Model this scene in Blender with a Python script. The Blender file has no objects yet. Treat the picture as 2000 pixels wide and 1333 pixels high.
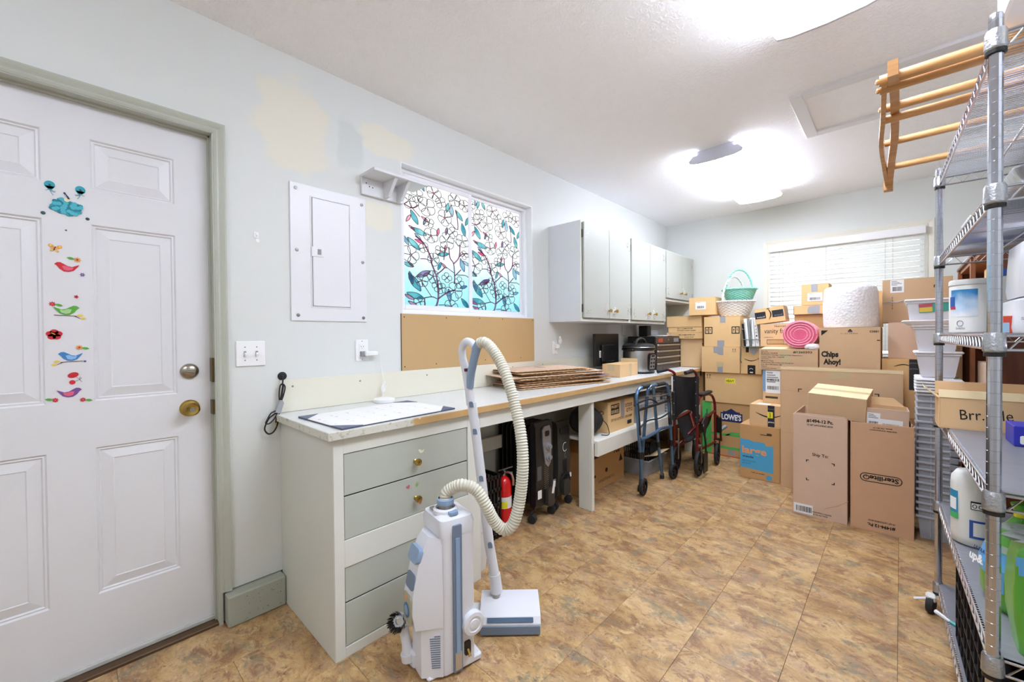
import bpy, math, random
from mathutils import Matrix, Vector
PI = math.pi
R = math.radians
SC = bpy.context.scene
COL = SC.collection

# ------------------------------------------------------------------ camera
cam_d = bpy.data.cameras.new('camera')
cam_d.sensor_fit = 'HORIZONTAL'; cam_d.sensor_width = 36.0
cam_d.lens = 36.0 * 806.91 / 2000.0
cam_d.clip_start = 0.02; cam_d.clip_end = 100
cam = bpy.data.objects.new('camera', cam_d); COL.objects.link(cam)
def look(yaw, pitch, roll):
    c, s = math.cos(yaw), math.sin(yaw)
    f = Vector((-s * math.cos(pitch), c * math.cos(pitch), math.sin(pitch)))
    r = Vector((c, s, 0)); u = r.cross(f)
    cr, sr = math.cos(roll), math.sin(roll)
    r2 = cr * r + sr * u; u2 = -sr * r + cr * u
    return Matrix((r2, u2, -f)).transposed().to_4x4()
cam.matrix_world = Matrix.Translation((2.07, 0.0, 1.2)) @ look(R(43.2312), R(-0.6636), R(-0.4774))
SC.camera = cam

# ------------------------------------------------------------------ light, sky, exposure
SC.view_settings.view_transform = 'Standard'
SC.view_settings.look = 'None'
SC.view_settings.exposure = 1.5
SC.view_settings.gamma = 1.0
SC.view_settings.use_curve_mapping = False
world = bpy.data.worlds.new('overcast_sky'); SC.world = world
world.use_nodes = True
bg = world.node_tree.nodes['Background']
bg.inputs[0].default_value = (0.93, 0.97, 1.0, 1)
bg.inputs[1].default_value = 0.95
LAMP = 11.0            # strength of the lit diffusers of the ceiling fixtures
try:
    SC.cycles.use_denoising = True
    SC.cycles.max_bounces = 12
    SC.cycles.diffuse_bounces = 8
    SC.cycles.transparent_max_bounces = 40
    SC.cycles.sample_clamp_indirect = 6.0
except Exception:
    pass

# ------------------------------------------------------------------ materials
def srgb(h):
    h = h.lstrip('#')
    out = []
    for i in (0, 2, 4):
        c = int(h[i:i + 2], 16) / 255.0
        out.append(c / 12.92 if c <= 0.04045 else ((c + 0.055) / 1.055) ** 2.4)
    return tuple(out) + (1.0,)
def mat(name, col, rough=0.6, metal=0.0, var=0.0, vscale=6.0, bump=0.0, bscale=60.0, coat=0.0, trans=0.0, emit=None, estr=0.0, spec=None, stretch=None, sub=0.0, alpha=1.0):
    """procedural surface: base colour, noise variation, noise relief"""
    m = bpy.data.materials.new(name); m.use_nodes = True
    nt = m.node_tree; n = nt.nodes; l = nt.links
    b = n['Principled BSDF']
    c = srgb(col) if isinstance(col, str) else col
    b.inputs['Base Color'].default_value = c
    b.inputs['Roughness'].default_value = rough
    b.inputs['Metallic'].default_value = metal
    if coat: b.inputs['Coat Weight'].default_value = coat
    if trans: b.inputs['Transmission Weight'].default_value = trans
    if spec is not None: b.inputs['Specular IOR Level'].default_value = spec
    if alpha < 1: b.inputs['Alpha'].default_value = alpha
    if emit:
        b.inputs['Emission Color'].default_value = srgb(emit); b.inputs['Emission Strength'].default_value = estr
    if var or bump:
        tc = n.new('ShaderNodeTexCoord'); mp = n.new('ShaderNodeMapping')
        if stretch: mp.inputs['Scale'].default_value = stretch
        l.new(tc.outputs['Object'], mp.inputs['Vector'])
    if var:
        nz = n.new('ShaderNodeTexNoise'); nz.inputs['Scale'].default_value = vscale; nz.inputs['Detail'].default_value = 5
        l.new(mp.outputs[0], nz.inputs['Vector'])
        mx = n.new('ShaderNodeMix'); mx.data_type = 'RGBA'
        mx.inputs[6].default_value = tuple(min(1, v * (1 + var)) for v in c[:3]) + (1,)
        mx.inputs[7].default_value = tuple(v * (1 - var) for v in c[:3]) + (1,)
        l.new(nz.outputs[0], mx.inputs[0]); l.new(mx.outputs[2], b.inputs['Base Color'])
    if bump:
        nb = n.new('ShaderNodeTexNoise'); nb.inputs['Scale'].default_value = bscale; nb.inputs['Detail'].default_value = 3
        l.new(mp.outputs[0], nb.inputs['Vector'])
        bp = n.new('ShaderNodeBump'); bp.inputs['Strength'].default_value = bump; bp.inputs['Distance'].default_value = 0.004
        l.new(nb.outputs[0], bp.inputs['Height']); l.new(bp.outputs[0], b.inputs['Normal'])
    return m
def ramp(nt, fac, stops):
    r = nt.nodes.new('ShaderNodeValToRGB')
    e = r.color_ramp.elements
    while len(e) < len(stops): e.new(0.5)
    for el, (p, c) in zip(e, stops): el.position = p; el.color = srgb(c) if isinstance(c, str) else c
    nt.links.new(fac, r.inputs[0]); return r.outputs[0]
def noise(nt, vec, scale, detail=5, rough=0.5, dist=0.0, w=None):
    z = nt.nodes.new('ShaderNodeTexNoise')
    z.inputs['Scale'].default_value = scale; z.inputs['Detail'].default_value = detail
    z.inputs['Roughness'].default_value = rough; z.inputs['Distortion'].default_value = dist
    nt.links.new(vec, z.inputs['Vector']); return z.outputs[0]
def mixc(nt, fac, a, b, mode='MIX'):
    x = nt.nodes.new('ShaderNodeMix'); x.data_type = 'RGBA'; x.blend_type = mode
    for sock, v in ((0, fac), (6, a), (7, b)):
        if isinstance(v, bpy.types.NodeSocket): nt.links.new(v, x.inputs[sock])
        elif sock == 0: x.inputs[0].default_value = v
        else: x.inputs[sock].default_value = srgb(v) if isinstance(v, str) else v
    return x.outputs[2]
def mth(nt, op, a, b=None):
    x = nt.nodes.new('ShaderNodeMath'); x.operation = op
    for i, v in enumerate((a, b)):
        if v is None: continue
        if isinstance(v, bpy.types.NodeSocket): nt.links.new(v, x.inputs[i])
        else: x.inputs[i].default_value = v
    return x.outputs[0]

def board_mat(name, col, rough=0.85, var=0.05):
    """corrugated board: flat brown with soft mottling and faint flute lines"""
    m = bpy.data.materials.new(name); m.use_nodes = True
    nt = m.node_tree; b = nt.nodes['Principled BSDF']; c = srgb(col)
    tc = nt.nodes.new('ShaderNodeTexCoord')
    nz = noise(nt, tc.outputs['Object'], 9.0, 6, 0.6)
    a = tuple(min(1, v * (1 + var)) for v in c[:3]) + (1,); d = tuple(v * (1 - var * 1.4) for v in c[:3]) + (1,)
    nt.links.new(mixc(nt, nz, a, d), b.inputs['Base Color'])
    b.inputs['Roughness'].default_value = rough; b.inputs['Specular IOR Level'].default_value = 0.2
    fib = noise(nt, tc.outputs['Object'], 160.0, 2)
    bp = nt.nodes.new('ShaderNodeBump'); bp.inputs['Strength'].default_value = 0.12; bp.inputs['Distance'].default_value = 0.002
    nt.links.new(fib, bp.inputs['Height']); nt.links.new(bp.outputs[0], b.inputs['Normal'])
    return m
def clear_mat(name, col, clear=0.55, rough=0.25):
    """thin translucent plastic: part see-through, part milky"""
    m = bpy.data.materials.new(name); m.use_nodes = True
    nt = m.node_tree; b = nt.nodes['Principled BSDF']
    b.inputs['Base Color'].default_value = srgb(col); b.inputs['Roughness'].default_value = rough
    b.inputs['Alpha'].default_value = 1 - clear
    return m
def film_mat(name, col, lit=None):
    """transparent coloured ink on window film: tints what shines through"""
    m = bpy.data.materials.new(name); m.use_nodes = True
    nt = m.node_tree; n = nt.nodes; b = n['Principled BSDF']; out = n['Material Output']
    t = n.new('ShaderNodeBsdfTransparent'); mx = n.new('ShaderNodeMixShader')
    b.inputs['Roughness'].default_value = 0.4
    tc = n.new('ShaderNodeTexCoord')
    c = mixc(nt, ramp(nt, noise(nt, tc.outputs['Object'], 14.0, 3), [(0.35, (0, 0, 0, 1)), (0.65, (1, 1, 1, 1))]), col, lit or col)
    nt.links.new(c, b.inputs['Base Color']); nt.links.new(c, t.inputs[0])
    mx.inputs[0].default_value = 0.8
    nt.links.new(b.outputs[0], mx.inputs[1]); nt.links.new(t.outputs[0], mx.inputs[2]); nt.links.new(mx.outputs[0], out.inputs[0])
    return m
def wood_mat(name, c1, c2, scale=3.0, axis=(1, 12, 12), rough=0.45):
    m = bpy.data.materials.new(name); m.use_nodes = True
    nt = m.node_tree; b = nt.nodes['Principled BSDF']
    tc = nt.nodes.new('ShaderNodeTexCoord'); mp = nt.nodes.new('ShaderNodeMapping'); mp.inputs['Scale'].default_value = axis
    nt.links.new(tc.outputs['Object'], mp.inputs[0])
    nz = noise(nt, mp.outputs[0], scale, 6, 0.65, 1.2)
    nt.links.new(ramp(nt, nz, [(0.3, c1), (0.7, c2)]), b.inputs['Base Color'])
    b.inputs['Roughness'].default_value = rough
    return m

# ------------------------------------------------------------------ geometry collector
def frame(o, X, Y):
    X = Vector(X).normalized(); Y = Vector(Y).normalized(); Z = X.cross(Y)
    m = Matrix((X, Y, Z)).transposed().to_4x4(); m.translation = Vector(o); return m
def FY(x, y, z): return frame((x, y, z), (1, 0, 0), (0, 0, 1))     # plane that faces -y
def FX(x, y, z): return frame((x, y, z), (0, 1, 0), (0, 0, 1))     # plane that faces +x
def FZ(x, y, z): return frame((x, y, z), (1, 0, 0), (0, 1, 0))
class G:
    def __init__(s): s.v = []; s.f = []
    def add(s, vs, fs, M=None):
        k = len(s.v)
        s.v += [tuple(M @ Vector(p)) for p in vs] if M is not None else [tuple(p) for p in vs]
        s.f += [tuple(i + k for i in f) for f in fs]; return s
    def box(s, a, b, bev=0.0, M=None):
        x0, y0, z0 = (min(a[i], b[i]) for i in range(3)); x1, y1, z1 = (max(a[i], b[i]) for i in range(3))
        if bev <= 0:
            vs = [(x, y, z) for x in (x0, x1) for y in (y0, y1) for z in (z0, z1)]
            return s.add(vs, [(0, 1, 3, 2), (4, 6, 7, 5), (0, 4, 5, 1), (2, 3, 7, 6), (0, 2, 6, 4), (1, 5, 7, 3)], M)
        bev = min(bev, 0.49 * min(x1 - x0, y1 - y0, z1 - z0)); X = (x0, x1); Y = (y0, y1); Z = (z0, z1); vs = []; I = {}
        for i in (0, 1):
            for j in (0, 1):
                for k in (0, 1):
                    p = (X[i], Y[j], Z[k]); d = (bev if i == 0 else -bev, bev if j == 0 else -bev, bev if k == 0 else -bev)
                    for ax in range(3):
                        q = [p[t] + (0 if t == ax else d[t]) for t in range(3)]
                        I[i, j, k, ax] = len(vs); vs.append(q)
        fs = []
        for ax in range(3):
            o1, o2 = (ax + 1) % 3, (ax + 2) % 3
            for sd in (0, 1):
                loop = []
                for u, w in ((0, 0), (1, 0), (1, 1), (0, 1)):
                    key = [0, 0, 0]; key[ax] = sd; key[o1] = u; key[o2] = w; loop.append(I[tuple(key) + (ax,)])
                fs.append(tuple(loop if sd else loop[::-1]))
            for u in (0, 1):
                for w in (0, 1):
                    k0 = [0, 0, 0]; k1 = [0, 0, 0]; k0[ax] = 0; k1[ax] = 1; k0[o1] = k1[o1] = u; k0[o2] = k1[o2] = w
                    q = (I[tuple(k0) + (o1,)], I[tuple(k1) + (o1,)], I[tuple(k1) + (o2,)], I[tuple(k0) + (o2,)])
                    fs.append(q if (u == w) else q[::-1])
        for i in (0, 1):
            for j in (0, 1):
                for k in (0, 1):
                    t = (I[i, j, k, 0], I[i, j, k, 1], I[i, j, k, 2]); fs.append(t if (i + j + k) % 2 else t[::-1])
        return s.add(vs, fs, M)
    def tube(s, pts, r, n=8, closed=False, caps=True, M=None):
        P = [Vector(p) for p in pts]; m = len(P); rs = r if isinstance(r, (list, tuple)) else [r] * m
        T = []
        for i in range(m):
            a = P[(i - 1) % m] if (closed or i > 0) else P[i]; b = P[(i + 1) % m] if (closed or i < m - 1) else P[i]
            T.append((b - a).normalized())
        up = Vector((0, 0, 1)) if abs(T[0].z) < 0.9 else Vector((1, 0, 0))
        N = (up - T[0] * up.dot(T[0])).normalized(); vs = []
        for i in range(m):
            N = (N - T[i] * N.dot(T[i])).normalized(); B = T[i].cross(N)
            for k in range(n):
                a = 2 * PI * k / n; vs.append(P[i] + (N * math.cos(a) + B * math.sin(a)) * rs[i])
        fs = []
        for i in range(m if closed else m - 1):
            j = (i + 1) % m
            for k in range(n): fs.append((i * n + k, i * n + (k + 1) % n, j * n + (k + 1) % n, j * n + k))
        if caps and not closed: fs += [tuple(range(n))[::-1], tuple((m - 1) * n + k for k in range(n))]
        return s.add(vs, fs, M)
    def cyl(s, p0, p1, r0, r1=None, n=16, M=None): return s.tube([p0, p1], [r0, r0 if r1 is None else r1], n, M=M)
    def lathe(s, prof, n=24, M=None, sx=1.0, sy=1.0, close=True):
        vs = []; m = len(prof)
        for r, z in prof:
            for k in range(n): a = 2 * PI * k / n; vs.append((r * math.cos(a) * sx, r * math.sin(a) * sy, z))
        fs = [(i * n + k, i * n + (k + 1) % n, (i + 1) * n + (k + 1) % n, (i + 1) * n + k) for i in range(m - 1) for k in range(n)]
        if close:
            if prof[0][0] > 1e-6: fs.append(tuple(range(n))[::-1])
            if prof[-1][0] > 1e-6: fs.append(tuple((m - 1) * n + k for k in range(n)))
        return s.add(vs, fs, M)
    def prism(s, poly, h0, h1, M=None):
        n = len(poly); vs = [(x, y, h0) for x, y in poly] + [(x, y, h1) for x, y in poly]
        fs = [tuple(range(n))[::-1], tuple(range(n, 2 * n))] + [(i, (i + 1) % n, n + (i + 1) % n, n + i) for i in range(n)]
        return s.add(vs, fs, M)
    def flat(s, poly, M=None, h=0.0): return s.add([(x, y, h) for x, y in poly], [tuple(range(len(poly)))], M)
    def rect(s, x0, y0, x1, y1, M=None, h=0.0): return s.flat([(x0, y0), (x1, y0), (x1, y1), (x0, y1)], M, h)
    def ribbon(s, pts, w, M=None, h=0.0):
        P = [Vector(p) for p in pts]; L = []; Rr = []
        ws = w if isinstance(w, (list, tuple)) else [w] * len(P)
        for i, p in enumerate(P):
            t = (P[min(i + 1, len(P) - 1)] - P[max(i - 1, 0)]).normalized(); nn = Vector((-t.y, t.x)) * ws[i] / 2
            L.append(p + nn); Rr.append(p - nn)
        for i in range(len(P) - 1): s.flat([tuple(Rr[i]), tuple(Rr[i + 1]), tuple(L[i + 1]), tuple(L[i])], M, h)
        return s
    def ball(s, c, r, n=12, M=None):
        r = r if isinstance(r, (list, tuple)) else (r, r, r); h = n // 2
        prof = [(max(math.sin(PI * i / h), 1e-4), -math.cos(PI * i / h)) for i in range(h + 1)]
        T = Matrix.Translation(c) @ Matrix.Diagonal((r[0], r[1], r[2], 1))
        return s.lathe(prof, n, (M @ T) if M is not None else T, close=False)
    def grid(s, fn, nu, nv):
        vs = [fn(i / nu, j / nv) for i in range(nu + 1) for j in range(nv + 1)]
        fs = [(i * (nv + 1) + j, (i + 1) * (nv + 1) + j, (i + 1) * (nv + 1) + j + 1, i * (nv + 1) + j + 1) for i in range(nu) for j in range(nv)]
        return s.add(vs, fs)
def smooth_pts(pts, n=6, closed=False):
    P = [Vector(p) for p in pts]; m = len(P); out = []
    for i in range(m if closed else m - 1):
        if closed: a, b, c, d = P[(i - 1) % m], P[i], P[(i + 1) % m], P[(i + 2) % m]
        else: a, b, c, d = P[max(i - 1, 0)], P[i], P[i + 1], P[min(i + 2, m - 1)]
        for k in range(n):
            t = k / n
            out.append(0.5 * ((2 * b) + (c - a) * t + (2 * a - 5 * b + 4 * c - d) * t * t + (3 * b - a - 3 * c + d) * t ** 3))
    if not closed: out.append(P[-1])
    return out
def circle(r, n=16, cx=0, cy=0, ry=None): return [(cx + r * math.cos(2 * PI * k / n), cy + (ry or r) * math.sin(2 * PI * k / n)) for k in range(n)]
def rrect(x0, y0, x1, y1, r, n=4):
    out = []
    for cx, cy, a in ((x1 - r, y1 - r, 0), (x0 + r, y1 - r, 90), (x0 + r, y0 + r, 180), (x1 - r, y0 + r, 270)):
        for k in range(n + 1): t = R(a + 90 * k / n); out.append((cx + r * math.cos(t), cy + r * math.sin(t)))
    return out

# ------------------------------------------------------------------ objects
ROOTM = {}
def mesh_of(g, name, m, smooth=35):
    me = bpy.data.meshes.new(name); me.from_pydata(g.v, [], g.f); me.update()
    if smooth:
        me.polygons.foreach_set('use_smooth', [True] * len(me.polygons))
        try: me.set_sharp_from_angle(angle=R(smooth))
        except Exception: pass
    if m is not None: me.materials.append(m)
    return me
def thing(name, label, cat, loc=(0, 0, 0), group=None, rot=(0, 0, 0)):
    o = bpy.data.objects.new(name, None); COL.objects.link(o); o.empty_display_size = 0.05
    o.location = loc; o.rotation_euler = rot
    o['label'] = label; o['category'] = cat
    if group: o['group'] = group
    ROOTM[o.name] = Matrix.LocRotScale(Vector(loc), __import__('mathutils').Euler(rot), None)
    return o
def struct(name, loc=(0, 0, 0)):
    o = bpy.data.objects.new(name, None); COL.objects.link(o); o.location = loc; o['kind'] = 'structure'; o.empty_display_size = 0.05
    ROOTM[o.name] = Matrix.Translation(loc); return o
def part(g, name, m, root=None, smooth=35, kind=None, label=None, local=False):
    """one mesh object; geometry is given in room coordinates (or the root's own when local)"""
    me = mesh_of(g, name, m, smooth)
    o = bpy.data.objects.new(name, me); COL.objects.link(o)
    if root is not None:
        o.parent = root
        if not local: me.transform(ROOTM[root.name].inverted())
        ROOTM[o.name] = ROOTM[root.name].copy()
    else: ROOTM[o.name] = Matrix.Identity(4)
    if kind: o['kind'] = kind
    if label: o['label'] = label
    return o
def solo(g, name, m, label, cat, group=None, smooth=35, kind=None):
    """a thing that is one mesh; its origin goes to the middle of its base"""
    xs = [p[0] for p in g.v]; ys = [p[1] for p in g.v]; zs = [p[2] for p in g.v]
    c = Vector(((min(xs) + max(xs)) / 2, (min(ys) + max(ys)) / 2, min(zs)))
    me = mesh_of(g, name, m, smooth); me.transform(Matrix.Translation(-c))
    o = bpy.data.objects.new(name, me); COL.objects.link(o); o.location = c
    ROOTM[o.name] = Matrix.Translation(c)
    o['label'] = label; o['category'] = cat
    if group: o['group'] = group
    if kind: o['kind'] = kind
    return o
def copy_tree(o, parent=None):
    c = o.copy(); COL.objects.link(c); c.parent = parent
    for ch in list(o.children): copy_tree(ch, c)
    return c
def move_root(o, loc, label=None):
    o.location = loc
    if label: o['label'] = label
TEXTS = []
def text(root, s, M, w, h, m, name='lettering', align=0, bold=0.0):
    """flat lettering fitted to w x h (h None keeps its proportions); M is the plane, align 0 left, 1 centre; set at the end in one go"""
    TEXTS.append((root, s, M, w, h, m, name, align, bold))
def set_texts():
    tmp = []
    for t in TEXTS:
        cu = bpy.data.curves.new('t', 'FONT'); cu.body = t[1]; cu.size = 1.0; cu.offset = t[8]; cu.resolution_u = 2
        o = bpy.data.objects.new('t', cu); COL.objects.link(o); tmp.append(o)
    dg = bpy.context.evaluated_depsgraph_get(); dg.update()
    for o, (root, s, M, w, h, m, name, align, bold) in zip(tmp, TEXTS):
        me = bpy.data.meshes.new_from_object(o.evaluated_get(dg))
        xs = [v.co.x for v in me.vertices]; ys = [v.co.y for v in me.vertices]
        if xs:
            bw, bh = max(xs) - min(xs), max(ys) - min(ys)
            sx = w / bw; sy = (h / bh) if h else sx
            ox = min(xs) + (bw / 2 if align == 1 else 0)
            me.transform(M @ Matrix.Diagonal((sx, sy, 1, 1)) @ Matrix.Translation((-ox, -min(ys), 0)))
            me.transform(ROOTM[root.name].inverted())
            me.name = name; me.materials.clear(); me.materials.append(m)
            q = bpy.data.objects.new(name, me); COL.objects.link(q); q.parent = root
        cu = o.data; bpy.data.objects.remove(o); bpy.data.curves.remove(cu)

# ------------------------------------------------------------------ palette
M_ = {}
M_['ink'] = mat('black_ink', '#1d1a18', 0.8)
M_['inkbrown'] = mat('faded_ink', '#4a3a2c', 0.85)
M_['white'] = mat('white_plastic', '#ececec', 0.35, spec=0.4)
M_['paper'] = mat('white_paper', '#eeeeec', 0.7)
M_['steel'] = mat('brushed_steel', '#b9b9b8', 0.32, 1.0, var=0.08, vscale=30)
M_['chrome'] = mat('chrome_wire', '#c9cbd2', 0.22, 1.0)
M_['brass'] = mat('polished_brass', '#b99a52', 0.22, 1.0)
M_['black'] = mat('black_plastic', '#151516', 0.4)
M_['rubber'] = mat('black_rubber', '#202022', 0.7)
M_['grey'] = mat('grey_plastic', '#8d8f92', 0.5)
M_['dark'] = mat('dark_gap', '#0d0c0b', 0.9)
M_['sage'] = mat('sage_paint', '#bfc4b8', 0.45, var=0.03, vscale=5)
M_['cabwhite'] = mat('cabinet_paint', '#dcddd4', 0.5, var=0.03, vscale=4)
M_['screw'] = mat('screw_metal', '#8a8a86', 0.4, 0.9)
M_['kraft'] = board_mat('kraft_board', '#dab68a')
M_['kraft2'] = board_mat('golden_board', '#dfba86')
M_['kraft3'] = board_mat('pinkish_board', '#d2b6a0')
M_['kraft4'] = board_mat('tan_board', '#cfae8a')
M_['kraftd'] = board_mat('brown_board', '#c49c6b')
M_['kraftin'] = board_mat('pale_board_edge', '#e2cda4')
M_['tape'] = mat('clear_parcel_tape', '#c9b48c', 0.25, spec=0.5)
M_['gtape'] = mat('grey_duct_tape', '#a5a7ab', 0.4, 0.3)
M_['sticker'] = mat('paper_label', '#eeeff0', 0.5)
M_['yellow'] = mat('yellow_label', '#f2e83a', 0.5)
# ================================================================== the room
XW, YB, YF, ZC = 2.76, 4.975, -2.40, 2.515        # right wall, back wall, wall behind the camera, ceiling
def geo_pos(nt): return nt.nodes.new('ShaderNodeNewGeometry').outputs['Position']
def wall_paint(name, base, patches=False):
    m = bpy.data.materials.new(name); m.use_nodes = True
    nt = m.node_tree; b = nt.nodes['Principled BSDF']; pos = geo_pos(nt)
    col = mixc(nt, noise(nt, pos, 1.4, 3), base, '#d9dbd7')
    if patches:
        # cream filler patches brushed on the wall above the door and the breaker panel
        for (cy, cz, ry, rz, colr) in ((0.72, 2.18, 0.17, 0.24, '#e0dccd'), (1.18, 2.27, 0.22, 0.09, '#e0ddce'), (1.00, 2.20, 0.08, 0.14, '#cdd1ce'), (1.12, 1.86, 0.15, 0.08, '#dfdccd')):
            sx = nt.nodes.new('ShaderNodeSeparateXYZ'); nt.links.new(pos, sx.inputs[0])
            dy = mth(nt, 'DIVIDE', mth(nt, 'SUBTRACT', sx.outputs[1], cy), ry); dz = mth(nt, 'DIVIDE', mth(nt, 'SUBTRACT', sx.outputs[2], cz), rz)
            d = mth(nt, 'POWER', mth(nt, 'ADD', mth(nt, 'POWER', mth(nt, 'ABSOLUTE', dy), 3), mth(nt, 'POWER', mth(nt, 'ABSOLUTE', dz), 3)), 0.33)
            d = mth(nt, 'ADD', d, mth(nt, 'MULTIPLY', mth(nt, 'SUBTRACT', noise(nt, pos, 9.0, 4), 0.5), 1.1))
            col = mixc(nt, ramp(nt, d, [(0.75, (1, 1, 1, 1)), (1.0, (0, 0, 0, 1))]), col, colr)
    nt.links.new(col, b.inputs['Base Color']); b.inputs['Roughness'].default_value = 0.55; b.inputs['Specular IOR Level'].default_value = 0.3
    bp = nt.nodes.new('ShaderNodeBump'); bp.inputs['Strength'].default_value = 0.10; bp.inputs['Distance'].default_value = 0.003
    nt.links.new(noise(nt, pos, 55.0, 3), bp.inputs['Height']); nt.links.new(bp.outputs[0], b.inputs['Normal'])
    return m
W_left = wall_paint('wall_paint_patched', '#d4d7d4', True)
W_wall = wall_paint('wall_paint', '#d4d7d2')
W_ceil = bpy.data.materials.new('ceiling_knockdown'); W_ceil.use_nodes = True
def _ceil():
    nt = W_ceil.node_tree; b = nt.nodes['Principled BSDF']; pos = geo_pos(nt)
    b.inputs['Base Color'].default_value = srgb('#fafafb'); b.inputs['Roughness'].default_value = 0.8
    n1 = noise(nt, pos, 34.0, 4, 0.6, 1.5); n2 = noise(nt, pos, 90.0, 2)
    hh = mth(nt, 'ADD', ramp(nt, n1, [(0.48, (0, 0, 0, 1)), (0.58, (1, 1, 1, 1))]), mth(nt, 'MULTIPLY', n2, 0.4))
    bp = nt.nodes.new('ShaderNodeBump'); bp.inputs['Strength'].default_value = 0.5; bp.inputs['Distance'].default_value = 0.005
    nt.links.new(hh, bp.inputs['Height']); nt.links.new(bp.outputs[0], b.inputs['Normal'])
_ceil()

# floor: a dark bed and vinyl tiles laid on it, each tile a piece of its own
floor = part(G().box((-0.15, YF, -0.12), (XW, YB, -0.004)), 'floor', M_['dark'], kind='structure')
W_tile = bpy.data.materials.new('slate_pattern_vinyl'); W_tile.use_nodes = True
def _tile():
    nt = W_tile.node_tree; n = nt.nodes; b = n['Principled BSDF']
    pos = geo_pos(nt); oi = n.new('ShaderNodeObjectInfo')
    off = n.new('ShaderNodeVectorMath'); off.operation = 'SCALE'; off.inputs[3].default_value = 7.0
    cmb = n.new('ShaderNodeCombineXYZ'); nt.links.new(oi.outputs['Random'], cmb.inputs[0]); nt.links.new(oi.outputs['Random'], cmb.inputs[1]); nt.links.new(cmb.outputs[0], off.inputs[0])
    ad = n.new('ShaderNodeVectorMath'); ad.operation = 'ADD'; nt.links.new(pos, ad.inputs[0]); nt.links.new(off.outputs[0], ad.inputs[1])
    mp = n.new('ShaderNodeMapping'); mp.inputs['Rotation'].default_value = (0, 0, R(35)); mp.inputs['Scale'].default_value = (1.5, 2.3, 1.0); nt.links.new(ad.outputs[0], mp.inputs[0])
    v = mp.outputs[0]
    big = noise(nt, v, 2.8, 10, 0.72, 0.5); mid = noise(nt, v, 6.0, 10, 0.76, 0.7); fine = noise(nt, v, 20.0, 8, 0.78, 0.8); grn = noise(nt, v, 4.2, 10, 0.78, 0.6); lite = noise(nt, v, 9.0, 10, 0.78, 0.9); mau = noise(nt, v, 3.1, 9, 0.74, 0.5)
    c = ramp(nt, big, [(0.36, '#8e6a45'), (0.46, '#b18d5d'), (0.55, '#c3a06f'), (0.66, '#d0af80')])
    c = mixc(nt, ramp(nt, mau, [(0.50, (0, 0, 0, 1)), (0.62, (0.7, 0.7, 0.7, 1))]), c, '#a88a72')
    c = mixc(nt, ramp(nt, mid, [(0.51, (0, 0, 0, 1)), (0.60, (0.85, 0.85, 0.85, 1))]), c, '#8a6144')
    c = mixc(nt, ramp(nt, grn, [(0.53, (0, 0, 0, 1)), (0.62, (0.8, 0.8, 0.8, 1))]), c, '#7f7a66')
    c = mixc(nt, ramp(nt, lite, [(0.55, (0, 0, 0, 1)), (0.64, (0.7, 0.7, 0.7, 1))]), c, '#d6ba8c')
    c = mixc(nt, ramp(nt, fine, [(0.34, (0.9, 0.9, 0.9, 1)), (0.44, (0, 0, 0, 1))]), c, '#664630')
    c = mixc(nt, ramp(nt, noise(nt, v, 34.0, 8, 0.78, 1.0), [(0.34, (0.7, 0.7, 0.7, 1)), (0.42, (0, 0, 0, 1))]), c, '#625c4a')
    nt.links.new(c, b.inputs['Base Color']); b.inputs['Roughness'].default_value = 0.42; b.inputs['Specular IOR Level'].default_value = 0.45
    bp = n.new('ShaderNodeBump'); bp.inputs['Strength'].default_value = 0.25; bp.inputs['Distance'].default_value = 0.003
    nt.links.new(mid, bp.inputs['Height']); nt.links.new(bp.outputs[0], b.inputs['Normal'])
_tile()
tile_mesh = {}
rt = random.Random(4)
cx0 = 1.465 - 0.3 * 5
for i in range(0, 10):
    xa = cx0 + 0.3 * i; xb = xa + 0.3
    ya = 1.893 - 0.6 * 8 + (0.3 if i % 2 else 0.0)
    xa_, xb_ = max(xa, -0.14), min(xb, XW)
    while ya < YB:
        y0, y1 = max(ya, YF), min(ya + 0.6, YB)
        if y1 - y0 > 0.02 and xb_ - xa_ > 0.02:
            key = (round(xb_ - xa_, 3), round(y1 - y0, 3))
            if key not in tile_mesh:
                tile_mesh[key] = mesh_of(G().box((-key[0] / 2 + 0.0004, -key[1] / 2 + 0.0004, -0.0035), (key[0] / 2 - 0.0004, key[1] / 2 - 0.0004, 0), 0.0008), 'tile', W_tile)
            t = bpy.data.objects.new('tile', tile_mesh[key]); COL.objects.link(t); t.parent = floor
            t.location = ((xa_ + xb_) / 2, (y0 + y1) / 2, rt.uniform(-0.0004, 0.0))
        ya += 0.6
    
part(G().box((-0.15, YF, ZC), (XW + 0.12, YB + 0.12, ZC + 0.1)), 'ceiling', W_ceil, kind='structure')
# left wall with the openings of the door and the window
D0, D1, DZ = -0.425, 0.405, 2.05                  # door opening
A0, A1, AZ0, AZ1 = 1.292, 2.437, 1.338, 2.195     # window opening
wl = G()
for a, b in (((-0.12, YF, 0), (0, D0, ZC)), ((-0.12, D0, DZ), (0, D1, ZC)), ((-0.12, D1, 0.135), (0, A0, ZC)), ((-0.12, A0, 0), (0, A1, AZ0)), ((-0.12, A0, AZ1), (0, A1, ZC)), ((-0.12, A1, 0), (0, YB + 0.1, ZC)), ((-0.12, D1, 0), (-0.02, A0, 0.135))):
    wl.box(a, b)
part(wl, 'wall_left', W_left, kind='structure')
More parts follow.
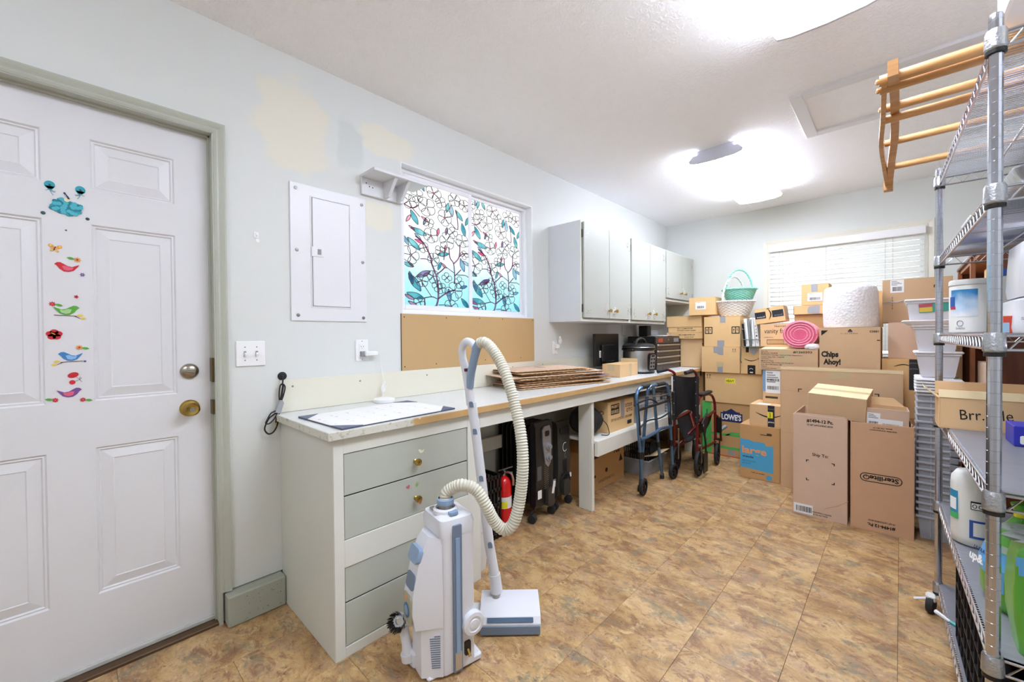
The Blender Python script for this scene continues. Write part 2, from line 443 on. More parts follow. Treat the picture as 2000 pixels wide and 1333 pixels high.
# back wall with its window
B0, B1, BZ0, BZ1 = 1.078, 2.225, 0.98, 2.11
wb = G()
for a, b in (((0, YB, 0), (B0, YB + 0.1, ZC)), ((B1, YB, 0), (XW + 0.1, YB + 0.1, ZC)), ((B0, YB, 0), (B1, YB + 0.1, BZ0)), ((B0, YB, BZ1), (B1, YB + 0.1, ZC))): wb.box(a, b)
part(wb, 'wall_back', W_wall, kind='structure')
part(G().box((XW, YF, 0), (XW + 0.1, YB, ZC)), 'wall_right', W_wall, kind='structure')
part(G().box((-0.12, YF - 0.1, 0), (XW + 0.1, YF, ZC)), 'wall_front', W_wall, kind='structure')
# concrete curb under the wall beside the door
M_['curb'] = mat('painted_concrete', '#a3a698', 0.75, var=0.10, vscale=7, bump=0.5, bscale=45)
cb = G().box((-0.02, 0.424, 0.0), (0.057, 0.6445, 0.131), 0.006)
cb_o = part(cb, 'baseboard_left', M_['curb'], kind='structure')
pits = G()
rp = random.Random(2)
for k in range(26): pits.lathe([(0.0008, -0.001), (rp.uniform(0.0008, 0.002), 0.0004)], 6, FX(0.057, rp.uniform(0.44, 0.63), rp.uniform(0.012, 0.118)))
part(pits, 'pit', M_['inkbrown'], cb_o, kind='stuff')

# door_1: frame, casing, slab with six raised panels
M_['door'] = mat('door_paint', '#dcdcde', 0.38, var=0.01, vscale=3, bump=0.04, bscale=220)
door = struct('door_1', (-0.06, (D0 + D1) / 2, 0))
xs = sorted({-0.411, 0.3995, -0.304, -0.066, 0.0515, 0.2885}); zs = sorted({0.028, 2.041, 0.272, 0.808, 0.978, 1.616, 1.742, 1.922})
ds = G(); X = -0.058
pan = [(a, b, c, d) for a, b in ((-0.304, -0.066), (0.0515, 0.2885)) for c, d in ((0.272, 0.808), (0.978, 1.616), (1.742, 1.922))]
for i in range(len(xs) - 1):
    for k in range(len(zs) - 1):
        if not any(abs(xs[i] - p[0]) < 1e-6 and abs(zs[k] - p[2]) < 1e-6 for p in pan):
            ds.add([(X, xs[i], zs[k]), (X, xs[i + 1], zs[k]), (X, xs[i + 1], zs[k + 1]), (X, xs[i], zs[k + 1])], [(0, 1, 2, 3)])
for (a, b, c, d) in pan:
    rings = [(0, 0), (0.005, -0.006), (0.010, -0.0045), (0.014, -0.010), (0.046, -0.002), (0.049, -0.004)]
    for (o0, h0), (o1, h1) in zip(rings, rings[1:]):
        q0 = [(X + h0, a + o0, c + o0), (X + h0, b - o0, c + o0), (X + h0, b - o0, d - o0), (X + h0, a + o0, d - o0)]
        q1 = [(X + h1, a + o1, c + o1), (X + h1, b - o1, c + o1), (X + h1, b - o1, d - o1), (X + h1, a + o1, d - o1)]
        for t in range(4): u = (t + 1) % 4; ds.add([q0[t], q0[u], q1[u], q1[t]], [(0, 1, 2, 3)])
    o1, h1 = rings[-1]; ds.add([(X + h1, a + o1, c + o1), (X + h1, b - o1, c + o1), (X + h1, b - o1, d - o1), (X + h1, a + o1, d - o1)], [(0, 1, 2, 3)])
ds.box((-0.1, -0.411, 0.028), (-0.0715, 0.3995, 2.041))
ds.box((-0.0715, -0.411, 0.028), (-0.0585, -0.405, 2.041)); ds.box((-0.0715, 0.394, 0.028), (-0.0585, 0.3995, 2.041)); ds.box((-0.0715, -0.405, 2.035), (-0.0585, 0.394, 2.041)); ds.box((-0.0715, -0.405, 0.028), (-0.0585, 0.394, 0.034))
part(ds, 'door_slab', M_['door'], door, 20)
M_['casing'] = mat('sage_trim_paint', '#b2b5a8', 0.42, var=0.03, vscale=6)
jb = G()
jb.box((-0.12, D1 - 0.002, 0.0), (0.004, D1 + 0.012, DZ + 0.01)); jb.box((-0.12, D0 - 0.012, 0), (0.004, D0 + 0.002, DZ + 0.01)); jb.box((-0.12, D0, DZ - 0.004), (0.004, D1, DZ + 0.012))
jb.box((-0.055, D1 - 0.008, 0.0), (-0.035, D1, DZ)); jb.box((-0.055, D0, DZ - 0.01), (-0.035, D1, DZ - 0.004))
part(jb, 'door_jamb', M_['casing'], door)
def casing_profile(): return [(0.0, 0.0), (0.0, 0.006), (0.010, 0.009), (0.016, 0.008), (0.026, 0.013), (0.034, 0.016), (0.040, 0.016), (0.042, 0.0)]
cs = G(); pr = casing_profile(); path = [((D1 + 0.003), 0.135), ((D1 + 0.003), DZ + 0.0), (D0 - 0.003, DZ + 0.0), (D0 - 0.003, 0.0)]
loops = []
for (yy, zz), (sy, sz) in zip(path, ((1, 0), (1, 1), (-1, 1), (-1, 0))): loops.append([(h, yy + o * sy, zz + o * sz) for o, h in pr])
for a, b in zip(loops, loops[1:]):
    for t in range(len(pr) - 1): cs.add([a[t], a[t + 1], b[t + 1], b[t]], [(0, 1, 2, 3)])
part(cs, 'trim_1', M_['casing'], None, 20, kind='structure')
sw = G().box((-0.064, -0.411, 0.012), (-0.045, 0.398, 0.028), 0.002)
part(sw, 'door_sweep', mat('dirty_white_vinyl', '#bcbcb6', 0.5, var=0.2, vscale=20), door)
part(G().box((-0.12, D0, -0.003), (-0.005, D1, 0.012), 0.003), 'threshold', mat('worn_bronze_threshold', '#5d4630', 0.5, 0.3, var=0.35, vscale=25), door)
M_['nickel'] = mat('satin_nickel', '#a79f92', 0.28, 1.0)
dk = FX(-0.058, 0.3276, 1.067)
db = part(G().lathe([(0.001, 0.017), (0.012, 0.017), (0.026, 0.012), (0.031, 0.006), (0.032, 0.0)], 32, dk, close=False), 'deadbolt', M_['nickel'], door)
part(G().box((-0.006, -0.017, 0.014), (0.006, 0.017, 0.030), 0.003, dk @ Matrix.Rotation(R(78), 4, 'Z')), 'thumb_turn', M_['nickel'], db)
kn = FX(-0.058, 0.326, 0.916)
kb = part(G().lathe([(0.034, 0.0), (0.034, 0.003), (0.029, 0.009), (0.014, 0.012), (0.012, 0.026), (0.022, 0.034), (0.0265, 0.044), (0.026, 0.055), (0.020, 0.062), (0.010, 0.060), (0.0005, 0.060)], 32, kn, close=False), 'door_knob', M_['brass'], door)
part(G().lathe([(0.0095, 0.0600), (0.0095, 0.0635), (0.0005, 0.0635)], 16, kn, close=False), 'knob_button', M_['nickel'], kb)
sp = G().box((-0.05, D1 - 0.0105, 0.885), (-0.012, D1 - 0.0015, 0.945), 0.001).box((-0.05, D1 - 0.0105, 1.02), (-0.012, D1 - 0.0015, 1.12), 0.001)
part(sp, 'strike_plate', mat('aged_brass', '#6b5a38', 0.4, 0.9), door)

# ------------------------------------------------------------------ stickers on the door
stc = {k: mat('sticker_' + k, v, 0.35) for k, v in dict(teal='#2a9fb0', teald='#1d7e92', teal2='#4bb4c4', red='#c8232f', pink='#e0617b', dkred='#97182a', green='#58a83a', lgreen='#a7cf93', orange='#e59a4a', brown='#5b3226', yellow='#e5c95e', blue='#3f80c0', lblue='#8ab9e0', purple='#7a4d96', lpur='#b48fc4', gem='#2a4d57', cream='#e8e2c0', navy='#2d2f6b').items()}
SX = -0.0575
def sp_(y, z, ang=0, flip=1, h=0.0):
    m = frame((SX + h, y, z), (0, 1, 0), (0, 0, 1)) @ Matrix.Rotation(R(ang), 4, 'Z')
    return m @ Matrix.Diagonal((flip, 1, 1, 1))
def decal(polys, m, M, h=0.0012, g=None):
    g = g or G()
    for p in polys: g.prism(p, 0, h, M)
    return g
BIRD = [(-.030, .010), (-.024, .016), (-.016, .017), (-.008, .012), (.002, .005), (.012, .003), (.022, .008), (.030, .012), (.026, .004), (.016, -.010), (.004, -.015), (-.008, -.014), (-.018, -.006), (-.024, .004)]
WING = [(-.012, .004), (-.004, .006), (.006, .001), (.016, .002), (.012, -.007), (.002, -.011), (-.008, -.008)]
LEAF = [(0, 0), (.006, .004), (.013, .004), (.020, 0), (.013, -.004), (.006, -.004)]
def flower(n, r0, r1): return [((r1 if k % 2 else r0) * math.cos(PI * k / n), (r1 if k % 2 else r0) * math.sin(PI * k / n)) for k in range(2 * n)]
def bird(y, z, flip, body, wing, label, twig=None, s=1.0, ang=0):
    M = sp_(y, z, ang, flip) @ Matrix.Scale(s, 4)
    r = thing('bird_sticker', label, 'sticker', (SX, y, z - 0.02))
    part(decal([BIRD], 0, M), 'body', stc[body], r); part(decal([WING], 0, M @ Matrix.Translation((0, 0, .001)), .0010), 'wing', stc[wing], r)
    if twig:
        T = sp_(y, z, 0, twig); g = G(); g.prism([(-.024, -.018), (.03, -.0155), (.03, -.0175), (-.024, -.020)], 0, .0008, T); g.prism([(-.02, -.018), (-.034, -.027), (-.034, -.0285), (-.016, -.0185)], 0, .0008, T)
        part(g, 'twig', stc['brown'], r); part(decal([[(-.024 - u * .9, -.016 + v) for u, v in LEAF], [(-.032 - u * .8, -.027 + v) for u, v in LEAF]], 0, T), 'bud', stc['yellow'], r)
def bloom(y, z, n, r1, col, label, leaf=0, core=None):
    r = thing('flower_sticker', label, 'sticker', (SX, y, z - r1))
    part(decal([flower(n, r1, r1 * .55)], 0, sp_(y, z)), 'petals', stc[col], r)
    part(decal([circle(r1 * .28, 8)], 0, sp_(y, z, h=.0012)), 'centre', stc[core or 'dkred'], r)
    if leaf: part(decal([[(u + r1 * .6, v) for u, v in LEAF]], 0, sp_(y, z, -12, leaf)), 'leaf', stc['green'], r)
pk = thing('peacock_sticker', 'teal peacock sticker with layered tail feathers high on the white door', 'sticker', (SX, -0.008, 1.64))
rf_ = random.Random(8); fan = [[], [], []]
for k in range(64):
    a = k * 2.39996; q = (k / 64) ** .5; fan[(k * 5) % 3].append(circle(.0068, 9, .037 * q * math.cos(a), .025 * q * math.sin(a) + .004 * math.cos(3 * a), .0060))
part(decal([circle(.036, 24, 0, 0, .024)], 0, sp_(-.008, 1.664), .0014), 'tail_fan', stc['teal'], pk)
for row, cc_ in enumerate(('teal', 'teald', 'teal2')):
    g = G()
    for j, p in enumerate(fan[row]): g.prism(p, .001, .0018 + .00004 * j + .0005 * row, sp_(-.008, 1.664))
    part(g, 'tail_feathers', stc[cc_], pk)
part(decal([circle(.0075, 10, .002, .010)], 0, sp_(-.008, 1.68, h=.003)), 'breast', stc['cream'], pk)
part(decal([[(.004, .012), (.009, .014), (.005, .022), (-.001, .031), (-.006, .031), (-.001, .026)], circle(.003, 8, -.004, .032)], 0, sp_(-.008, 1.68, h=.003)), 'neck', stc['navy'], pk)
for y, z, f, lb in ((-.0462, 1.727, 1, 'teal peacock feather sticker on the left above the peacock'), (.0267, 1.727, -1, 'teal peacock feather sticker on the right above the peacock')):
    r = thing('feather_sticker', lb, 'sticker', (SX, y, z - .02), 'peacock feather stickers')
    part(decal([circle(.013, 14, 0, .006, .014), [(-.011, .002), (.011, .002), (.005, -.010), (-.002, -.012)]], 0, sp_(y, z, 0, f)), 'vane', stc['teal'], r)
    part(decal([circle(.0035, 10, 0, .005)], 0, sp_(y, z, 0, f, .0012)), 'eye', stc['gem'], r)
    q = G()
    for pts in ([(0, -.008), (.002, -.018), (.008, -.028)], [(0, -.010), (.010, -.014), (.014, -.013)], [(-.001, -.008), (-.008, -.014), (-.011, -.013)], [(.001, -.014), (.011, -.017), (.013, -.016)]): q.ribbon(pts, .0014, sp_(y, z, 0, f, .0006))
    part(q, 'quill', stc['teald'], r)
for y, z, rr, lb in ((-.0626, 1.634, .006, 'round teal gem sticker left of the peacock'), (.0432, 1.634, .0055, 'round teal gem sticker right of the peacock'), (-.010, 1.584, .0028, 'tiny dark gem sticker between peacock and butterfly'), (.0296, 1.1232, .0035, 'tiny purple dot sticker right of the blue bird')):
    solo(G().lathe([(rr, 0), (rr * .8, rr * .4), (.0002, rr * .55)], 12, sp_(y, z), close=False), 'gem_sticker', stc['gem' if z > 1.2 else 'purple'], lb, 'sticker', 'gem stickers')
bf = thing('butterfly_sticker', 'orange and olive butterfly sticker below the peacock', 'sticker', (SX, -.0374, 1.50))
BM = sp_(-.0374, 1.5175, -18)
part(decal([[(0, 0), (.004, .012), (.012, .015), (.016, .008), (.010, .001)], [(0, 0), (-.006, .008), (-.016, .010), (-.018, .003), (-.008, -.002)], [(0, -.001), (.008, -.003), (.013, -.009), (.006, -.011)], [(0, -.001), (-.008, -.005), (-.007, -.014), (0, -.011)]], 0, BM), 'wings', stc['orange'], bf)
part(decal([circle(.003, 8, .010, .009), circle(.003, 8, -.012, .005), circle(.0025, 8, .008, -.007), circle(.0025, 8, -.004, -.009)], 0, BM @ Matrix.Translation((0, 0, .0008)), .0008), 'wing_spots', stc['yellow'], bf)
part(decal([[(-.0012, -.008), (.0012, -.008), (.0012, .006), (-.0012, .006)]], 0, BM @ Matrix.Translation((0, 0, .0012)), .0008), 'body', stc['brown'], bf)
bloom(.0158, 1.4837, 8, .0105, 'orange', 'orange flower sticker with leaf above the pink bird', -1)
bird(-.0094, 1.4537, 1, 'red', 'pink', 'red and pink bird sticker on the white door')
bloom(.0276, 1.4324, 6, .0075, 'purple', 'small purple flower sticker below right of the pink bird', 0, 'lpur')
bloom(.0114, 1.3528, 5, .0070, 'red', 'tiny plain red flower sticker above the green bird')
bloom(-.046, 1.3245, 8, .0095, 'red', 'red flower sticker with leaf left above the green bird', 1, 'pink')
bird(-.0127, 1.3029, -1, 'green', 'lgreen', 'green bird sticker on a brown twig', -1, 1.05)
hb = thing('hibiscus_sticker', 'large ruffled red hibiscus flower sticker on the door', 'sticker', (SX, -.0428, 1.20))
part(decal([circle(.0105, 10, .010 * math.cos(R(a)), .009 * math.sin(R(a)), .0095) for a in (18, 90, 162, 234, 306)], 0, sp_(-.0428, 1.2187)), 'petals', stc['red'], hb)
part(decal([[(-.008, .006), (.002, -.001), (.003, .001), (-.006, .008)]], 0, sp_(-.0428, 1.2187, h=.0012)), 'stamen', stc['orange'], hb)
bloom(.0164, 1.173, 8, .0100, 'orange', 'orange flower sticker with leaf above the blue bird', 1)
bird(-.0052, 1.1411, 1, 'blue', 'lblue', 'blue bird sticker perched on a twig', 1)
ch = thing('cherry_sticker', 'pair of red cherries sticker with a thin stem', 'sticker', (SX, 0, 1.04))
part(decal([circle(.014, 14, 0, 0, .0095)], 0, sp_(.0, 1.0758, 18)), 'cherry', stc['red'], ch); part(decal([circle(.0078, 12)], 0, sp_(-.0025, 1.0505)), 'cherry', stc['red'], ch)
part(G().ribbon([(.006, -.006), (.015, -.016), (.021, -.026)], .001, sp_(0, 1.0758, h=.0006)).ribbon([(.005, -.022), (.014, -.017), (.017, -.008), (.021, -.012), (.015, -.017)], .001, sp_(0, 1.0758, h=.0006)), 'stem', stc['brown'], ch)
bird(-.0095, 1.0134, -1, 'purple', 'pink', 'purple bird sticker with orange markings lowest on the door')
bloom(-.0436, .9922, 8, .0090, 'red', 'red flower sticker with leaf left below the purple bird', -1, 'pink')
bloom(.0226, .9862, 8, .0090, 'red', 'red flower sticker with leaf right below the purple bird', 1, 'pink')

# ------------------------------------------------------------------ window_1, stained-glass film
win = struct('window_1', (-0.07, 1.865, AZ0))
M_['vinyl'] = mat('white_window_vinyl', '#ececf0', 0.3)
rv = G(); t = 0.004
rv.box((-0.118, A0 - t, AZ0 - t), (0.001, A0 + t, AZ1 + t)); rv.box((-0.118, A1 - t, AZ0 - t), (0.001, A1 + t, AZ1 + t)); rv.box((-0.118, A0 + t, AZ1 - t), (0.001, A1 - t, AZ1 + t)); rv.box((-0.118, A0 + t, AZ0 - t), (0.001, A1 - t, AZ0 + t))
part(rv, 'window_reveal', mat('reveal_paint', '#e4e5e6', 0.45), win)
def rect_frame(g, y0, y1, z0, z1, w, x0, x1, bev=0.003):
    g.box((x0, y0, z0), (x1, y0 + w, z1), bev); g.box((x0, y1 - w, z0), (x1, y1, z1), bev); g.box((x0, y0 + w, z1 - w), (x1, y1 - w, z1), bev); g.box((x0, y0 + w, z0), (x1, y1 - w, z0 + w), bev); return g
part(rect_frame(G(), A0, A1, AZ0, AZ1, 0.026, -0.105, -0.055), 'window_frame', M_['vinyl'], win)
part(rect_frame(G(), A0 + 0.026, 1.878, AZ0 + 0.026, AZ1 - 0.026, 0.030, -0.082, -0.060), 'sash', M_['vinyl'], win)
part(rect_frame(G(), 1.852, A1 - 0.026, AZ0 + 0.026, AZ1 - 0.026, 0.024, -0.100, -0.084), 'sash', M_['vinyl'], win)
M_['film'] = None
def film_base():
    m = bpy.data.materials.new('pale_aqua_film'); m.use_nodes = True
    nt = m.node_tree; n = nt.nodes; b = n['Principled BSDF']; out = n['Material Output']
    pos = geo_pos(nt); sx = n.new('ShaderNodeSeparateXYZ'); nt.links.new(pos, sx.inputs[0])
    zz = mth(nt, 'ADD', sx.outputs[2], mth(nt, 'MULTIPLY', noise(nt, pos, 6.0, 3), 0.25))
    c = ramp(nt, mth(nt, 'SUBTRACT', zz, 1.25), [(0.25, '#b4dde4'), (0.46, '#cde9ee'), (0.62, '#f0f6f4'), (1.0, '#fbfaf6')])
    t = n.new('ShaderNodeBsdfTranslucent'); mx = n.new('ShaderNodeMixShader'); mx.inputs[0].default_value = 0.8
    nt.links.new(c, b.inputs['Base Color']); nt.links.new(c, t.inputs[0]); nt.links.new(b.outputs[0], mx.inputs[1]); nt.links.new(t.outputs[0], mx.inputs[2]); nt.links.new(mx.outputs[0], out.inputs[0])
    return m
FB = film_base()
F_ = dict(teal=film_mat('film_teal', '#2f8fa6', '#8fcfd0'), tealb=film_mat('film_blue', '#4a86ad', '#b8cfe0'), pink=film_mat('film_pink', '#e0467f', '#f3a9c0'), mauve=film_mat('film_mauve', '#9b4f78', '#c98aa8'), plum=film_mat('film_plum', '#7a5a88', '#b9a3c4'), white=film_mat('film_white', '#fbfaf6', '#f4f6f2'), line=mat('film_lead_line', '#55484f', 0.6), core=film_mat('film_core', '#d8365f', '#e87f97'))
FW, FH = 600.0, 1070.0
BR = [([(262, 1105), (292, 1020), (297, 930), (282, 800), (240, 690), (230, 630), (170, 520), (100, 470)], 15), ([(282, 780), (330, 740), (362, 705)], 9), ([(232, 668), (190, 655), (140, 660)], 8), ([(295, 1000), (345, 960), (400, 925), (462, 905)], 13), ([(452, 850), (457, 790), (447, 660), (412, 610), (402, 510)], 10), ([(447, 660), (502, 590), (512, 470)], 10), ([(505, 585), (545, 550), (598, 545)], 9), ([(462, 770), (522, 705)], 8), ([(482, 760), (560, 755), (598, 770)], 8), ([(450, 745), (372, 700)], 8), ([(2, 215), (75, 235), (130, 195)], 10), ([(75, 235), (140, 295)], 8), ([(480, 160), (492, 330), (422, 285)], 8), ([(285, 1000), (240, 985), (172, 1000)], 9), ([(172, 1000), (176, 1090)], 7), ([(235, 985), (150, 860)], 6), ([(300, 1055), (360, 1050)], 6), ([(352, 640), (365, 520)], 6), ([(500, 490), (455, 440)], 6)]
LV = [('teal', 100, 30, 78, 85), ('teal', 160, 25, -62, 85), ('tealb', 70, 20, -80, 60), ('teal', 92, 310, -62, 130), ('teal', 392, 150, 78, 95), ('tealb', 432, 170, -85, 110), ('teal', 505, 195, -50, 115), ('teal', 550, 320, -75, 125), ('teal', 590, 230, 65, 100), ('teal', 85, 540, -42, 140), ('tealb', 20, 520, -60, 90), ('teal', 130, 425, -18, 140), ('tealb', 120, 470, -40, 70), ('teal', 345, 588, 14, 115), ('tealb', 535, 660, -72, 130), ('tealb', 575, 640, -30, 80), ('teal', 90, 870, -55, 180), ('tealb', 60, 835, -75, 110), ('teal', 95, 985, -15, 150), ('plum', 165, 790, 28, 140), ('tealb', 402, 960, -82, 120), ('teal', 560, 1025, -50, 120), ('teal', 35, 725, -20, 90), ('tealb', 180, 330, 70, 60), ('teal', 310, 700, 70, 80), ('teal', 500, 1090, 10, 100), ('tealb', 545, 870, 20, 80)]
BU = [('pink', 42, 330, 60, 75), ('pink', 182, 305, -28, 70), ('pink', 132, 510, -15, 80), ('pink', 368, 530, 86, 62), ('pink', 352, 690, -40, 65), ('pink', 75, 1060, -30, 95), ('pink', 45, 1000, -25, 90), ('pink', 300, 395, 80, 75), ('plum', 380, 370, 80, 75), ('pink', 70, 405, -30, 60), ('pink', 190, 790, 25, 60), ('mauve', 60, 720, -40, 60)]
FL = [(265, 55, 66, 0), (200, 195, 78, 20), (365, 250, 72, 10), (50, 180, 60, 30), (235, 440, 66, 15), (380, 460, 70, 40), (60, 640, 74, 0), (255, 645, 58, 10), (250, 800, 56, 25), (455, 915, 84, 30), (420, 1060, 62, 0), (540, 430, 66, 12), (150, 850, 56, 40), (460, 60, 62, 45), (290, 880, 52, 5), (20, 60, 46, 0), (330, 900, 50, 30), (330, 120, 50, 20), (560, 90, 58, 10), (120, 120, 54, 33), (440, 370, 52, 0), (170, 560, 46, 20), (320, 560, 46, 50), (500, 830, 50, 12), (380, 800, 44, 0), (130, 1040, 46, 15), (555, 560, 42, 0), (220, 330, 46, 60)]
def petal(a, ln, wd, c):
    ca, sa = math.cos(a), math.sin(a)
    pts = [(0.10, 0), (0.3, .30), (0.6, .5), (0.85, .42), (1.0, .1), (0.97, -.18), (0.82, -.45), (0.55, -.46), (0.28, -.26)]
    return [(c[0] + (u * ln) * ca - (v * wd) * sa, c[1] + (u * ln) * sa + (v * wd) * ca) for u, v in pts]
def leafshape(cx, cy, ang, ln, wd=.36):
    ca, sa = math.cos(R(ang)), math.sin(R(ang))
    pts = [(-.5, 0), (-.28, .30), (0, .5), (.28, .34), (.5, 0), (.25, -.36), (0, -.46), (-.3, -.28)]
    return [(cx + u * ln * ca - v * ln * wd * sa, cy + u * ln * sa + v * ln * wd * ca) for u, v in pts]
def film(y0, y1, z0, z1, x, seed):
    rf = random.Random(seed)
    fp = part(G().box((x - 0.0015, y0, z0), (x, y1, z1)), 'glass_film', FB, win)
    sy = (y1 - y0) / FW; sz = (z1 - z0) / FH
    M = frame((x, y0, z1), (0, 1, 0), (0, 0, 1)) @ Matrix.Diagonal((sy, -sz, 1, 1))
    def clipp(p): return [(min(max(a, 0), FW), min(max(b, 0), FH)) for a, b in p]
    lay = {k: G() for k in F_}
    def outline(g, p, w=6.0, h=0.0011):
        q = [Vector(v) for v in p] + [Vector(p[0])]
        for a, b in zip(q, q[1:]):
            if (b - a).length > 1:
                d = (b - a).normalized() * .8; g.ribbon([a - d, b + d], w, M, h)
    cnt = [0]
    def put(k, p, h, o=True):
        cnt[0] += 1
        p = clipp([tuple(v)[:2] for v in smooth_pts([(a, b, 0) for a, b in p], 3, True)])
        if k != 'white': lay[k].flat(p, M, .0002 + cnt[0] * 4e-6)
        if o: outline(lay['line'], p, 6.0, .0011 + cnt[0] * 1e-6)
    for (cx, cy, r_, a0) in FL:
        n = 5 if r_ > 55 else 4
        for k in range(n):
            put('white', petal(R(a0 + 360 / n * k + rf.uniform(-10, 10)), r_ * rf.uniform(.9, 1.15), r_ * .98, (cx, cy)), .0003)
    for k, cx, cy, a, ln in LV: put(k, leafshape(cx, cy, -a, ln), .0005)
    for k, cx, cy, a, ln in BU: put(k, leafshape(cx, cy, -a, ln, .34), .0007)
    for pts, w in BR:
        sp = [(v.x, v.y) for v in smooth_pts([(a, b, 0) for a, b in pts], 4)]
        sp = clipp(sp); cnt[0] += 1; lay['mauve'].ribbon(sp, w, M, .0009 + cnt[0] * 3e-6)
        for off in (-w / 2, w / 2):
            lay['line'].ribbon([(a, b + 0) if abs(off) < 0 else (a + off * .8, b + off * .35) for a, b in sp], 4.0, M, .0011)
    for (cx, cy, r_, a0) in FL[::2]: lay['core'].flat(clipp(flower(6, r_ * .2, r_ * .1) and [(cx + u, cy + v) for u, v in flower(6, r_ * .22, r_ * .1)]), M, .0010)
    names = dict(teal='film_leaves', tealb='film_leaves', plum='film_leaves', pink='film_buds', mauve='film_branches', white='film_petals', line='film_outline', core='film_centres')
    for k, g in lay.items():
        if g.f: part(g, names[k], F_[k], fp, 0, kind='stuff')
film(A0 + 0.054, 1.850, AZ0 + 0.054, AZ1 - 0.054, -0.070, 3)
film(1.874, A1 - 0.049, AZ0 + 0.049, AZ1 - 0.049, -0.091, 5)

# ------------------------------------------------------------------ window_2 with its blind
w2 = struct('window_2', ((B0 + B1) / 2, YB, BZ0))
M_['cream'] = mat('cream_casing', '#dedacd', 0.5)
cg = G(); O = 0.055
pr2 = [(0.0, 0.0), (0.0, 0.010), (0.012, 0.012), (0.018, 0.009), (0.040, 0.014), (0.052, 0.016), (0.055, 0.0)]
lp = []
for (xx, zz, sx_, sz_) in ((B0, BZ0, -1, 0), (B0, BZ1, -1, 1), (B1, BZ1, 1, 1), (B1, BZ0, 1, 0)): lp.append([(xx + o * sx_, YB - h, zz + o * sz_) for o, h in pr2])
for a, b in zip(lp, lp[1:]):
    for k in range(len(pr2) - 1): cg.add([a[k], a[k + 1], b[k + 1], b[k]], [(0, 1, 2, 3)])
part(cg, 'window_casing', M_['cream'], w2, 20)
part(G().box((B0 - 0.07, YB - 0.05, BZ0 - 0.03), (B1 + 0.07, YB + 0.02, BZ0 - 0.003), 0.004), 'window_sill', M_['cream'], w2)
fr = G(); x0, x1 = B0, B1
for a, b in (((x0, YB + .05, BZ0), (x0 + .035, YB + .09, BZ1)), ((x1 - .035, YB + .05, BZ0), (x1, YB + .09, BZ1)), ((x0, YB + .05, BZ1 - .035), (x1, YB + .09, BZ1)), ((x0, YB + .05, BZ0), (x1, YB + .09, BZ0 + .035)), (((x0 + x1) / 2 - .02, YB + .05, BZ0), ((x0 + x1) / 2 + .02, YB + .09, BZ1))): fr.box(a, b, .003)
part(fr, 'window_frame', M_['vinyl'], w2)
gm = bpy.data.materials.new('window_glass'); gm.use_nodes = True
_b = gm.node_tree.nodes['Principled BSDF']; _b.inputs['Base Color'].default_value = (1, 1, 1, 1); _b.inputs['Roughness'].default_value = 0.02; _b.inputs['Alpha'].default_value = 0.12
for a, b in ((x0 + .035, (x0 + x1) / 2 - .02), ((x0 + x1) / 2 + .02, x1 - .035)): part(G().box((a, YB + .068, BZ0 + .035), (b, YB + .072, BZ1 - .035)), 'pane', gm, w2)
part(G().box((-0.078, 1.348, AZ0 + .056), (-0.075, 1.848, AZ1 - .056)), 'pane', gm, win)
part(G().box((-0.097, 1.876, AZ0 + .05), (-0.094, A1 - .05, AZ1 - .05)), 'pane', gm, win)
bl = thing('window_blind', 'white slatted blind drawn closed over the back window', 'blind', ((B0 + B1) / 2, YB - 0.02, 1.01))
slm = bpy.data.materials.new('white_blind_slat'); slm.use_nodes = True
def _slat():
    nt = slm.node_tree; n = nt.nodes; b = n['Principled BSDF']; b.inputs['Base Color'].default_value = srgb('#e9eae6'); b.inputs['Roughness'].default_value = .4
    t = n.new('ShaderNodeBsdfTranslucent'); t.inputs[0].default_value = srgb('#f2f3ee'); mx = n.new('ShaderNodeMixShader'); mx.inputs[0].default_value = .12
    nt.links.new(b.outputs[0], mx.inputs[1]); nt.links.new(t.outputs[0], mx.inputs[2]); nt.links.new(mx.outputs[0], n['Material Output'].inputs[0])
_slat()
part(G().box((1.074, YB - .052, 2.040), (2.228, YB - .004, 2.107), .004), 'headrail', M_['white'], bl)
wdt = (B1 - B0) / 2 - .010
sg = G().box((-wdt, -.0245, -.0014), (wdt, .0245, .0014), .0009, Matrix.Rotation(R(66), 4, 'X'))
sm = mesh_of(sg, 'slat', slm)
for k in range(22):
    o = bpy.data.objects.new('slat', sm); COL.objects.link(o); o.parent = bl
    o.location = (0.0, -0.004, 2.020 - 0.0455 * k - 1.01)
cd = [part(G().box((x_, YB - .038, 1.02), (x_ + .0016, YB - .0365, 2.045)), 'ladder_cord', M_['grey'], bl) for x_ in (1.17, 1.20, 1.55, 1.97, 2.02)]
part(G().box((1.088, YB - .045, 1.005), (2.215, YB - .004, 1.020), .003), 'bottom_rail', M_['white'], bl)

# ------------------------------------------------------------------ attic hatch, ceiling lamps
ht = thing('attic_hatch', 'white framed attic access hatch in the ceiling', 'hatch', (1.97, 3.05, ZC))
hg = G()
H0x, H1x, H0y, H1y = 1.615, 2.45, 2.735, 3.36
for a, b in (((H0x, H0y, ZC - .018), (H0x + .062, H1y, ZC + .001)), ((H1x - .062, H0y, ZC - .018), (H1x, H1y, ZC + .001)), ((H0x + .062, H0y, ZC - .018), (H1x - .062, H0y + .062, ZC + .001)), ((H0x + .062, H1y - .062, ZC - .018), (H1x - .062, H1y, ZC + .001))): hg.box(a, b, .002)
part(hg, 'hatch_frame', mat('hatch_trim_paint', '#e0e0e2', .5), ht)
part(G().box((H0x + .062, H0y + .062, ZC - .004), (H1x - .062, H1y - .062, ZC + .0005)), 'hatch_panel', W_ceil, ht)
M_['lit'] = mat('lit_diffuser', '#ffffff', 0.4, emit='#e8effd', estr=LAMP * 0.9)
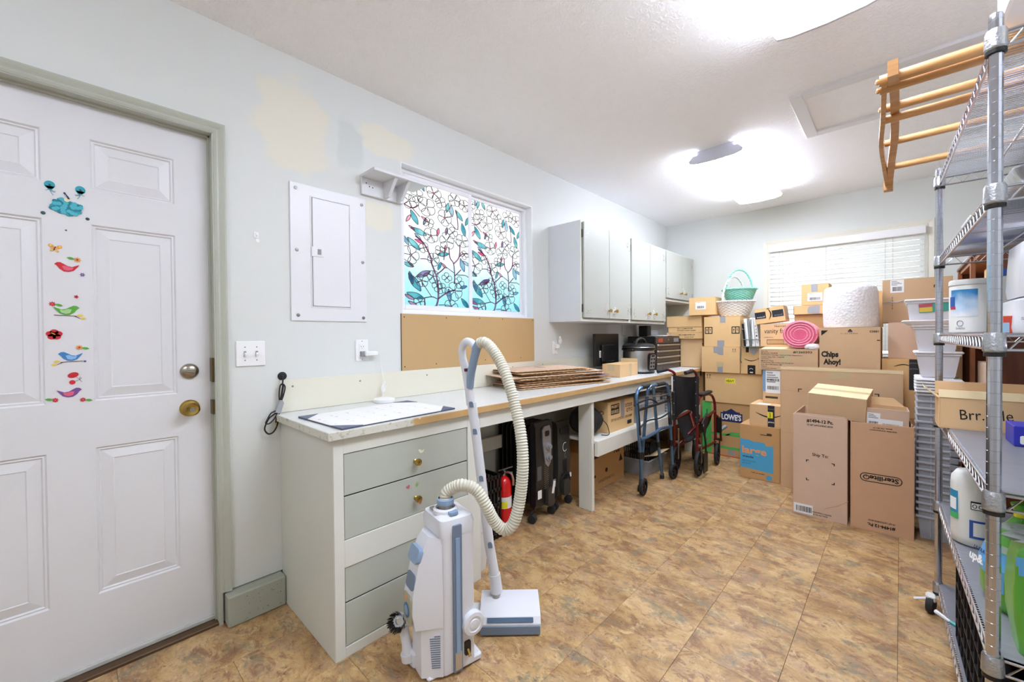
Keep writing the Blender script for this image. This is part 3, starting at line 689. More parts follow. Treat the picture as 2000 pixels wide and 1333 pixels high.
M_['lit2'] = mat('lit_diffuser_far', '#ffffff', 0.4, emit='#e8effd', estr=LAMP * 0.8)  # far fixture, set dimmer to balance brightness across the room
M_['lit3'] = mat('lit_diffuser_added', '#ffffff', 0.4, emit='#e8effd', estr=LAMP * 0.5)  # glow of the added fill lamp behind the camera
M_['fix'] = mat('fixture_enamel', '#c9cbd6', 0.4)
def fixture(x0, x1, y0, y1, label, lit='lit'):
    r = thing('ceiling_light', label, 'lamp', ((x0 + x1) / 2, (y0 + y1) / 2, ZC))
    part(G().box((x0 + .055, y0 + .01, ZC - .05), (x1 - .055, y1 - .01, ZC + .001), .003), 'housing', M_['fix'], r)
    prof = [(x0 + .030, ZC - .030), (x0, ZC - .062), (x0 + .010, ZC - .078), (x0 + .06, ZC - .088), ((x0 + x1) / 2, ZC - .093), (x1 - .06, ZC - .088), (x1 - .010, ZC - .078), (x1, ZC - .062), (x1 - .030, ZC - .030)]
    g = G(); n = len(prof); ya, yb = y0 + .014, y1 - .014
    g.add([(x, ya, z) for x, z in prof] + [(x, yb, z) for x, z in prof], [(i, i + 1, n + i + 1, n + i) for i in range(n - 1)])
    part(g, 'diffuser', M_[lit], r)
    for y_, d in ((y0, .014), (y1 - .014, .014)):
        e = G().prism([(x, z) for x, z in prof], 0, d, frame((0, y_ + d, 0), (1, 0, 0), (0, 0, 1)))
        part(e, 'end_cap', M_['fix'], r)
fixture(0.945, 1.300, 3.085, 4.365, 'fluorescent ceiling light with glowing diffuser beyond the attic hatch', 'lit2')
fixture(1.680, 2.035, 0.80, 2.062, 'large glowing fluorescent ceiling light cut off by the top of the picture')
fixture(1.30, 1.655, -1.70, -0.44, 'added unseen ceiling light that brightens the near end of the room', 'lit3')  # added out of view so the front of the room is lit
# ================================================================== things on the left wall
# breaker panel
M_['panel'] = mat('panel_enamel', '#dedee1', 0.35)
bp_ = thing('breaker_panel', 'white metal breaker panel on the wall between door and window', 'panel', (0, 0.88, 1.28))
part(G().box((0.0005, 0.698, 1.281), (0.007, 1.072, 1.931), .0025), 'cover_plate', M_['panel'], bp_)
g = rect_frame(G(), 0.788, 0.988, 1.346, 1.883, 0.006, 0.007, 0.0095, .001)
part(g, 'door_rim', M_['panel'], bp_)
dr = part(G().box((0.0068, 0.797, 1.354), (0.0125, 0.980, 1.875), .003), 'panel_door', M_['panel'], bp_)
part(rect_frame(G(), 0.7955, 0.9815, 1.3525, 1.8765, 0.0022, 0.0068, 0.0078, 0), 'door_gap', M_['grey'], dr)
la = part(G().box((0.012, 0.790, 1.592), (0.0155, 0.848, 1.640), .002), 'latch', M_['panel'], dr)
part(G().box((0.0153, 0.818, 1.603), (0.0162, 0.836, 1.630), .0004), 'latch_slide', M_['grey'], la)
for y, z in ((0.725, 1.905), (1.050, 1.896), (0.727, 1.615), (1.052, 1.595), (0.729, 1.308), (1.053, 1.303)):
    part(G().lathe([(.0085, 0), (.0075, .003), (.0002, .0038)], 12, FX(.007, y, z), close=False).box((-.006, -.0008, .0036), (.006, .0008, .0043), 0, FX(.007, y, z) @ Matrix.Rotation(R(40 + y * 200), 4, 'Z')), 'screw', M_['screw'], bp_)
for z in (1.40, 1.80): part(G().box((.0095, .981, z - .012), (.0125, .990, z + .012), .001), 'hinge', M_['panel'], bp_)
# adhesive wall hook
wh = thing('wall_hook', 'tiny white adhesive hook on the wall above the light switch', 'hook', (0, .560, 1.64))
part(G().prism(rrect(-.009, -.013, .009, .013, .003), 0, .003, FX(.0004, .5605, 1.655)), 'base_plate', M_['white'], wh)
part(G().tube([(.003, .5605, 1.664), (.006, .5605, 1.655), (.010, .5605, 1.648), (.013, .5605, 1.652)], .0022, 6), 'prong', M_['white'], wh)
part(G().prism(circle(.008, 12), 0, .0012, FX(.0004, .566, 1.632)), 'pull_tab', M_['paper'], wh)
# light switch
ls = thing('light_switch', 'white double toggle switch plate beside the door', 'switch', (0, .532, 1.08))
part(G().box((.0004, .4765, 1.0785), (.0065, .5885, 1.188), .003), 'wall_plate', M_['white'], ls)
for y in (.510, .555):
    sl = part(G().box((.006, y - .005, 1.121), (.0072, y + .005, 1.145), .0004), 'toggle_slot', M_['grey'], ls)
    part(G().box((-.0035, -.009, 0), (.0035, .006, .016), .0015, frame((.006, y, 1.134), (0, 1, 0), (.45, 0, .9))), 'toggle', M_['white'], ls)
    for z in (1.105, 1.162): part(G().lathe([(.003, 0), (.0002, .0012)], 8, FX(.0065, y, z), close=False), 'screw', M_['screw'], ls)
# coiled antenna cord on a black grommet
cc = thing('coiled_cord', 'black coaxial cord coiled and taped, hanging from a black wall grommet', 'cord', (0.02, .62, .78))
part(G().lathe([(.0195, 0), (.018, .006), (.010, .009), (.0045, .008)], 20, FX(.0004, .6575, 1.0256), close=False), 'grommet', M_['rubber'], cc)
cp = [(.004, .657, 1.026), (.018, .655, 1.010), (.024, .650, .985)]
part(G().tube(smooth_pts(cp, 5), .0032, 7), 'lead', M_['rubber'], cc)
def loop(pts, r=.0030): return G().tube(smooth_pts(pts, 6), r, 7)
part(loop([(.020, .640, .900), (.026, .636, .945), (.030, .640, .985), (.030, .650, .992), (.028, .660, .978), (.026, .655, .945), (.022, .642, .905), (.020, .622, .860)]), 'coil', M_['rubber'], cc)
part(loop([(.026, .638, .902), (.034, .643, .95), (.036, .648, .985), (.033, .652, .988), (.030, .648, .95), (.026, .640, .900)]), 'coil', M_['rubber'], cc)
part(loop([(.026, .632, .870), (.028, .612, .858), (.028, .594, .845), (.026, .580, .818), (.026, .576, .795), (.026, .590, .775), (.026, .610, .780), (.028, .626, .810), (.030, .634, .860)], .0034), 'coil', M_['rubber'], cc)
part(loop([(.034, .628, .875), (.036, .600, .868), (.036, .584, .842), (.034, .578, .825), (.034, .592, .822), (.034, .612, .840), (.034, .628, .872)]), 'coil', M_['rubber'], cc)
tp = G()
for k in range(7): pass
tp.prism([(-.011, -.026), (.012, -.024), (.015, .020), (.006, .032), (-.003, .030)], -.010, .012, FX(.028, .632, .890) @ Matrix.Rotation(R(-14), 4, 'Z'))
part(tp, 'tape_wrap', M_['gtape'], cc)
part(G().cyl((.034, .622, .845), (.034, .619, .822), .0045, .0045, 8), 'plug', M_['black'], cc); part(G().cyl((.034, .619, .822), (.034, .618, .812), .0035, .003, 8), 'connector', M_['brass'], cc)
# wall outlet with charger and its puck
ou = thing('wall_outlet', 'white wall outlet above the bench between panel and tan board', 'outlet', (0, 1.043, 1.076))
def outlet(r, y0, z0):
    part(G().box((.0004, y0, z0), (.006, y0 + .070, z0 + .112), .0028), 'wall_plate', M_['white'], r)
    part(G().box((.0058, y0 + .018, z0 + .022), (.0078, y0 + .052, z0 + .090), .001), 'receptacle', M_['white'], r)
    for dz in (.072, .036):
        h = G()
        for dy in (-.0065, .0065): h.box((.0077, y0 + .035 + dy - .001, z0 + dz), (.0081, y0 + .035 + dy + .001, z0 + dz + .007))
        h.lathe([(.0022, 0), (.0001, .0004)], 8, FX(.0077, y0 + .035, z0 + dz - .006), close=False)
        part(h, 'slot', M_['ink'], r)
    for dz in (.008, .104): part(G().lathe([(.003, 0), (.0002, .0012)], 8, FX(.006, y0 + .035, z0 + dz), close=False), 'screw', M_['screw'], r)
outlet(ou, 1.0085, 1.0765)
rt_ = thing('wireless_router', 'white domed puck with a cable, on the bench under the outlet', 'router', (.08, 1.125, .857))
Mp = Matrix.Translation((.080, 1.125, .8575))
part(G().lathe([(.050, 0), (.054, .002), (.055, .016), (.050, .020), (.030, .024), (.0005, .025)], 32, Mp, close=False), 'body', M_['white'], rt_)
part(G().lathe([(.050, -.0004), (.050, .002), (.048, .002)], 32, Mp, close=False), 'foot_ring', M_['grey'], rt_)
part(G().box((.0075, 1.030, 1.100), (.027, 1.056, 1.128), .002), 'power_plug', M_['grey'], rt_)
part(G().box((.020, 1.046, 1.103), (.044, 1.116, 1.126), .004), 'adapter', M_['white'], rt_)
cbp = smooth_pts([(.032, 1.116, 1.115), (.032, 1.128, 1.108), (.034, 1.132, 1.07), (.034, 1.138, 1.03), (.034, 1.146, .99), (.036, 1.150, .955), (.038, 1.146, .915), (.040, 1.140, .888), (.046, 1.135, .872)], 5)
part(G().tube(cbp, .0018, 6), 'cable', M_['white'], rt_)
for dx in (0, .006, -.005):
    part(G().tube(smooth_pts([(.036 + dx, 1.150, .962), (.036 + dx, 1.158 + dx, .945), (.037, 1.150, .905), (.037, 1.140 - dx, .925), (.036 + dx, 1.150, .962)], 5), .0016, 6), 'cable_bundle', M_['white'], rt_)
# second outlet with a plug-in freshener
o2 = thing('wall_outlet', 'white wall outlet low under the first wall cabinet, beside the monitor', 'outlet', (0, 2.71, 1.05))
outlet(o2, 2.676, 1.048)
af = thing('plug_in_freshener', 'clear and white plug-in air freshener in the outlet under the cabinets', 'air freshener', (.02, 2.72, 1.10))
part(G().box((.008, 2.700, 1.095), (.036, 2.742, 1.135), .006), 'body', M_['white'], af)
part(G().ball((.040, 2.735, 1.155), (.018, .022, .024), 12), 'bulb', clear_mat('clear_glass_bulb', '#f2f2ee', .5), af)
part(G().lathe([(.009, 0), (.009, .016), (.004, .022), (.0003, .022)], 12, Matrix.Translation((.040, 2.735, 1.176)), close=False), 'cap', M_['white'], af)

# wall bracket shelf beside the window
sh = thing('wall_shelf', 'short white wooden shelf on a bracket above the left corner of the window', 'shelf', (.06, 1.25, 1.953))
M_['shelf'] = mat('shelf_paint', '#d9dadd', .5)
part(G().box((.0005, 1.046, 2.041), (.150, 1.372, 2.057), .0015), 'board', M_['shelf'], sh)
cl = part(G().box((.0005, 1.046, 1.953), (.018, 1.292, 2.041), .0015), 'cleat', M_['shelf'], sh)
part(G().prism([(.018, 1.957), (.060, 1.957), (.135, 2.041), (.018, 2.041)], 1.172, 1.190, Matrix(((1, 0, 0, 0), (0, 0, 1, 0), (0, 1, 0, 0), (0, 0, 0, 1)))), 'bracket', M_['shelf'], sh)
part(G().prism([(.018, 1.957), (.060, 1.957), (.135, 2.041), (.018, 2.041)], 1.252, 1.270, Matrix(((1, 0, 0, 0), (0, 0, 1, 0), (0, 1, 0, 0), (0, 0, 0, 1)))), 'bracket', M_['shelf'], sh)
for y, z in ((1.072, 2.015), (1.090, 2.000), (1.108, 1.998), (1.28, 1.985)): part(G().lathe([(.0035, 0), (.0002, .0006)], 8, FX(.018, y, z), close=False), 'screw_hole', M_['dark'], cl)
# tan hardboard under the window
M_['hardboard'] = mat('tan_hardboard', '#bd9c6c', .55, var=.05, vscale=4, bump=.05, bscale=300)
hb_ = thing('backing_board', 'tan hardboard panel fixed to the wall under the window', 'board', (.004, 1.864, 1.008))
part(G().box((.0005, 1.281, 1.008), (.0055, 2.448, 1.3345), .001), 'panel', M_['hardboard'], hb_)
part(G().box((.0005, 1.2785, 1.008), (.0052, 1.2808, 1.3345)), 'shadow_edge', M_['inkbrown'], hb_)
for y, z in ((1.30, 1.315), (1.60, 1.318), (1.88, 1.322), (2.10, 1.322), (2.43, 1.322), (1.30, 1.03), (1.52, 1.035), (1.93, 1.04), (2.29, 1.04)):
    part(G().lathe([(.0042, 0), (.0002, .0010)], 8, FX(.0055, y, z), close=False), 'nail', M_['inkbrown'], hb_)

# ================================================================== drawer cabinet and bench
M_['drawer'] = mat('drawer_paint', '#b6bbb0', .45, var=.025, vscale=5)
M_['carc'] = mat('carcass_paint', '#d2d4ca', .5, var=.03, vscale=3)
dc = thing('drawer_cabinet', 'painted drawer cabinet with grey-green drawers under the end of the bench', 'cabinet', (.28, 1.0, 0))
part(G().box((.002, .6465, 0), (.552, .6635, .8265), .001), 'side_panel', M_['carc'], dc)
part(G().box((.002, 1.352, 0), (.552, 1.369, .8265), .001), 'side_panel', M_['carc'], dc)
part(G().box((.002, .6635, .0), (.012, 1.352, .82)), 'back_panel', M_['carc'], dc)
ff = G()
for a, b in (((.545, .6470, 0), (.560, .6845, .8265)), ((.545, 1.2905, 0), (.560, 1.3690, .8265)), ((.545, .6845, .7660), (.560, 1.2905, .8265)), ((.545, .6845, .338), (.560, 1.2905, .4395)), ((.545, .6845, 0), (.560, 1.2905, .0375))): ff.box(a, b, .0008)
part(ff, 'face_frame', M_['cabwhite'], dc)
for k, (z0, z1, knob) in enumerate(((.6075, .763, 1), (.442, .6025, 1), (.2065, .335, 0), (.0405, .2015, 0))):
    d = part(G().box((.30, .6875, z0), (.5565, 1.2875, z1), .0012), 'drawer', M_['drawer'], dc)
    part(G().box((.30, .6848, z0 - .002), (.5535, .6872, z1 + .002)).box((.30, .6848, z1 + .0003), (.5535, 1.290, z1 + .0026)), 'drawer_gap', M_['dark'], d)
    if knob:
        zz = (.669, .511)[k]
        part(G().lathe([(.009, 0), (.009, .003), (.0055, .006), (.005, .014), (.013, .018), (.0155, .025), (.014, .031), (.006, .034), (.0003, .034)], 24, FX(.5565, .9975, zz), close=False), 'knob', M_['brass'], d)
HEART = [(0, -.010), (.010, .001), (.008, .008), (.003, .008), (0, .004), (-.003, .008), (-.008, .008), (-.010, .001)]
hm = mat('heart_sticker', '#c7657a', .5); gs_ = mat('green_sticker', '#8fae54', .5); wm_ = mat('cream_sticker', '#e3e2cc', .5)
solo(G().prism([(u * .9, v * .9) for u, v in HEART], 0, .0008, FX(.5567, .962, .566) @ Matrix.Rotation(R(20), 4, 'Z')), 'heart_sticker', hm, 'pink heart sticker left of the green star on the second drawer', 'sticker')
solo(G().prism([(u * .75, v * .75) for u, v in HEART], 0, .0008, FX(.5567, 1.021, .482) @ Matrix.Rotation(R(-15), 4, 'Z')), 'heart_sticker', hm, 'pink heart sticker below right of the second drawer knob', 'sticker')
solo(G().prism(flower(8, .0125, .004), 0, .0008, FX(.5567, 1.006, .566)), 'star_sticker', gs_, 'green star flower sticker above the second drawer knob', 'sticker')
solo(G().prism(BIRD and [(u * .55, v * .55) for u, v in BIRD], 0, .0008, FX(.5567, 1.030, .705)), 'dove_sticker', wm_, 'small cream dove sticker by the top drawer knob', 'sticker')

wbn = thing('bench_frame', 'painted wooden bench frame with square legs and low shelf', 'bench', (.3, 2.5, 0))
def bench_top():
    m = bpy.data.materials.new('worn_bench_top'); m.use_nodes = True
    nt = m.node_tree; b = nt.nodes['Principled BSDF']; pos = geo_pos(nt)
    c = mixc(nt, noise(nt, pos, 3.0, 5), '#cfd2cd', '#dde0e2')
    c = mixc(nt, ramp(nt, noise(nt, pos, 60, 3), [(.62, (0, 0, 0, 1)), (.75, (.5, .5, .5, 1))]), c, '#9aa09c')
    nt.links.new(c, b.inputs['Base Color']); b.inputs['Roughness'].default_value = .32
    return m
def bench_edge():
    m = bpy.data.materials.new('chipped_paint_edge'); m.use_nodes = True
    nt = m.node_tree; b = nt.nodes['Principled BSDF']; pos = geo_pos(nt); sx = nt.nodes.new('ShaderNodeSeparateXYZ'); nt.links.new(pos, sx.inputs[0])
    nz = mth(nt, 'ADD', sx.outputs[1], mth(nt, 'MULTIPLY', mth(nt, 'SUBTRACT', noise(nt, pos, 22, 5), .5), .28))
    f = ramp(nt, mth(nt, 'SUBTRACT', nz, .55), [(.44, (0, 0, 0, 1)), (.46, (1, 1, 1, 1))])
    c = mixc(nt, f, mixc(nt, ramp(nt, noise(nt, pos, 50, 4), [(.55, (0, 0, 0, 1)), (.7, (1, 1, 1, 1))]), '#d3d2c6', '#a89f8c'), mixc(nt, noise(nt, pos, 12, 5), '#b8925c', '#cba873'))
    nt.links.new(c, b.inputs['Base Color']); b.inputs['Roughness'].default_value = .6
    return m
wtp = thing('worktop', 'long pale worktop with worn wooden front edge along the left wall', 'worktop', (.3, 2.5, .829))
part(G().box((.002, .624, .829), (.576, 4.47, .8575), .001), 'top', bench_top(), wtp)
part(G().box((.5755, .6235, .8275), (.5835, 4.47, .8570), .001).box((.002, .6205, .8275), (.5835, .6240, .8570), .001), 'edge_band', bench_edge(), wtp)
part(G().box((.530, 1.371, .748), (.558, 4.45, .8285), .001), 'apron', M_['cabwhite'], wbn)
M_['bs'] = mat('cream_laminate', '#dfdccb', .4, var=.03, vscale=3)
bs_ = thing('backsplash_board', 'long cream backsplash board on the wall along the bench', 'board', (.003, 2.5, .8585))
bs = part(G().box((.0005, .6445, .8585), (.006, 4.40, 1.0075), .001), 'board', M_['bs'], bs_)
for y, z in ((.70, .975), (1.03, .972), (1.45, .972), (1.78, .975), (2.2, .975), (2.55, .975)): part(G().lathe([(.005, 0), (.0002, .0014)], 8, FX(.006, y, z), close=False), 'screw', M_['screw'], bs)
def leg(y): part(G().box((.437, y, 0), (.530, y + .030, .8285), .002).box((.530, y, 0), (.545, y + .030, .748), .002), 'leg', M_['cabwhite'], wbn)
leg(2.405); leg(4.34)
part(G().box((.040, 2.437, .459), (.545, 4.42, .4775), .002), 'lower_shelf', M_['cabwhite'], wbn)
part(G().box((.546, 2.437, .372), (.572, 4.42, .4770), .002), 'shelf_fascia', M_['cabwhite'], wbn)
part(G().box((.050, 1.371, .435), (.075, 2.40, .520), .002), 'rear_rail', M_['cabwhite'], wbn)

# desk calendar
dk_ = thing('desk_calendar', 'large white desk pad calendar with dark corners lying on the bench end', 'calendar', (.37, .93, .858))
CM = frame((.192, .652, .8580), (.60, .545 * 0 + .0, 0), (0, 1, 0))
ca, sa = math.cos(R(3.0)), math.sin(R(3.0))
CM = frame((.196, .656, .8581), (ca, sa, 0), (-sa, ca, 0))
part(G().box((0, 0, 0), (.375, .555, .0035), .0006, CM), 'backing', mat('dark_card', '#4b4d58', .6), dk_)
pd = part(G().box((.004, .004, .0036), (.371, .551, .0052), .0004, CM), 'page', M_['paper'], dk_)
gl = G()
for k in range(8): gl.rect(.050 + .045 * k, .02, .0508 + .045 * k, .535, CM, .0054)
for k in range(8): gl.rect(.05, .02 + .0735 * k, .365, .0208 + .0735 * k, CM, .0054)
part(gl, 'printed_grid', mat('pale_grey_print', '#c9cace', .7), pd, 0)
for k in range(5):
    for j in range(7):
        if (k * 7 + j) % 3: text(pd, str(1 + (k * 7 + j) % 30), CM @ Matrix.Translation((.066 + .045 * k + .028, .024 + .0735 * j, .0055)) @ Matrix.Rotation(R(90), 4, 'Z'), .010, None, M_['grey'], 'date_print')
cm_ = mat('navy_vinyl_corner', '#59607a', .5)
for px, py, sx_, sy_ in ((0, 0, 1, 1), (.375, 0, -1, 1), (0, .555, 1, -1), (.375, .555, -1, -1)):
    part(G().prism([(px, py), (px + .085 * sx_, py), (px, py + .085 * sy_)][::(1 if sx_ * sy_ > 0 else -1)], .0034, .0066, CM), 'corner_holder', cm_, dk_)

# flattened cartons in a pile
rs = random.Random(11)
base_z = .8590
flat_lab = ['bottom flattened carton of the pile on the bench', 'wide flattened carton near the bottom of the bench pile', 'flattened carton low in the bench pile, short front edge', 'flattened carton with ragged white-printed end, middle of the pile', 'flattened carton with purple printed edge, middle of the pile', 'flattened carton just above the middle of the bench pile', 'long flattened carton sticking out leftwards from the bench pile', 'flattened carton with torn label near the top of the pile', 'flattened carton second from the top of the bench pile', 'topmost flattened carton on the bench pile with a dark slot']
fcol = ['kraft4', 'kraft3', 'kraft4', 'kraft', 'kraft3', 'kraft4', 'kraft3', 'kraft', 'kraft4', 'kraft3']
flats = [(.235, 2.35, .40, .80, -14), (.225, 2.38, .38, .86, -10), (.225, 2.34, .40, .74, -16), (.235, 2.42, .36, .84, -12), (.23, 2.38, .38, .80, -17), (.225, 2.33, .38, .78, -11), (.22, 2.29, .40, .80, -14), (.225, 2.36, .36, .70, -17), (.215, 2.30, .36, .68, -11), (.20, 2.27, .34, .62, -15)]
M_['purple'] = mat('purple_print', '#6f6a94', .6)
for k, (cx_, cy_, w_, l_, an) in enumerate(flats):
    z = base_z + .0118 * k
    r = thing('flattened_carton', flat_lab[k], 'carton', (cx_, cy_, z), 'flattened cartons on the bench', (0, 0, R(an)))
    M = ROOTM[r.name]
    gg = G(); nx = 10
    def sheet(off, x0, x1, y0, y1, sag):
        def fn(u, v): return (x0 + (x1 - x0) * u, y0 + (y1 - y0) * v, off + sag * math.sin(3 * u + k) * .5 + sag * math.cos(5 * v + k) * .5)
        a = G().grid(fn, 5, nx); b_ = G().grid(lambda u, v: tuple(c - (.0027 if i == 2 else 0) for i, c in enumerate(fn(u, v))), 5, nx)
        b_.f = [f[::-1] for f in b_.f]; gg.add(a.v, a.f, M); gg.add(b_.v, b_.f, M)
        W = nx + 1; edge = [j for j in range(W)] + [i * W + nx for i in range(1, 6)] + [5 * W + j for j in range(nx - 1, -1, -1)] + [i * W for i in range(4, 0, -1)]
        n0 = len(gg.v) - 2 * len(a.v)
        for p_, q_ in zip(edge, edge[1:] + edge[:1]): gg.f.append((n0 + p_, n0 + q_, n0 + len(a.v) + q_, n0 + len(a.v) + p_))
    sheet(.0072, -w_ / 2, w_ / 2, -l_ / 2, l_ / 2, .0006); sheet(.0036, -w_ / 2 + .010, w_ / 2 - .004, -l_ / 2 + .02, l_ / 2 - .03, .0004)
    part(gg, 'board', M_[fcol[k]], r)
    if k in (3, 4, 7): part(G().box((w_ / 2 - .09, l_ / 2 - .25, .0074), (w_ / 2 - .002, l_ / 2 - .01, .0084), .0003, M), 'printed_edge', M_['purple' if k != 7 else 'sticker'], r)
    if k == 9:
        part(G().prism([(-.10, .02), (-.01, .05), (.0, .058), (-.09, .04)], .0080, .0086, M), 'slot', M_['dark'], r)
    rag = G()
    for j in range(18):
        y_ = -l_ / 2 + l_ * (j + .5) / 18; rag.box((w_ / 2 - .001, y_ - .012, .0010 + rs.uniform(0, .0015)), (w_ / 2 + rs.uniform(.002, .010), y_ + rs.uniform(.004, .012), .0050), 0, M)
    part(rag, 'torn_edge', M_['kraftd'], r, kind='stuff')
# ================================================================== cartons: one builder for them all
BAR = random.Random(21)
def barcode(root, M, w, h, m=None):
    g = G(); x = 0
    while x < w:
        b = BAR.choice((.0012, .002, .003)) * w / .06; g.rect(x, 0, min(x + b, w), h, M); x += b + BAR.choice((.0012, .002)) * w / .06
    return part(g, 'barcode', m or M_['ink'], root, 0, kind='stuff')
def carton(label, x0, y0, z0, x1, y1, z1, m='kraft', top='closed', rot=0.0, tilt=0.0, group=None, tape=None, seam='x', name='cardboard_carton', cat='carton', inner='kraftin', flapdepth=None):
    """corrugated carton in room coordinates; closed: two butted top flaps, open: walls, floor and raised flaps"""
    c = Vector(((x0 + x1) / 2, (y0 + y1) / 2, z0)); w, d, h = x1 - x0, y1 - y0, z1 - z0
    r = thing(name, label, cat, tuple(c), group, (0, R(tilt), R(rot)))
    M = ROOTM[r.name]; t = .004; m_ = M_[m]
    if top == 'closed':
        part(G().box((-w / 2, -d / 2, 0), (w / 2, d / 2, h - t), .0025, M), 'body', m_, r)
        if seam == 'x':
            for s in (0, 1): part(G().box((-w / 2, -d / 2 if s == 0 else .0008, h - t), (w / 2, -.0008 if s == 0 else d / 2, h), .0012, M), 'flap', m_, r)
            if tape: part(G().box((-w / 2 - .0004, -.026, h - .0002), (w / 2 + .0004, .026, h + .0005), 0, M), 'tape', M_[tape], r)
        else:
            for s in (0, 1): part(G().box((-w / 2 if s == 0 else .0008, -d / 2, h - t), (-.0008 if s == 0 else w / 2, d / 2, h), .0012, M), 'flap', m_, r)
            if tape:
                part(G().box((-.026, -d / 2 - .0004, h - .0002), (.026, d / 2 + .0004, h + .0005), 0, M).box((-.026, -d / 2 - .0006, h - min(.07, h * .3)), (.026, -d / 2 + .0002, h + .0005), 0, M), 'tape', M_[tape], r)
    else:
        b = G(); b.box((-w / 2, -d / 2, 0), (w / 2, d / 2, t), 0, M)
        b.box((-w / 2, -d / 2, t), (-w / 2 + t, d / 2, h), .001, M).box((w / 2 - t, -d / 2, t), (w / 2, d / 2, h), .001, M).box((-w / 2 + t, -d / 2, t), (w / 2 - t, -d / 2 + t, h), .001, M).box((-w / 2 + t, d / 2 - t, t), (w / 2 - t, d / 2, h), .001, M)
        part(b, 'body', m_, r)
    return r, M, w, d, h
def front(M, w, d, h, u, v): return M @ FY(-w / 2 + u, -d / 2 - .0007, v)
def label_on(r, F, w, h, lines=3, code=True, m='sticker'):
    s = part(G().box((0, 0, 0), (w, h, .0006), 0, F), 'paper_label', M_[m], r)
    g = G()
    for k in range(lines): g.rect(w * .08, h * (.92 - .10 * k) - h * .05, w * (.5 + .35 * ((k * 7) % 3) / 2), h * (.92 - .10 * k), F, .0008)
    part(g, 'fine_print', M_['grey'], r, 0, kind='stuff')
    if code: barcode(r, F @ Matrix.Translation((w * .15, h * .12, .0008)), w * .7, h * .34)
    return s
def smile(r, F, w, m='ink', flip=1):
    pts = [(w * t, flip * -w * .16 * math.sin(PI * t)) for t in [i / 14 for i in range(15)]]
    g = G().ribbon(pts, [.002 + w * .045 * math.sin(PI * (i / 14) ** .8) for i in range(15)], F)
    g.ribbon([(w * 1.0, flip * -.004), (w * 1.03, flip * w * .06), (w * .93, flip * w * .055)], w * .03, F)
    part(g, 'printed_arrow', M_[m], r, 0)
def arrows_mark(r, F, s):
    g = G()
    for k in (0, 1):
        x = k * s * .55
        g.rect(x + s * .12, 0, x + s * .22, s * .55, F); g.flat([(x, s * .5), (x + s * .34, s * .5), (x + s * .17, s * .8)], F)
    g.rect(-s * .08, -s * .12, s * .98, -s * .06, F)
    part(g, 'up_arrows', M_['inkbrown'], r, 0)

# small open carton on the bench
r, M, w, d, h = carton('small tan carton with one raised flap on the bench beside the pile', .255, 3.020, .8585, .412, 3.365, .962, 'kraft', 'open', 3)
part(G().box((-w / 2, d / 2 - .14, h - .002), (w / 2 - .004, d / 2, h + .001), .0008, M), 'flap', M_['kraft2'], r)
part(G().box((-w / 2 + .004, -d / 2, h - .002), (w / 2, -.0, h + .001), .0008, M), 'flap', M_['kraft2'], r)
part(G().box((-w / 2, d / 2 - .003, h), (w / 2, d / 2, h + .035), .0008, M @ Matrix.Rotation(0, 4, 'X')), 'raised_flap', M_['kraftin'], r)
part(G().box((w / 2 - .0004, .0, .0), (w / 2 + .0005, .05, h), 0, M), 'tape', M_['tape'], r)
part(G().box((-.03, -d / 2 - .0006, h * .45), (.03, -d / 2, h), 0, M), 'tape', M_['tape'], r)

# monitor standing on the bench, seen from behind
mo = thing('monitor', 'black computer monitor standing on the bench with its back to the room', 'monitor', (.12, 3.28, .858))
MM = frame((.150, 3.095, .930), (-.10, 1, 0), (0, 0, 1))
part(G().box((0, 0, -.030), (.50, .285, 0), .006, MM), 'back_shell', M_['black'], mo)
part(G().box((.10, .03, 0), (.36, .19, .022), .012, MM), 'rear_bulge', M_['black'], mo)
part(G().box((.010, .262, -.034), (.49, .283, -.0005), .004, MM), 'top_bezel', M_['black'], mo)
part(G().box((.19, -.045, -.012), (.27, .10, .012), .004, MM), 'stand_neck', M_['black'], mo)
part(G().box((.12, -.0718, -.060), (.34, -.060, .060), .005, MM), 'stand_base', M_['black'], mo)
mb = part(G().rect(.075, .075, .125, .135, MM, .0008), 'paper_label', M_['sticker'], mo, 0)
for k in range(3): part(G().rect(.080, .085 + .014 * k, .120 - .006 * k, .092 + .014 * k, MM, .0012), 'label_print', M_['grey'], mb, 0)

# pressure cooker
pc = thing('pressure_cooker', 'stainless electric pressure cooker with black lid on the bench', 'cooker', (.375, 3.70, .858))
PM = Matrix.Translation((.330, 3.535, .8585)) @ Matrix.Diagonal((1, 1, 1.10, 1))
part(G().lathe([(.130, 0), (.140, .004), (.140, .014), (.136, .018)], 32, PM), 'base_ring', M_['black'], pc)
part(G().lathe([(.136, .017), (.138, .03), (.138, .165), (.136, .185)], 36, PM, close=False), 'steel_body', M_['steel'], pc)
part(G().lathe([(.136, .184), (.148, .188), (.150, .196), (.148, .204), (.136, .206)], 32, PM), 'rim', M_['black'], pc)
ld = part(G().lathe([(.140, .206), (.144, .212), (.143, .224), (.125, .236), (.08, .244), (.0005, .246)], 32, PM, close=False), 'lid', M_['black'], pc)
part(G().lathe([(.1445, .208), (.147, .2115), (.1445, .215)], 32, PM, close=False), 'trim_ring', M_['steel'], pc)
part(G().tube(smooth_pts([PM @ Vector(p) for p in ((.02, -.105, .232), (.02, -.07, .268), (.02, 0, .282), (.02, .07, .268), (.02, .105, .232))], 6), .013, 10), 'lid_handle', M_['black'], ld)
part(G().cyl(PM @ Vector((-.06, .03, .238)), PM @ Vector((-.06, .03, .262)), .010, .008, 10), 'steam_valve', M_['black'], ld)
for s in (-1, 1): part(G().box((-.03, s * .148 - .02, .180), (.03, s * .148 + .02, .200), .006, PM), 'side_handle', M_['black'], pc)
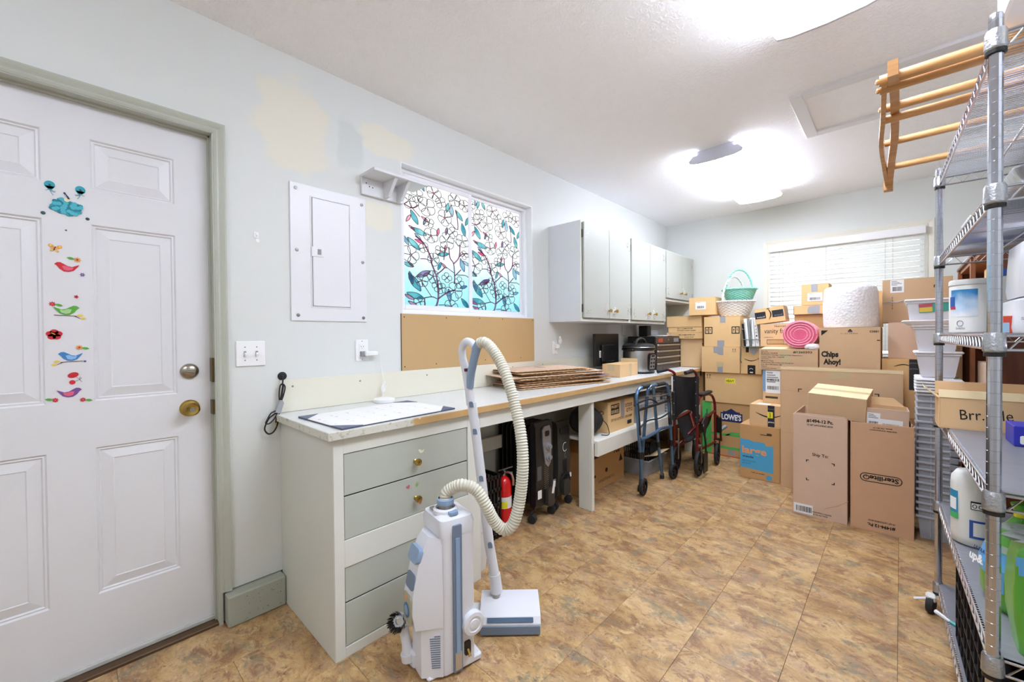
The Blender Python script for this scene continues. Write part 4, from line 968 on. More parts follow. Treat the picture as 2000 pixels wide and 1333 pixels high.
CP = PM @ Matrix.Rotation(R(-10), 4, 'Z') @ frame((.137, 0, .09), (0, 1, 0), (.12, 0, 1))
part(G().prism(rrect(-.048, -.070, .048, .075, .020), -.012, .008, CP), 'control_panel', M_['black'], pc)
pf = part(G().prism(rrect(-.036, -.050, .038, .064, .012), .008, .0092, CP), 'panel_face', mat('silver_panel', '#a9a9aa', .35, .6), pc)
for i in range(2):
    for j in range(3): part(G().prism(rrect(-.026 + .036 * i, -.04 + .030 * j, -.006 + .036 * i, -.024 + .030 * j, .003), .0092, .0110, CP), 'button', M_['black'], pf)
part(G().rect(-.024, .048, .024, .060, CP, .0098), 'display', M_['dark'], pf, 0)

# tool chest
tc_ = thing('tool_chest', 'brown metal tool chest with four silver-trimmed drawers on the bench', 'tool chest', (.20, 4.16, .858))
M_['brown'] = mat('brown_enamel', '#4d443d', .35, .3)
tx0, tx1, ty0, ty1, tz0, tz1 = .055, .345, 3.855, 4.455, .8585, 1.188
part(G().box((tx0, ty0, tz0), (tx1, ty1, tz1), .006), 'case', M_['black'], tc_)
part(G().box((tx1 - .001, ty0 + .006, 1.115), (tx1 + .006, ty1 - .006, 1.183), .003), 'lid_front', M_['brown'], tc_)
for k in range(4):
    zt = 1.108 - .060 * k; hgt = .055 if k < 3 else .072
    dd = part(G().box((tx1 - .001, ty0 + .018, zt - hgt), (tx1 + .008, ty1 - .018, zt), .002), 'drawer', M_['brown'], tc_)
    part(G().box((tx1 + .007, ty0 + .020, zt - .017), (tx1 + .020, ty1 - .020, zt - .001), .004), 'drawer_pull', mat('aluminium_pull', '#c4c1bc', .3, .9) if k == 0 else bpy.data.materials['aluminium_pull'], dd)
part(G().lathe([(.010, 0), (.010, .004), (.0003, .005)], 14, FX(tx1 + .006, ty0 + .30, 1.150), close=False), 'lock', M_['chrome'], tc_)
b1 = part(G().rect(.06, 0, .16, .038, FX(tx1 + .0068, ty0, 1.128)), 'badge', mat('red_badge', '#a8412f', .5), tc_, 0)
b2 = part(G().rect(.43, 0, .56, .038, FX(tx1 + .0068, ty0, 1.128)), 'badge', mat('grey_badge', '#8d9096', .5), tc_, 0)
ot = thing('speaker_box', 'black upright speaker standing on the tool chest against the wall', 'speaker', (.10, 4.13, 1.189))
part(G().box((.060, 4.085, 1.1885), (.155, 4.180, 1.300), .005), 'cabinet', M_['black'], ot); part(G().box((.155, 4.093, 1.196), (.158, 4.172, 1.292), .001), 'grille', M_['rubber'], ot)
pb = thing('paper_stack', 'loose white papers lying on top of the tool chest', 'papers', (.25, 4.2, 1.189))
for k, (a, l_) in enumerate(((4, .0), (-9, .003), (14, .006))): part(G().box((-.09, -.11, 0), (.09, .11, .002), 0, Matrix.Translation((.24 + k * .005, 4.20 + .04 * k, 1.1885 + l_)) @ Matrix.Rotation(R(a), 4, 'Z')), 'sheet', M_['paper'], pb)
gx = thing('grey_box', 'small grey plastic box behind the papers on the tool chest', 'box', (.10, 4.31, 1.189))
part(G().box((.062, 4.20, 1.1885), (.128, 4.42, 1.238), .006), 'case', mat('pale_grey_plastic', '#9a9ca0', .5), gx); part(G().box((.060, 4.198, 1.238), (.130, 4.422, 1.246), .003), 'lid', mat('pale_grey_lid', '#a9abae', .5), gx)
solo(G().tube(smooth_pts([(.004, 3.84, 1.31), (.004, 3.84, 1.25), (.006, 3.835, 1.20), (.03, 3.84, 1.192), (.05, 3.84, 1.20)], 6), .0022, 6), 'power_cord', M_['grey'], 'thin grey cord running down the wall behind the tool chest', 'cord')

# ------------------------------------------------------------------ wall cabinets
chips = mat('chipped_paint', '#8d8073', .7); chips2 = mat('faded_rose_decal', '#c9a3ab', .6); chips3 = mat('faded_olive_decal', '#9a9a72', .6); chipsw = mat('white_spatter', '#f2f2ee', .5)
M_['uc'] = mat('wall_cabinet_paint', '#b0b3ab', .42, var=.02, vscale=4)
M_['ucw'] = mat('wall_cabinet_side_paint', '#d3d5da', .45)
rc = random.Random(9)
def wall_cab(label, y0, y1, z0, z1, doors, knobs):
    r = thing('wall_cabinet', label, 'cabinet', (.155, (y0 + y1) / 2, z0), 'wall cabinets above the bench')
    part(G().box((.001, y0, z0), (.300, y1, z1), .0015), 'carcass', M_['ucw'], r)
    part(rect_frame(G(), y0, y1, z0, z1, .018, .2995, .307, .0008), 'face_frame', M_['cabwhite'], r)
    for k, (a, b) in enumerate(doors):
        d = part(G().box((.3075, a, z0 + .028), (.325, b, z1 - .012), .0018), 'cabinet_door', M_['uc'], r)
        hy = a if k == 0 else b
        for z in (z0 + .10, z1 - .10):
            part(G().box((.300, hy - .012 if k == 0 else hy - .001, z - .03), (.3085, hy + .001 if k == 0 else hy + .012, z + .03), .001).cyl((.312, hy - .003 if k == 0 else hy + .003, z - .03), (.312, hy - .003 if k == 0 else hy + .003, z + .03), .004, .004, 8), 'hinge', mat('tarnished_hinge', '#6b6a63', .4, .8) if 'tarnished_hinge' not in bpy.data.materials else bpy.data.materials['tarnished_hinge'], d)
        ky = knobs[k]
        part(G().lathe([(.009, 0), (.008, .003), (.005, .006), (.005, .014), (.012, .018), (.014, .024), (.012, .030), (.0003, .032)], 18, FX(.325, ky, z0 + .092), close=False), 'knob', M_['brass'], d)
        # flaked decals beside the knob and in the hinge corners
        for (cy, cz, n, mm) in ((ky + (-.05 if k == 0 else .0), z0 + .10, 12, chips2 if k == 0 else chipsw), (hy + (.045 if k == 0 else -.045), z0 + .085, 11, chips3 if k == 0 else chips), (hy + (.05 if k == 0 else -.05), z1 - .09, 9, chipsw if (k == 0 and y0 < 3) else (chips2 if k == 0 else chips))):
            g = G()
            for _ in range(n):
                yy, zz, s = cy + rc.gauss(0, .016), cz + rc.gauss(0, .022), rc.uniform(.003, .008)
                g.prism([(s * math.cos(a_) * rc.uniform(.5, 1), s * 1.3 * math.sin(a_) * rc.uniform(.5, 1)) for a_ in [R(60 * i) for i in range(6)]], 0, .0005, FX(.3251, yy, zz))
            part(g, 'flaked_decal', mm, d, 0, kind='stuff')
    return r
wall_cab('tall wall cabinet nearest the stained-glass window', 2.640, 3.4080, 1.310, 2.078, ((2.662, 3.031), (3.036, 3.396)), (3.015, 3.118))
wall_cab('middle wall cabinet above the tool chest', 3.4095, 4.1585, 1.310, 2.078, ((3.424, 3.789), (3.794, 4.150)), (3.742, 3.880))
wall_cab('shorter wall cabinet in the corner by the back wall', 4.160, 4.945, 1.556, 2.078, ((4.176, 4.588), (4.593, 4.932)), (4.530, 4.650))
# ================================================================== under the bench
# storage: waste bin, crate, extinguisher
M_['bin'] = mat('milky_white_plastic', '#dcdcd8', .45)
wb_ = thing('waste_bin', 'slim white waste bin squeezed between drawer cabinet and extinguisher', 'bin', (.42, 1.43, 0))
g = G(); a_, b_ = rrect(.32, 1.385, .515, 1.455, .02), rrect(.30, 1.378, .535, 1.465, .02)
n = len(a_); g.add([(x, y, 0.001) for x, y in a_] + [(x, y, .30) for x, y in b_] + [(x, y, .345) for x, y in b_], [tuple(range(n))[::-1]] + [(i, (i + 1) % n, n + (i + 1) % n, n + i) for i in range(n)] + [(n + i, n + (i + 1) % n, 2 * n + (i + 1) % n, 2 * n + i) for i in range(n)])
part(g, 'body', M_['bin'], wb_)
ln = G().add([(x + (.005 if x > .4 else -.005), y + (.004 if y > 1.42 else -.004), .350) for x, y in b_] + [(x + (.008 if x > .4 else -.006), y + .006 * math.sin(40 * x) + (.008 if y > 1.42 else -.004), .235 + .02 * math.sin(60 * x + 30 * y)) for x, y in b_], [(i, (i + 1) % n, n + (i + 1) % n, n + i) for i in range(n)])
part(ln, 'liner_bag', clear_mat('white_liner', '#efefec', .25), wb_)
part(G().box((.298, 1.376, .338), (.540, 1.468, .350), .004), 'rim', M_['bin'], wb_)
kr = thing('plastic_crate', 'black slotted plastic crate under the bench left of the fire extinguisher', 'crate', (.22, 1.63, 0))
g = G(); cx0_, cx1_, cy0_, cy1_ = .10, .335, 1.51, 1.745
for z in (.01, .10, .19, .28, .355): rect_frame_z = [g.box(a, b, .002) for a, b in (((cx0_, cy0_, z), (cx1_, cy0_ + .012, z + .022)), ((cx0_, cy1_ - .012, z), (cx1_, cy1_, z + .022)), ((cx0_, cy0_, z), (cx0_ + .012, cy1_, z + .022)), ((cx1_ - .012, cy0_, z), (cx1_, cy1_, z + .022)))]
part(g, 'rail', M_['black'], kr)
g = G()
for k in range(9):
    t = k / 8
    for p in ((cx0_ + (cx1_ - cx0_ - .012) * t, cy0_), (cx0_ + (cx1_ - cx0_ - .012) * t, cy1_ - .010), (cx0_, cy0_ + (cy1_ - cy0_ - .012) * t), (cx1_ - .010, cy0_ + (cy1_ - cy0_ - .012) * t)): g.box((p[0], p[1], 0), (p[0] + .010, p[1] + .010, .377))
part(g, 'slat', M_['black'], kr, kind='stuff'); part(G().box((cx0_ + .004, cy0_ + .004, 0), (cx1_ - .004, cy1_ - .004, .012)), 'base', M_['black'], kr)
for x_ in (cx0_ + .014, cx1_ - .017): part(G().box((x_, cy0_ + .014, .012), (x_ + .003, cy1_ - .014, .36)), 'liner', M_['rubber'], kr)
M_['red'] = mat('extinguisher_red', '#d8151b', .25, coat=.3)
fe = thing('fire_extinguisher', 'red fire extinguisher standing on the floor under the bench', 'extinguisher', (.258, 1.84, 0))
EM = Matrix.Translation((.258, 1.84, 0))
part(G().lathe([(.040, .001), (.047, .006), (.049, .02), (.049, .26), (.045, .29), (.032, .312), (.018, .322), (.016, .330)], 28, EM), 'cylinder', M_['red'], fe)
eb = part(G().lathe([(.0495, .135), (.0495, .205)], 28, EM, close=False), 'paper_label', M_['sticker'], fe)
g = G()
for k in range(7):
    a0, a1 = R(-88 + 10 * k), R(-78 + 10 * k); g.add([EM @ Vector((.0502 * math.cos(a), .0502 * math.sin(a), z)) for a, z in ((a0, .137), (a1, .137), (a1, .180), (a0, .180))], [(0, 1, 2, 3)])
part(g, 'yellow_patch', M_['yellow'], eb)
part(G().cyl((.258, 1.84, .328), (.258, 1.84, .362), .016, .013, 14), 'valve', M_['steel'], fe)
part(G().box((-.035, -.008, 0), (.062, .008, .006), .002, Matrix.Translation((.258, 1.84, .362)) @ Matrix.Rotation(R(40), 4, 'Z') @ Matrix.Rotation(R(-18), 4, 'Y')), 'lever', M_['steel'], fe)
part(G().box((-.02, -.008, 0), (.058, .008, .005), .002, Matrix.Translation((.258, 1.84, .346)) @ Matrix.Rotation(R(40), 4, 'Z')), 'carry_handle', M_['steel'], fe)
part(G().cyl((.262, 1.828, .350), (.268, 1.815, .350), .013, .013, 14), 'gauge', M_['black'], fe)
part(G().tube(smooth_pts([(.262, 1.845, .350), (.300, 1.862, .345), (.310, 1.870, .31), (.310, 1.872, .27)], 5), .008, 8), 'nozzle', M_['steel'], fe)

# oil-filled radiators
M_['rad'] = mat('radiator_black', '#1a1a1c', .32)
M_['radcap'] = mat('radiator_charcoal', '#3a3733', .42)
def radiator(label, x0, x1, y0, y1, top, style):
    r = thing('oil_radiator', label, 'heater', ((x0 + x1) / 2, (y0 + y1) / 2, 0), 'black oil-filled radiators under the bench')
    zf = .085; yc = (y0 + y1) / 2
    prof = rrect(y0, zf, y1, top - .02, .045, 4)
    n = 8
    for k in range(n):
        xa = x0 + (x1 - .06 - x0) * k / (n - 1)
        part(G().prism([(u, v) for u, v in prof], 0, .010, FX(xa, 0, 0)).prism(rrect(yc - .03, zf + .01, yc + .03, top - .03, .02), 0, (x1 - .06 - x0) / (n - 1) if k < n - 1 else .012, FX(xa, 0, 0)), 'fin', M_['rad'], r)
    cap = [(x1 - .045, zf + .005), (x1 - .045, top), (x1 - .012, top), (x1, top - .03), (x1 + .006, top * .55), (x1, zf + .03), (x1 - .012, zf + .005)]
    hw = (y1 - y0) * .46
    part(G().prism([(x, z) for x, z in cap], -hw, hw, Matrix(((1, 0, 0, 0), (0, 0, 1, yc), (0, 1, 0, 0), (0, 0, 0, 1)))), 'control_housing', M_['radcap'] if style else M_['rad'], r)
    F = FX(x1 + .004, yc, 0)
    if style == 0:
        pn = part(G().prism([(-.030, top - .05), (-.010, top - .03), (.045, top - .028), (.060, top - .06), (.062, top - .20), (.055, top - .275), (.030, top - .30), (.0, top - .275), (-.012, top - .21), (-.024, top - .14)], -.002, .008, F), 'control_panel', mat('silver_grey_panel', '#9b9ba0', .35, .4), r)
        for z in (top - .165, top - .235): part(G().lathe([(.026, 0), (.024, .008), (.016, .010), (.015, .022), (.0003, .024)], 18, F @ Matrix.Translation((.030, z, .008)), close=False), 'dial', M_['grey'], pn)
        part(G().prism(rrect(-.004, top - .095, .040, top - .060, .010), .008, .0095, F), 'grip_recess', M_['rubber'], pn)
        g = G()
        for i in range(3):
            for j in range(13): g.box((-.006 + .016 * i, .20 + .014 * j + .004 * i, .0005), (.006 + .016 * i, .2045 + .014 * j + .004 * i, .0030), 0, F)
        part(g, 'vent_slot', mat('vent_bronze', '#6d6352', .5), r, kind='stuff')
        part(G().rect(-.075, .15, -.035, .205, F, .0028), 'paper_label', M_['sticker'], r, 0); part(G().rect(-.078, .27, -.036, .36, F, .0028), 'warning_label', mat('grey_print_label', '#55565a', .5), r, 0)
        part(G().prism(rrect(.012, .08, .082, .20, .02), -.03, .020, F), 'cord_holder', M_['radcap'], r)
        part(G().box((.005, .17, .021), (.028, .25, .0225), 0, F @ Matrix.Rotation(R(-14), 4, 'Z')), 'hang_tag', M_['paper'], r)
    else:
        part(G().prism([(-.05, top - .04), (.05, top - .035), (.052, top - .06), (.03, top - .085), (-.02, top - .088), (-.045, top - .07)], .000, .006, F), 'grip_recess', M_['rubber'], r)
        g = G()
        for j in range(8): g.box((-.018, top - .27 - .011 * j, .002), (.030, top - .266 - .011 * j, .0048), 0, F)
        for j in range(12): g.box((-.034 + .001 * j, top - .36 - .008 * j, .003), (.044 - .002 * j, top - .3575 - .008 * j, .0062), 0, F)
        part(g, 'vent_slot', M_['dark'], r, kind='stuff')
        ar = [(.024 * math.cos(R(a)), .030 * math.sin(R(a))) for a in range(60, 330, 20)]
        part(G().ribbon([(u + .004, v + top - .175) for u, v in ar], .005, F, .0062), 'dial_mark', M_['sticker'], r, 0); part(G().ribbon([(u * .5 + .012, v * .5 + top - .235) for u, v in ar], .003, F, .0062), 'dial_mark', M_['grey'], r, 0)
        part(G().tube(smooth_pts([F @ Vector(p) for p in ((-.04, .15, .004), (-.045, .20, .008), (-.01, .235, .010), (.04, .225, .010), (.06, .18, .008))], 5), .005, 7), 'cord', M_['rubber'], r)
        part(G().prism(rrect(-.03, .09, .042, .20, .02), .0, .022, F), 'cord_holder', M_['radcap'], r)
        part(G().rect(-.10, .16, -.066, .215, F, -.02), 'paper_label', M_['grey'], r, 0)
        part(G().cyl(F @ Vector((.062, .205, .010)), F @ Vector((.062, .232, .010)), .007, .007, 8), 'plug', M_['sticker'], r)
        part(G().box((0, 0, 0), (.022, .11, .0008), 0, frame(F @ Vector((.02, -.0, .0)), (.35, 1, 0), (1, -.35, 0)) @ Matrix.Translation((-.02, .02, .0012))), 'hang_tag', M_['paper'], r)
    for x_ in (x1 - .03, x0 + .05):
        part(G().tube(smooth_pts([(x_, y0 - .005, .055), (x_, y0 + .03, .080), (x_, y1 - .03, .080), (x_, y1 + .005, .055)], 4), .006, 8), 'caster_bar', M_['rad'], r)
        for y_ in (y0 - .005, y1 + .005): part(G().lathe([(.008, -.016), (.027, -.014), (.0275, .014), (.008, .016)], 18, frame((x_ + .01, y_, .0275), (0, 0, 1), (1, .3, 0))), 'caster', M_['rubber'], r)
radiator('black oil radiator with silver control panel under the bench', .045, .375, 2.005, 2.195, .640, 0)
radiator('black oil radiator with white ring mark, nearer the bench leg', .045, .355, 2.265, 2.415, .600, 1)

# behind the bench leg: cartons on the floor
r, M, w, d, h = carton('brown carton on the floor under the low bench shelf, right of the leg', .05, 2.56, 0, .365, 3.185, .325, 'kraftd', seam='x')
F = M @ FX(w / 2 + .0006, -d / 2, 0)
text(r, 'POD', F @ Matrix.Translation((.46, .235, 0)), .10, .055, M_['ink'], bold=.03); part(G().prism([(.54, .155), (.60, .155), (.57, .215)], 0, .0003, F), 'printed_mark', M_['ink'], r); part(G().prism(circle(.018, 10, .34, .13), 0, .0003, F).prism(circle(.012, 8, .17, .115), 0, .0003, F), 'printed_mark', M_['ink'], r)
text(r, 'SANDSTONE V 2', F @ Matrix.Translation((.22, .05, 0)), .24, .022, M_['inkbrown']); part(G().rect(.05, .25, .22, .275, F), 'printed_bar', M_['inkbrown'], r, 0)
r, M, w, d, h = carton('brown carton standing on the floor behind the radiators',   .02, 2.447, 0, .26, 2.555, .36, 'kraftd', seam='x')
part(G().rect(.03, .14, .10, .22, M @ FX(w / 2 + .0006, -d / 2, 0)), 'printed_panel', M_['ink'], r, 0)
# clear bin with a black crate and an envelope
M_['clearbin'] = clear_mat('clear_storage_plastic', '#c6cad3', .62)
M_['milk'] = clear_mat('milky_bin_plastic', '#e9eaf2', .18)
sb = thing('storage_bin', 'low clear plastic storage bin full of odds and ends under the bench shelf', 'bin', (.40, 3.45, 0))
def open_bin(g, x0, y0, z0, x1, y1, z1, tap, t=.003):
    o0 = [(x0 + tap, y0 + tap), (x1 - tap, y0 + tap), (x1 - tap, y1 - tap), (x0 + tap, y1 - tap)]; o1 = [(x0, y0), (x1, y0), (x1, y1), (x0, y1)]
    i0 = [(x0 + tap + t, y0 + tap + t), (x1 - tap - t, y0 + tap + t), (x1 - tap - t, y1 - tap - t), (x0 + tap + t, y1 - tap - t)]; i1 = [(x0 + t, y0 + t), (x1 - t, y0 + t), (x1 - t, y1 - t), (x0 + t, y1 - t)]
    vs = [(x, y, z0) for x, y in o0] + [(x, y, z1) for x, y in o1] + [(x, y, z1) for x, y in i1] + [(x, y, z0 + t) for x, y in i0]
    fs = [(3, 2, 1, 0), (12, 13, 14, 15)]
    for k in range(4):
        j = (k + 1) % 4; fs += [(k, j, 4 + j, 4 + k), (4 + k, 4 + j, 8 + j, 8 + k), (8 + k, 8 + j, 12 + j, 12 + k)]
    return g.add(vs, fs)
part(open_bin(G(), .25, 3.30, .001, .530, 3.66, .135, .02), 'body', M_['clearbin'], sb)
part(rect_frame(G(), 3.292, 3.668, .244, .538, .014, 0, 1) if False else G().box((.243, 3.292, .128), (.538, 3.304, .138), .003).box((.243, 3.656, .128), (.538, 3.668, .138), .003).box((.243, 3.304, .128), (.255, 3.656, .138), .003).box((.526, 3.304, .128), (.538, 3.656, .138), .003), 'rim', M_['clearbin'], sb)
ck = thing('wire_rack', 'black wire rack standing in the low clear bin', 'rack', (.33, 3.36, .01))
g = G()
for k in range(7): g.tube([(.30 + .02 * k, 3.345, .012), (.275 + .02 * k, 3.36, .215)], .0028, 6)
g.tube([(.295, 3.345, .012), (.43, 3.345, .012)], .0035, 6).tube([(.27, 3.36, .215), (.40, 3.36, .215)], .0035, 6)
part(g, 'wire', M_['black'], ck)
bk = thing('basket', 'navy plastic slotted basket in the low clear bin', 'basket', (.38, 3.52, .02))
g = G(); 
for k in range(10): g.box((.30 + .02 * k, 3.42, .02), (.308 + .02 * k, 3.428, .265)).box((.482, 3.42 + .021 * k, .02), (.49, 3.428 + .021 * k, .265))
for z in (.02, .14, .25): g.box((.30, 3.418, z), (.492, 3.430, z + .018)).box((.480, 3.418, z), (.492, 3.63, z + .018)).box((.30, 3.418, z), (.312, 3.63, z + .018)).box((.30, 3.618, z), (.492, 3.63, z + .018))
part(g, 'slatted_wall', mat('navy_plastic', '#191d2b', .45), bk)
en = thing('envelope', 'tan paper envelope leaning on the edge of the low clear bin', 'envelope', (.50, 3.50, .10))
part(G().box((0, 0, 0), (.13, .22, .003), .001, frame((.440, 3.38, .139), (.9, 0, .25), (.1, 1, .1))), 'pouch', M_['kraftin'], en); part(G().prism([(.0, .0), (.13, .0), (.065, .09)], .0032, .0042, frame((.440, 3.38, .139), (.9, 0, .25), (.1, 1, .1))), 'flap', M_['kraftin'], en)
# things on the low shelf
r, M, w, d, h = carton('kraft carton of outdoor cords with black printed panel on the low shelf', .20, 2.685, .478, .508, 3.085, .704, 'kraft2', seam='y')
F = M @ FX(w / 2 + .0008, -d / 2, 0)
part(G().rect(.040, .128, .165, .205, F), 'printed_panel', M_['ink'], r, 0)
text(r, 'PROJECT', F @ Matrix.Translation((.048, .171, .0004)), .108, .026, M_['kraft2'], bold=.03); text(r, 'SOURCE.', F @ Matrix.Translation((.048, .136, .0004)), .108, .026, M_['kraft2'], bold=.03)
part(G().rect(.185, .10, .245, h, F, .0004), 'tape', M_['gtape'], r, 0)
text(r, 'OUTDOOR', F @ Matrix.Translation((.255, .160, 0)), .12, .030, M_['inkbrown'], bold=.02); text(r, 'QTY.2', F @ Matrix.Translation((.275, .118, 0)), .10, .032, M_['inkbrown'], bold=.02)
text(r, '25FT NO OUTDOOR CORD 20AMP', F @ Matrix.Translation((.04, .078, 0)), .33, .020, M_['inkbrown'], bold=.01)
part(G().rect(.29, .025, .36, .055, F), 'printed_panel', M_['ink'], r, 0)
text(r, 'NO', M @ FY(.04, -d / 2 - .0008, .13), .08, .03, M_['ink'])
cl_ = thing('cable_coil', 'black cable coil in a bag on the low shelf beside the leg', 'cable', (.42, 2.545, .478))
for k, (off, rr, r2) in enumerate(((-.035, .078, .034), (.0, .080, .036), (.035, .074, .034))):
    cen = Vector((.41, 2.545 + off, .590)); ring = []
    for i in range(22):
        a = 2 * PI * i / 22; ring.append(cen + Vector((math.cos(a) * rr, .012 * math.sin(3 * a + k), math.sin(a) * rr * .98)))
    part(G().tube(ring, [r2 * (1 + .10 * math.sin(7 * i + k)) for i in range(22)], 10, closed=True), 'coil', M_['rubber'], cl_)
part(G().tube(smooth_pts([(.50, 2.60, .60), (.535, 2.62, .56), (.545, 2.635, .50), (.535, 2.63, .482), (.50, 2.60, .483)], 5), .003, 6), 'cable_end', M_['black'], cl_)
pr_ = thing('paint_roller', 'red and cream paint roller lying on the cord carton', 'roller', (.44, 2.80, .704))
part(G().cyl((.47, 2.66, .735), (.455, 2.785, .732), .020, .020, 14), 'roller_cover', mat('worn_roller_nap', '#cdbb9f', .9), pr_)
part(G().cyl((.455, 2.79, .730), (.44, 2.90, .722), .014, .017, 12), 'handle', mat('red_grip', '#a8332c', .5), pr_); part(G().tube([(.470, 2.655, .735), (.47, 2.64, .735), (.49, 2.65, .725), (.465, 2.79, .724)], .003, 6), 'frame_wire', M_['steel'], pr_)
r, M, w, d, h = carton('grey-white box with printed sides on the low shelf behind the walker', .22, 3.16, .478, .495, 3.72, .600, 'kraft', seam='x')
for ch_ in r.children: ch_.data.materials.clear(); ch_.data.materials.append(bpy.data.materials.get('greyed_white_card') or mat('greyed_white_card', '#b7b5b2', .7, var=.08, vscale=12))
F = M @ FX(w / 2 + .0008, -d / 2, 0); part(G().rect(.10, .02, .18, .09, F).rect(.30, .02, .36, .08, F), 'printed_picture', M_['kraft4'], r, 0)
r2_ = thing('storage_tub', 'small lidded grey tub on top of the printed box on the low shelf', 'tub', (.36, 3.45, .600))
part(G().box((.24, 3.26, .6005), (.47, 3.68, .665), .008), 'body', M_['milk'], r2_); part(G().box((.235, 3.25, .664), (.476, 3.69, .680), .004), 'lid', M_['grey'], r2_)
wk = thing('wire_basket', 'white wire basket at the far end of the low shelf', 'basket', (.40, 3.9, .478))
g = G(); bx0, bx1, by0, by1, bz0, bz1 = .26, .50, 3.76, 4.08, .4785, .680
for k in range(8):
    z = bz0 + (bz1 - bz0) * k / 7; g.tube([(bx0, by0, z), (bx1, by0, z), (bx1, by1, z), (bx0, by1, z)], .0018, 5, closed=True)
for k in range(9):
    y = by0 + (by1 - by0) * k / 8; g.tube([(bx1, y, bz0 + .001), (bx1, y, bz1)], .0014, 5).tube([(bx0, y, bz0 + .001), (bx0, y, bz1)], .0014, 5)
for k in range(7):
    x = bx0 + (bx1 - bx0) * k / 6; g.tube([(x, by0, bz0 + .001), (x, by0, bz1)], .0014, 5)
part(g, 'wire', M_['sticker'], wk)
part(G().box((.28, 3.80, .4802), (.47, 3.86, .655), .003).box((.28, 3.875, .4802), (.46, 3.95, .640), .003), 'papers', M_['grey'], wk)

# ================================================================== canister vacuum
M_['vac'] = mat('vacuum_white', '#dddfe6', .32, spec=.5)
M_['vacblue'] = mat('vacuum_blue', '#8aa3c2', .35)
M_['vacdark'] = mat('vacuum_slate', '#6f7f95', .4)
vc = thing('canister_vacuum', 'white and blue canister vacuum standing upright with its hose and wand', 'vacuum', (.835, .90, 0))
V = frame((.8346, .886, 0), (.98, -.2, 0), (.2, .98, 0))
def loft(rings, M=None):
    g = G(); n = len(rings[0][0]); vs = []
    for poly, z in rings: vs += [(x, y, z) for x, y in poly]
    fs = [tuple(range(n))[::-1], tuple((len(rings) - 1) * n + k for k in range(n))]
    for i in range(len(rings) - 1):
        for k in range(n): fs.append((i * n + k, i * n + (k + 1) % n, (i + 1) * n + (k + 1) % n, (i + 1) * n + k))
    return g.add(vs, fs, M)
bd = part(loft([(rrect(-.080, -.002, .080, .126, .016), .012), (rrect(-.082, -.002, .082, .128, .016), .030), (rrect(-.082, -.002, .082, .128, .016), .495)], V), 'canister_body', M_['vac'], vc)
part(loft([(rrect(-.083, -.006, .083, .130, .020), .4955), (rrect(-.084, -.008, .084, .131, .020), .530), (rrect(-.079, -.003, .079, .126, .024), .553), (rrect(-.060, .012, .060, .110, .030), .563)], V), 'top_cover', M_['vac'], vc)
def cover(z, front, hw, base=.070): return ([(-base, .0), (-hw, -front), (hw, -front), (base, .0)], z)
fcv = part(loft([cover(.012, .066, .040, .078), cover(.185, .066, .040, .078), cover(.186, .086, .040, .080), cover(.24, .096, .040, .080), cover(.30, .094, .038, .080), cover(.40, .072, .036, .077), cover(.47, .048, .034, .074), cover(.494, .030, .032, .070)], V), 'front_cover', M_['vac'], vc)
ns = [(lambda u, z: None)]
# details on the side plane of the cover (from the body corner to the front edge)
def side_frame(z0, front, hw, base=.079):
    o = V @ Vector((base, 0, z0)); e = V @ Vector((hw, -front, z0)); X = (o - e).normalized(); return frame(e, X, (0, 0, 1))
SF = side_frame(0, .066, .040, .078)
g = G()
for k in range(15): g.box((.052 - .016 * (k < 14) - .0005 * k, .045 + .0078 * k, -.001), (.066, .0485 + .0078 * k, .0012), 0, SF)
part(g, 'vent_slot', M_['vacdark'], fcv, kind='stuff')
FFm = V @ frame((0, -.0975, 0), (1, 0, 0), (0, 0, 1))
hd = part(G().prism(rrect(-.036, -.026, .038, .026, .012), -.012, .014, V @ frame((0, -.062, .432), (1, 0, 0), (0, .33, 1))), 'carry_handle', M_['vacblue'], fcv)
part(G().prism(rrect(-.031, -.026, .033, .026, .012), -.006, .002, V @ frame((0, -.0865, .345), (1, 0, 0), (0, .21, 1))), 'grip_recess', M_['vacdark'], fcv)
bgm = V @ frame((0, -.0985, 0), (1, 0, 0), (0, .0, 1))
bdg = part(G().prism(rrect(-.034, .200, .034, .300, .010), -.004, .0015, bgm), 'control_panel', mat('olive_silver_panel', '#a9a58e', .35), fcv)
part(G().prism(circle(.022, 18, -.002, .245, .026), .0014, .004, bgm), 'badge', mat('badge_blue', '#3f6f9e', .3), bdg); part(G().prism(circle(.014, 16, -.002, .245, .017), .004, .0045, bgm), 'badge_centre', M_['vacblue'], bdg); part(G().rect(-.026, .278, .004, .294, bgm, .0018), 'orange_print', mat('faded_orange_print', '#d99a74', .5), bdg, 0)
# blue strap and power inlet on the long side, wheel, hose port
SS = V @ frame((.0825, .0, 0), (0, 1, 0), (0, 0, 1))
st_ = part(G().prism(rrect(.036, .015, .070, .535, .004), 0, .008, SS), 'side_strap', M_['vacdark'], vc)
part(G().prism(rrect(.045, .08, .061, .49, .003), .008, .0105, SS), 'strap_rib', M_['vacblue'], st_); part(G().prism(rrect(.040, .022, .066, .085, .003), .008, .010, SS), 'strap_label', mat('tan_print', '#b7a590', .5), st_)
part(G().prism(rrect(.036, -.0, .070, .045, .006), 0, .010, V @ frame((.070, 0, .5635), (0, 1, 0), (-1, 0, 0))), 'strap_clip', M_['vacblue'], vc)
wl_ = part(G().lathe([(.042, -.010), (.044, .006), (.040, .014), (.028, .016), (.026, .013), (.018, .013), (.016, .016), (.0004, .017)], 28, SS @ Matrix.Translation((.112, .165, .004)), close=False), 'wheel', M_['vac'], vc)
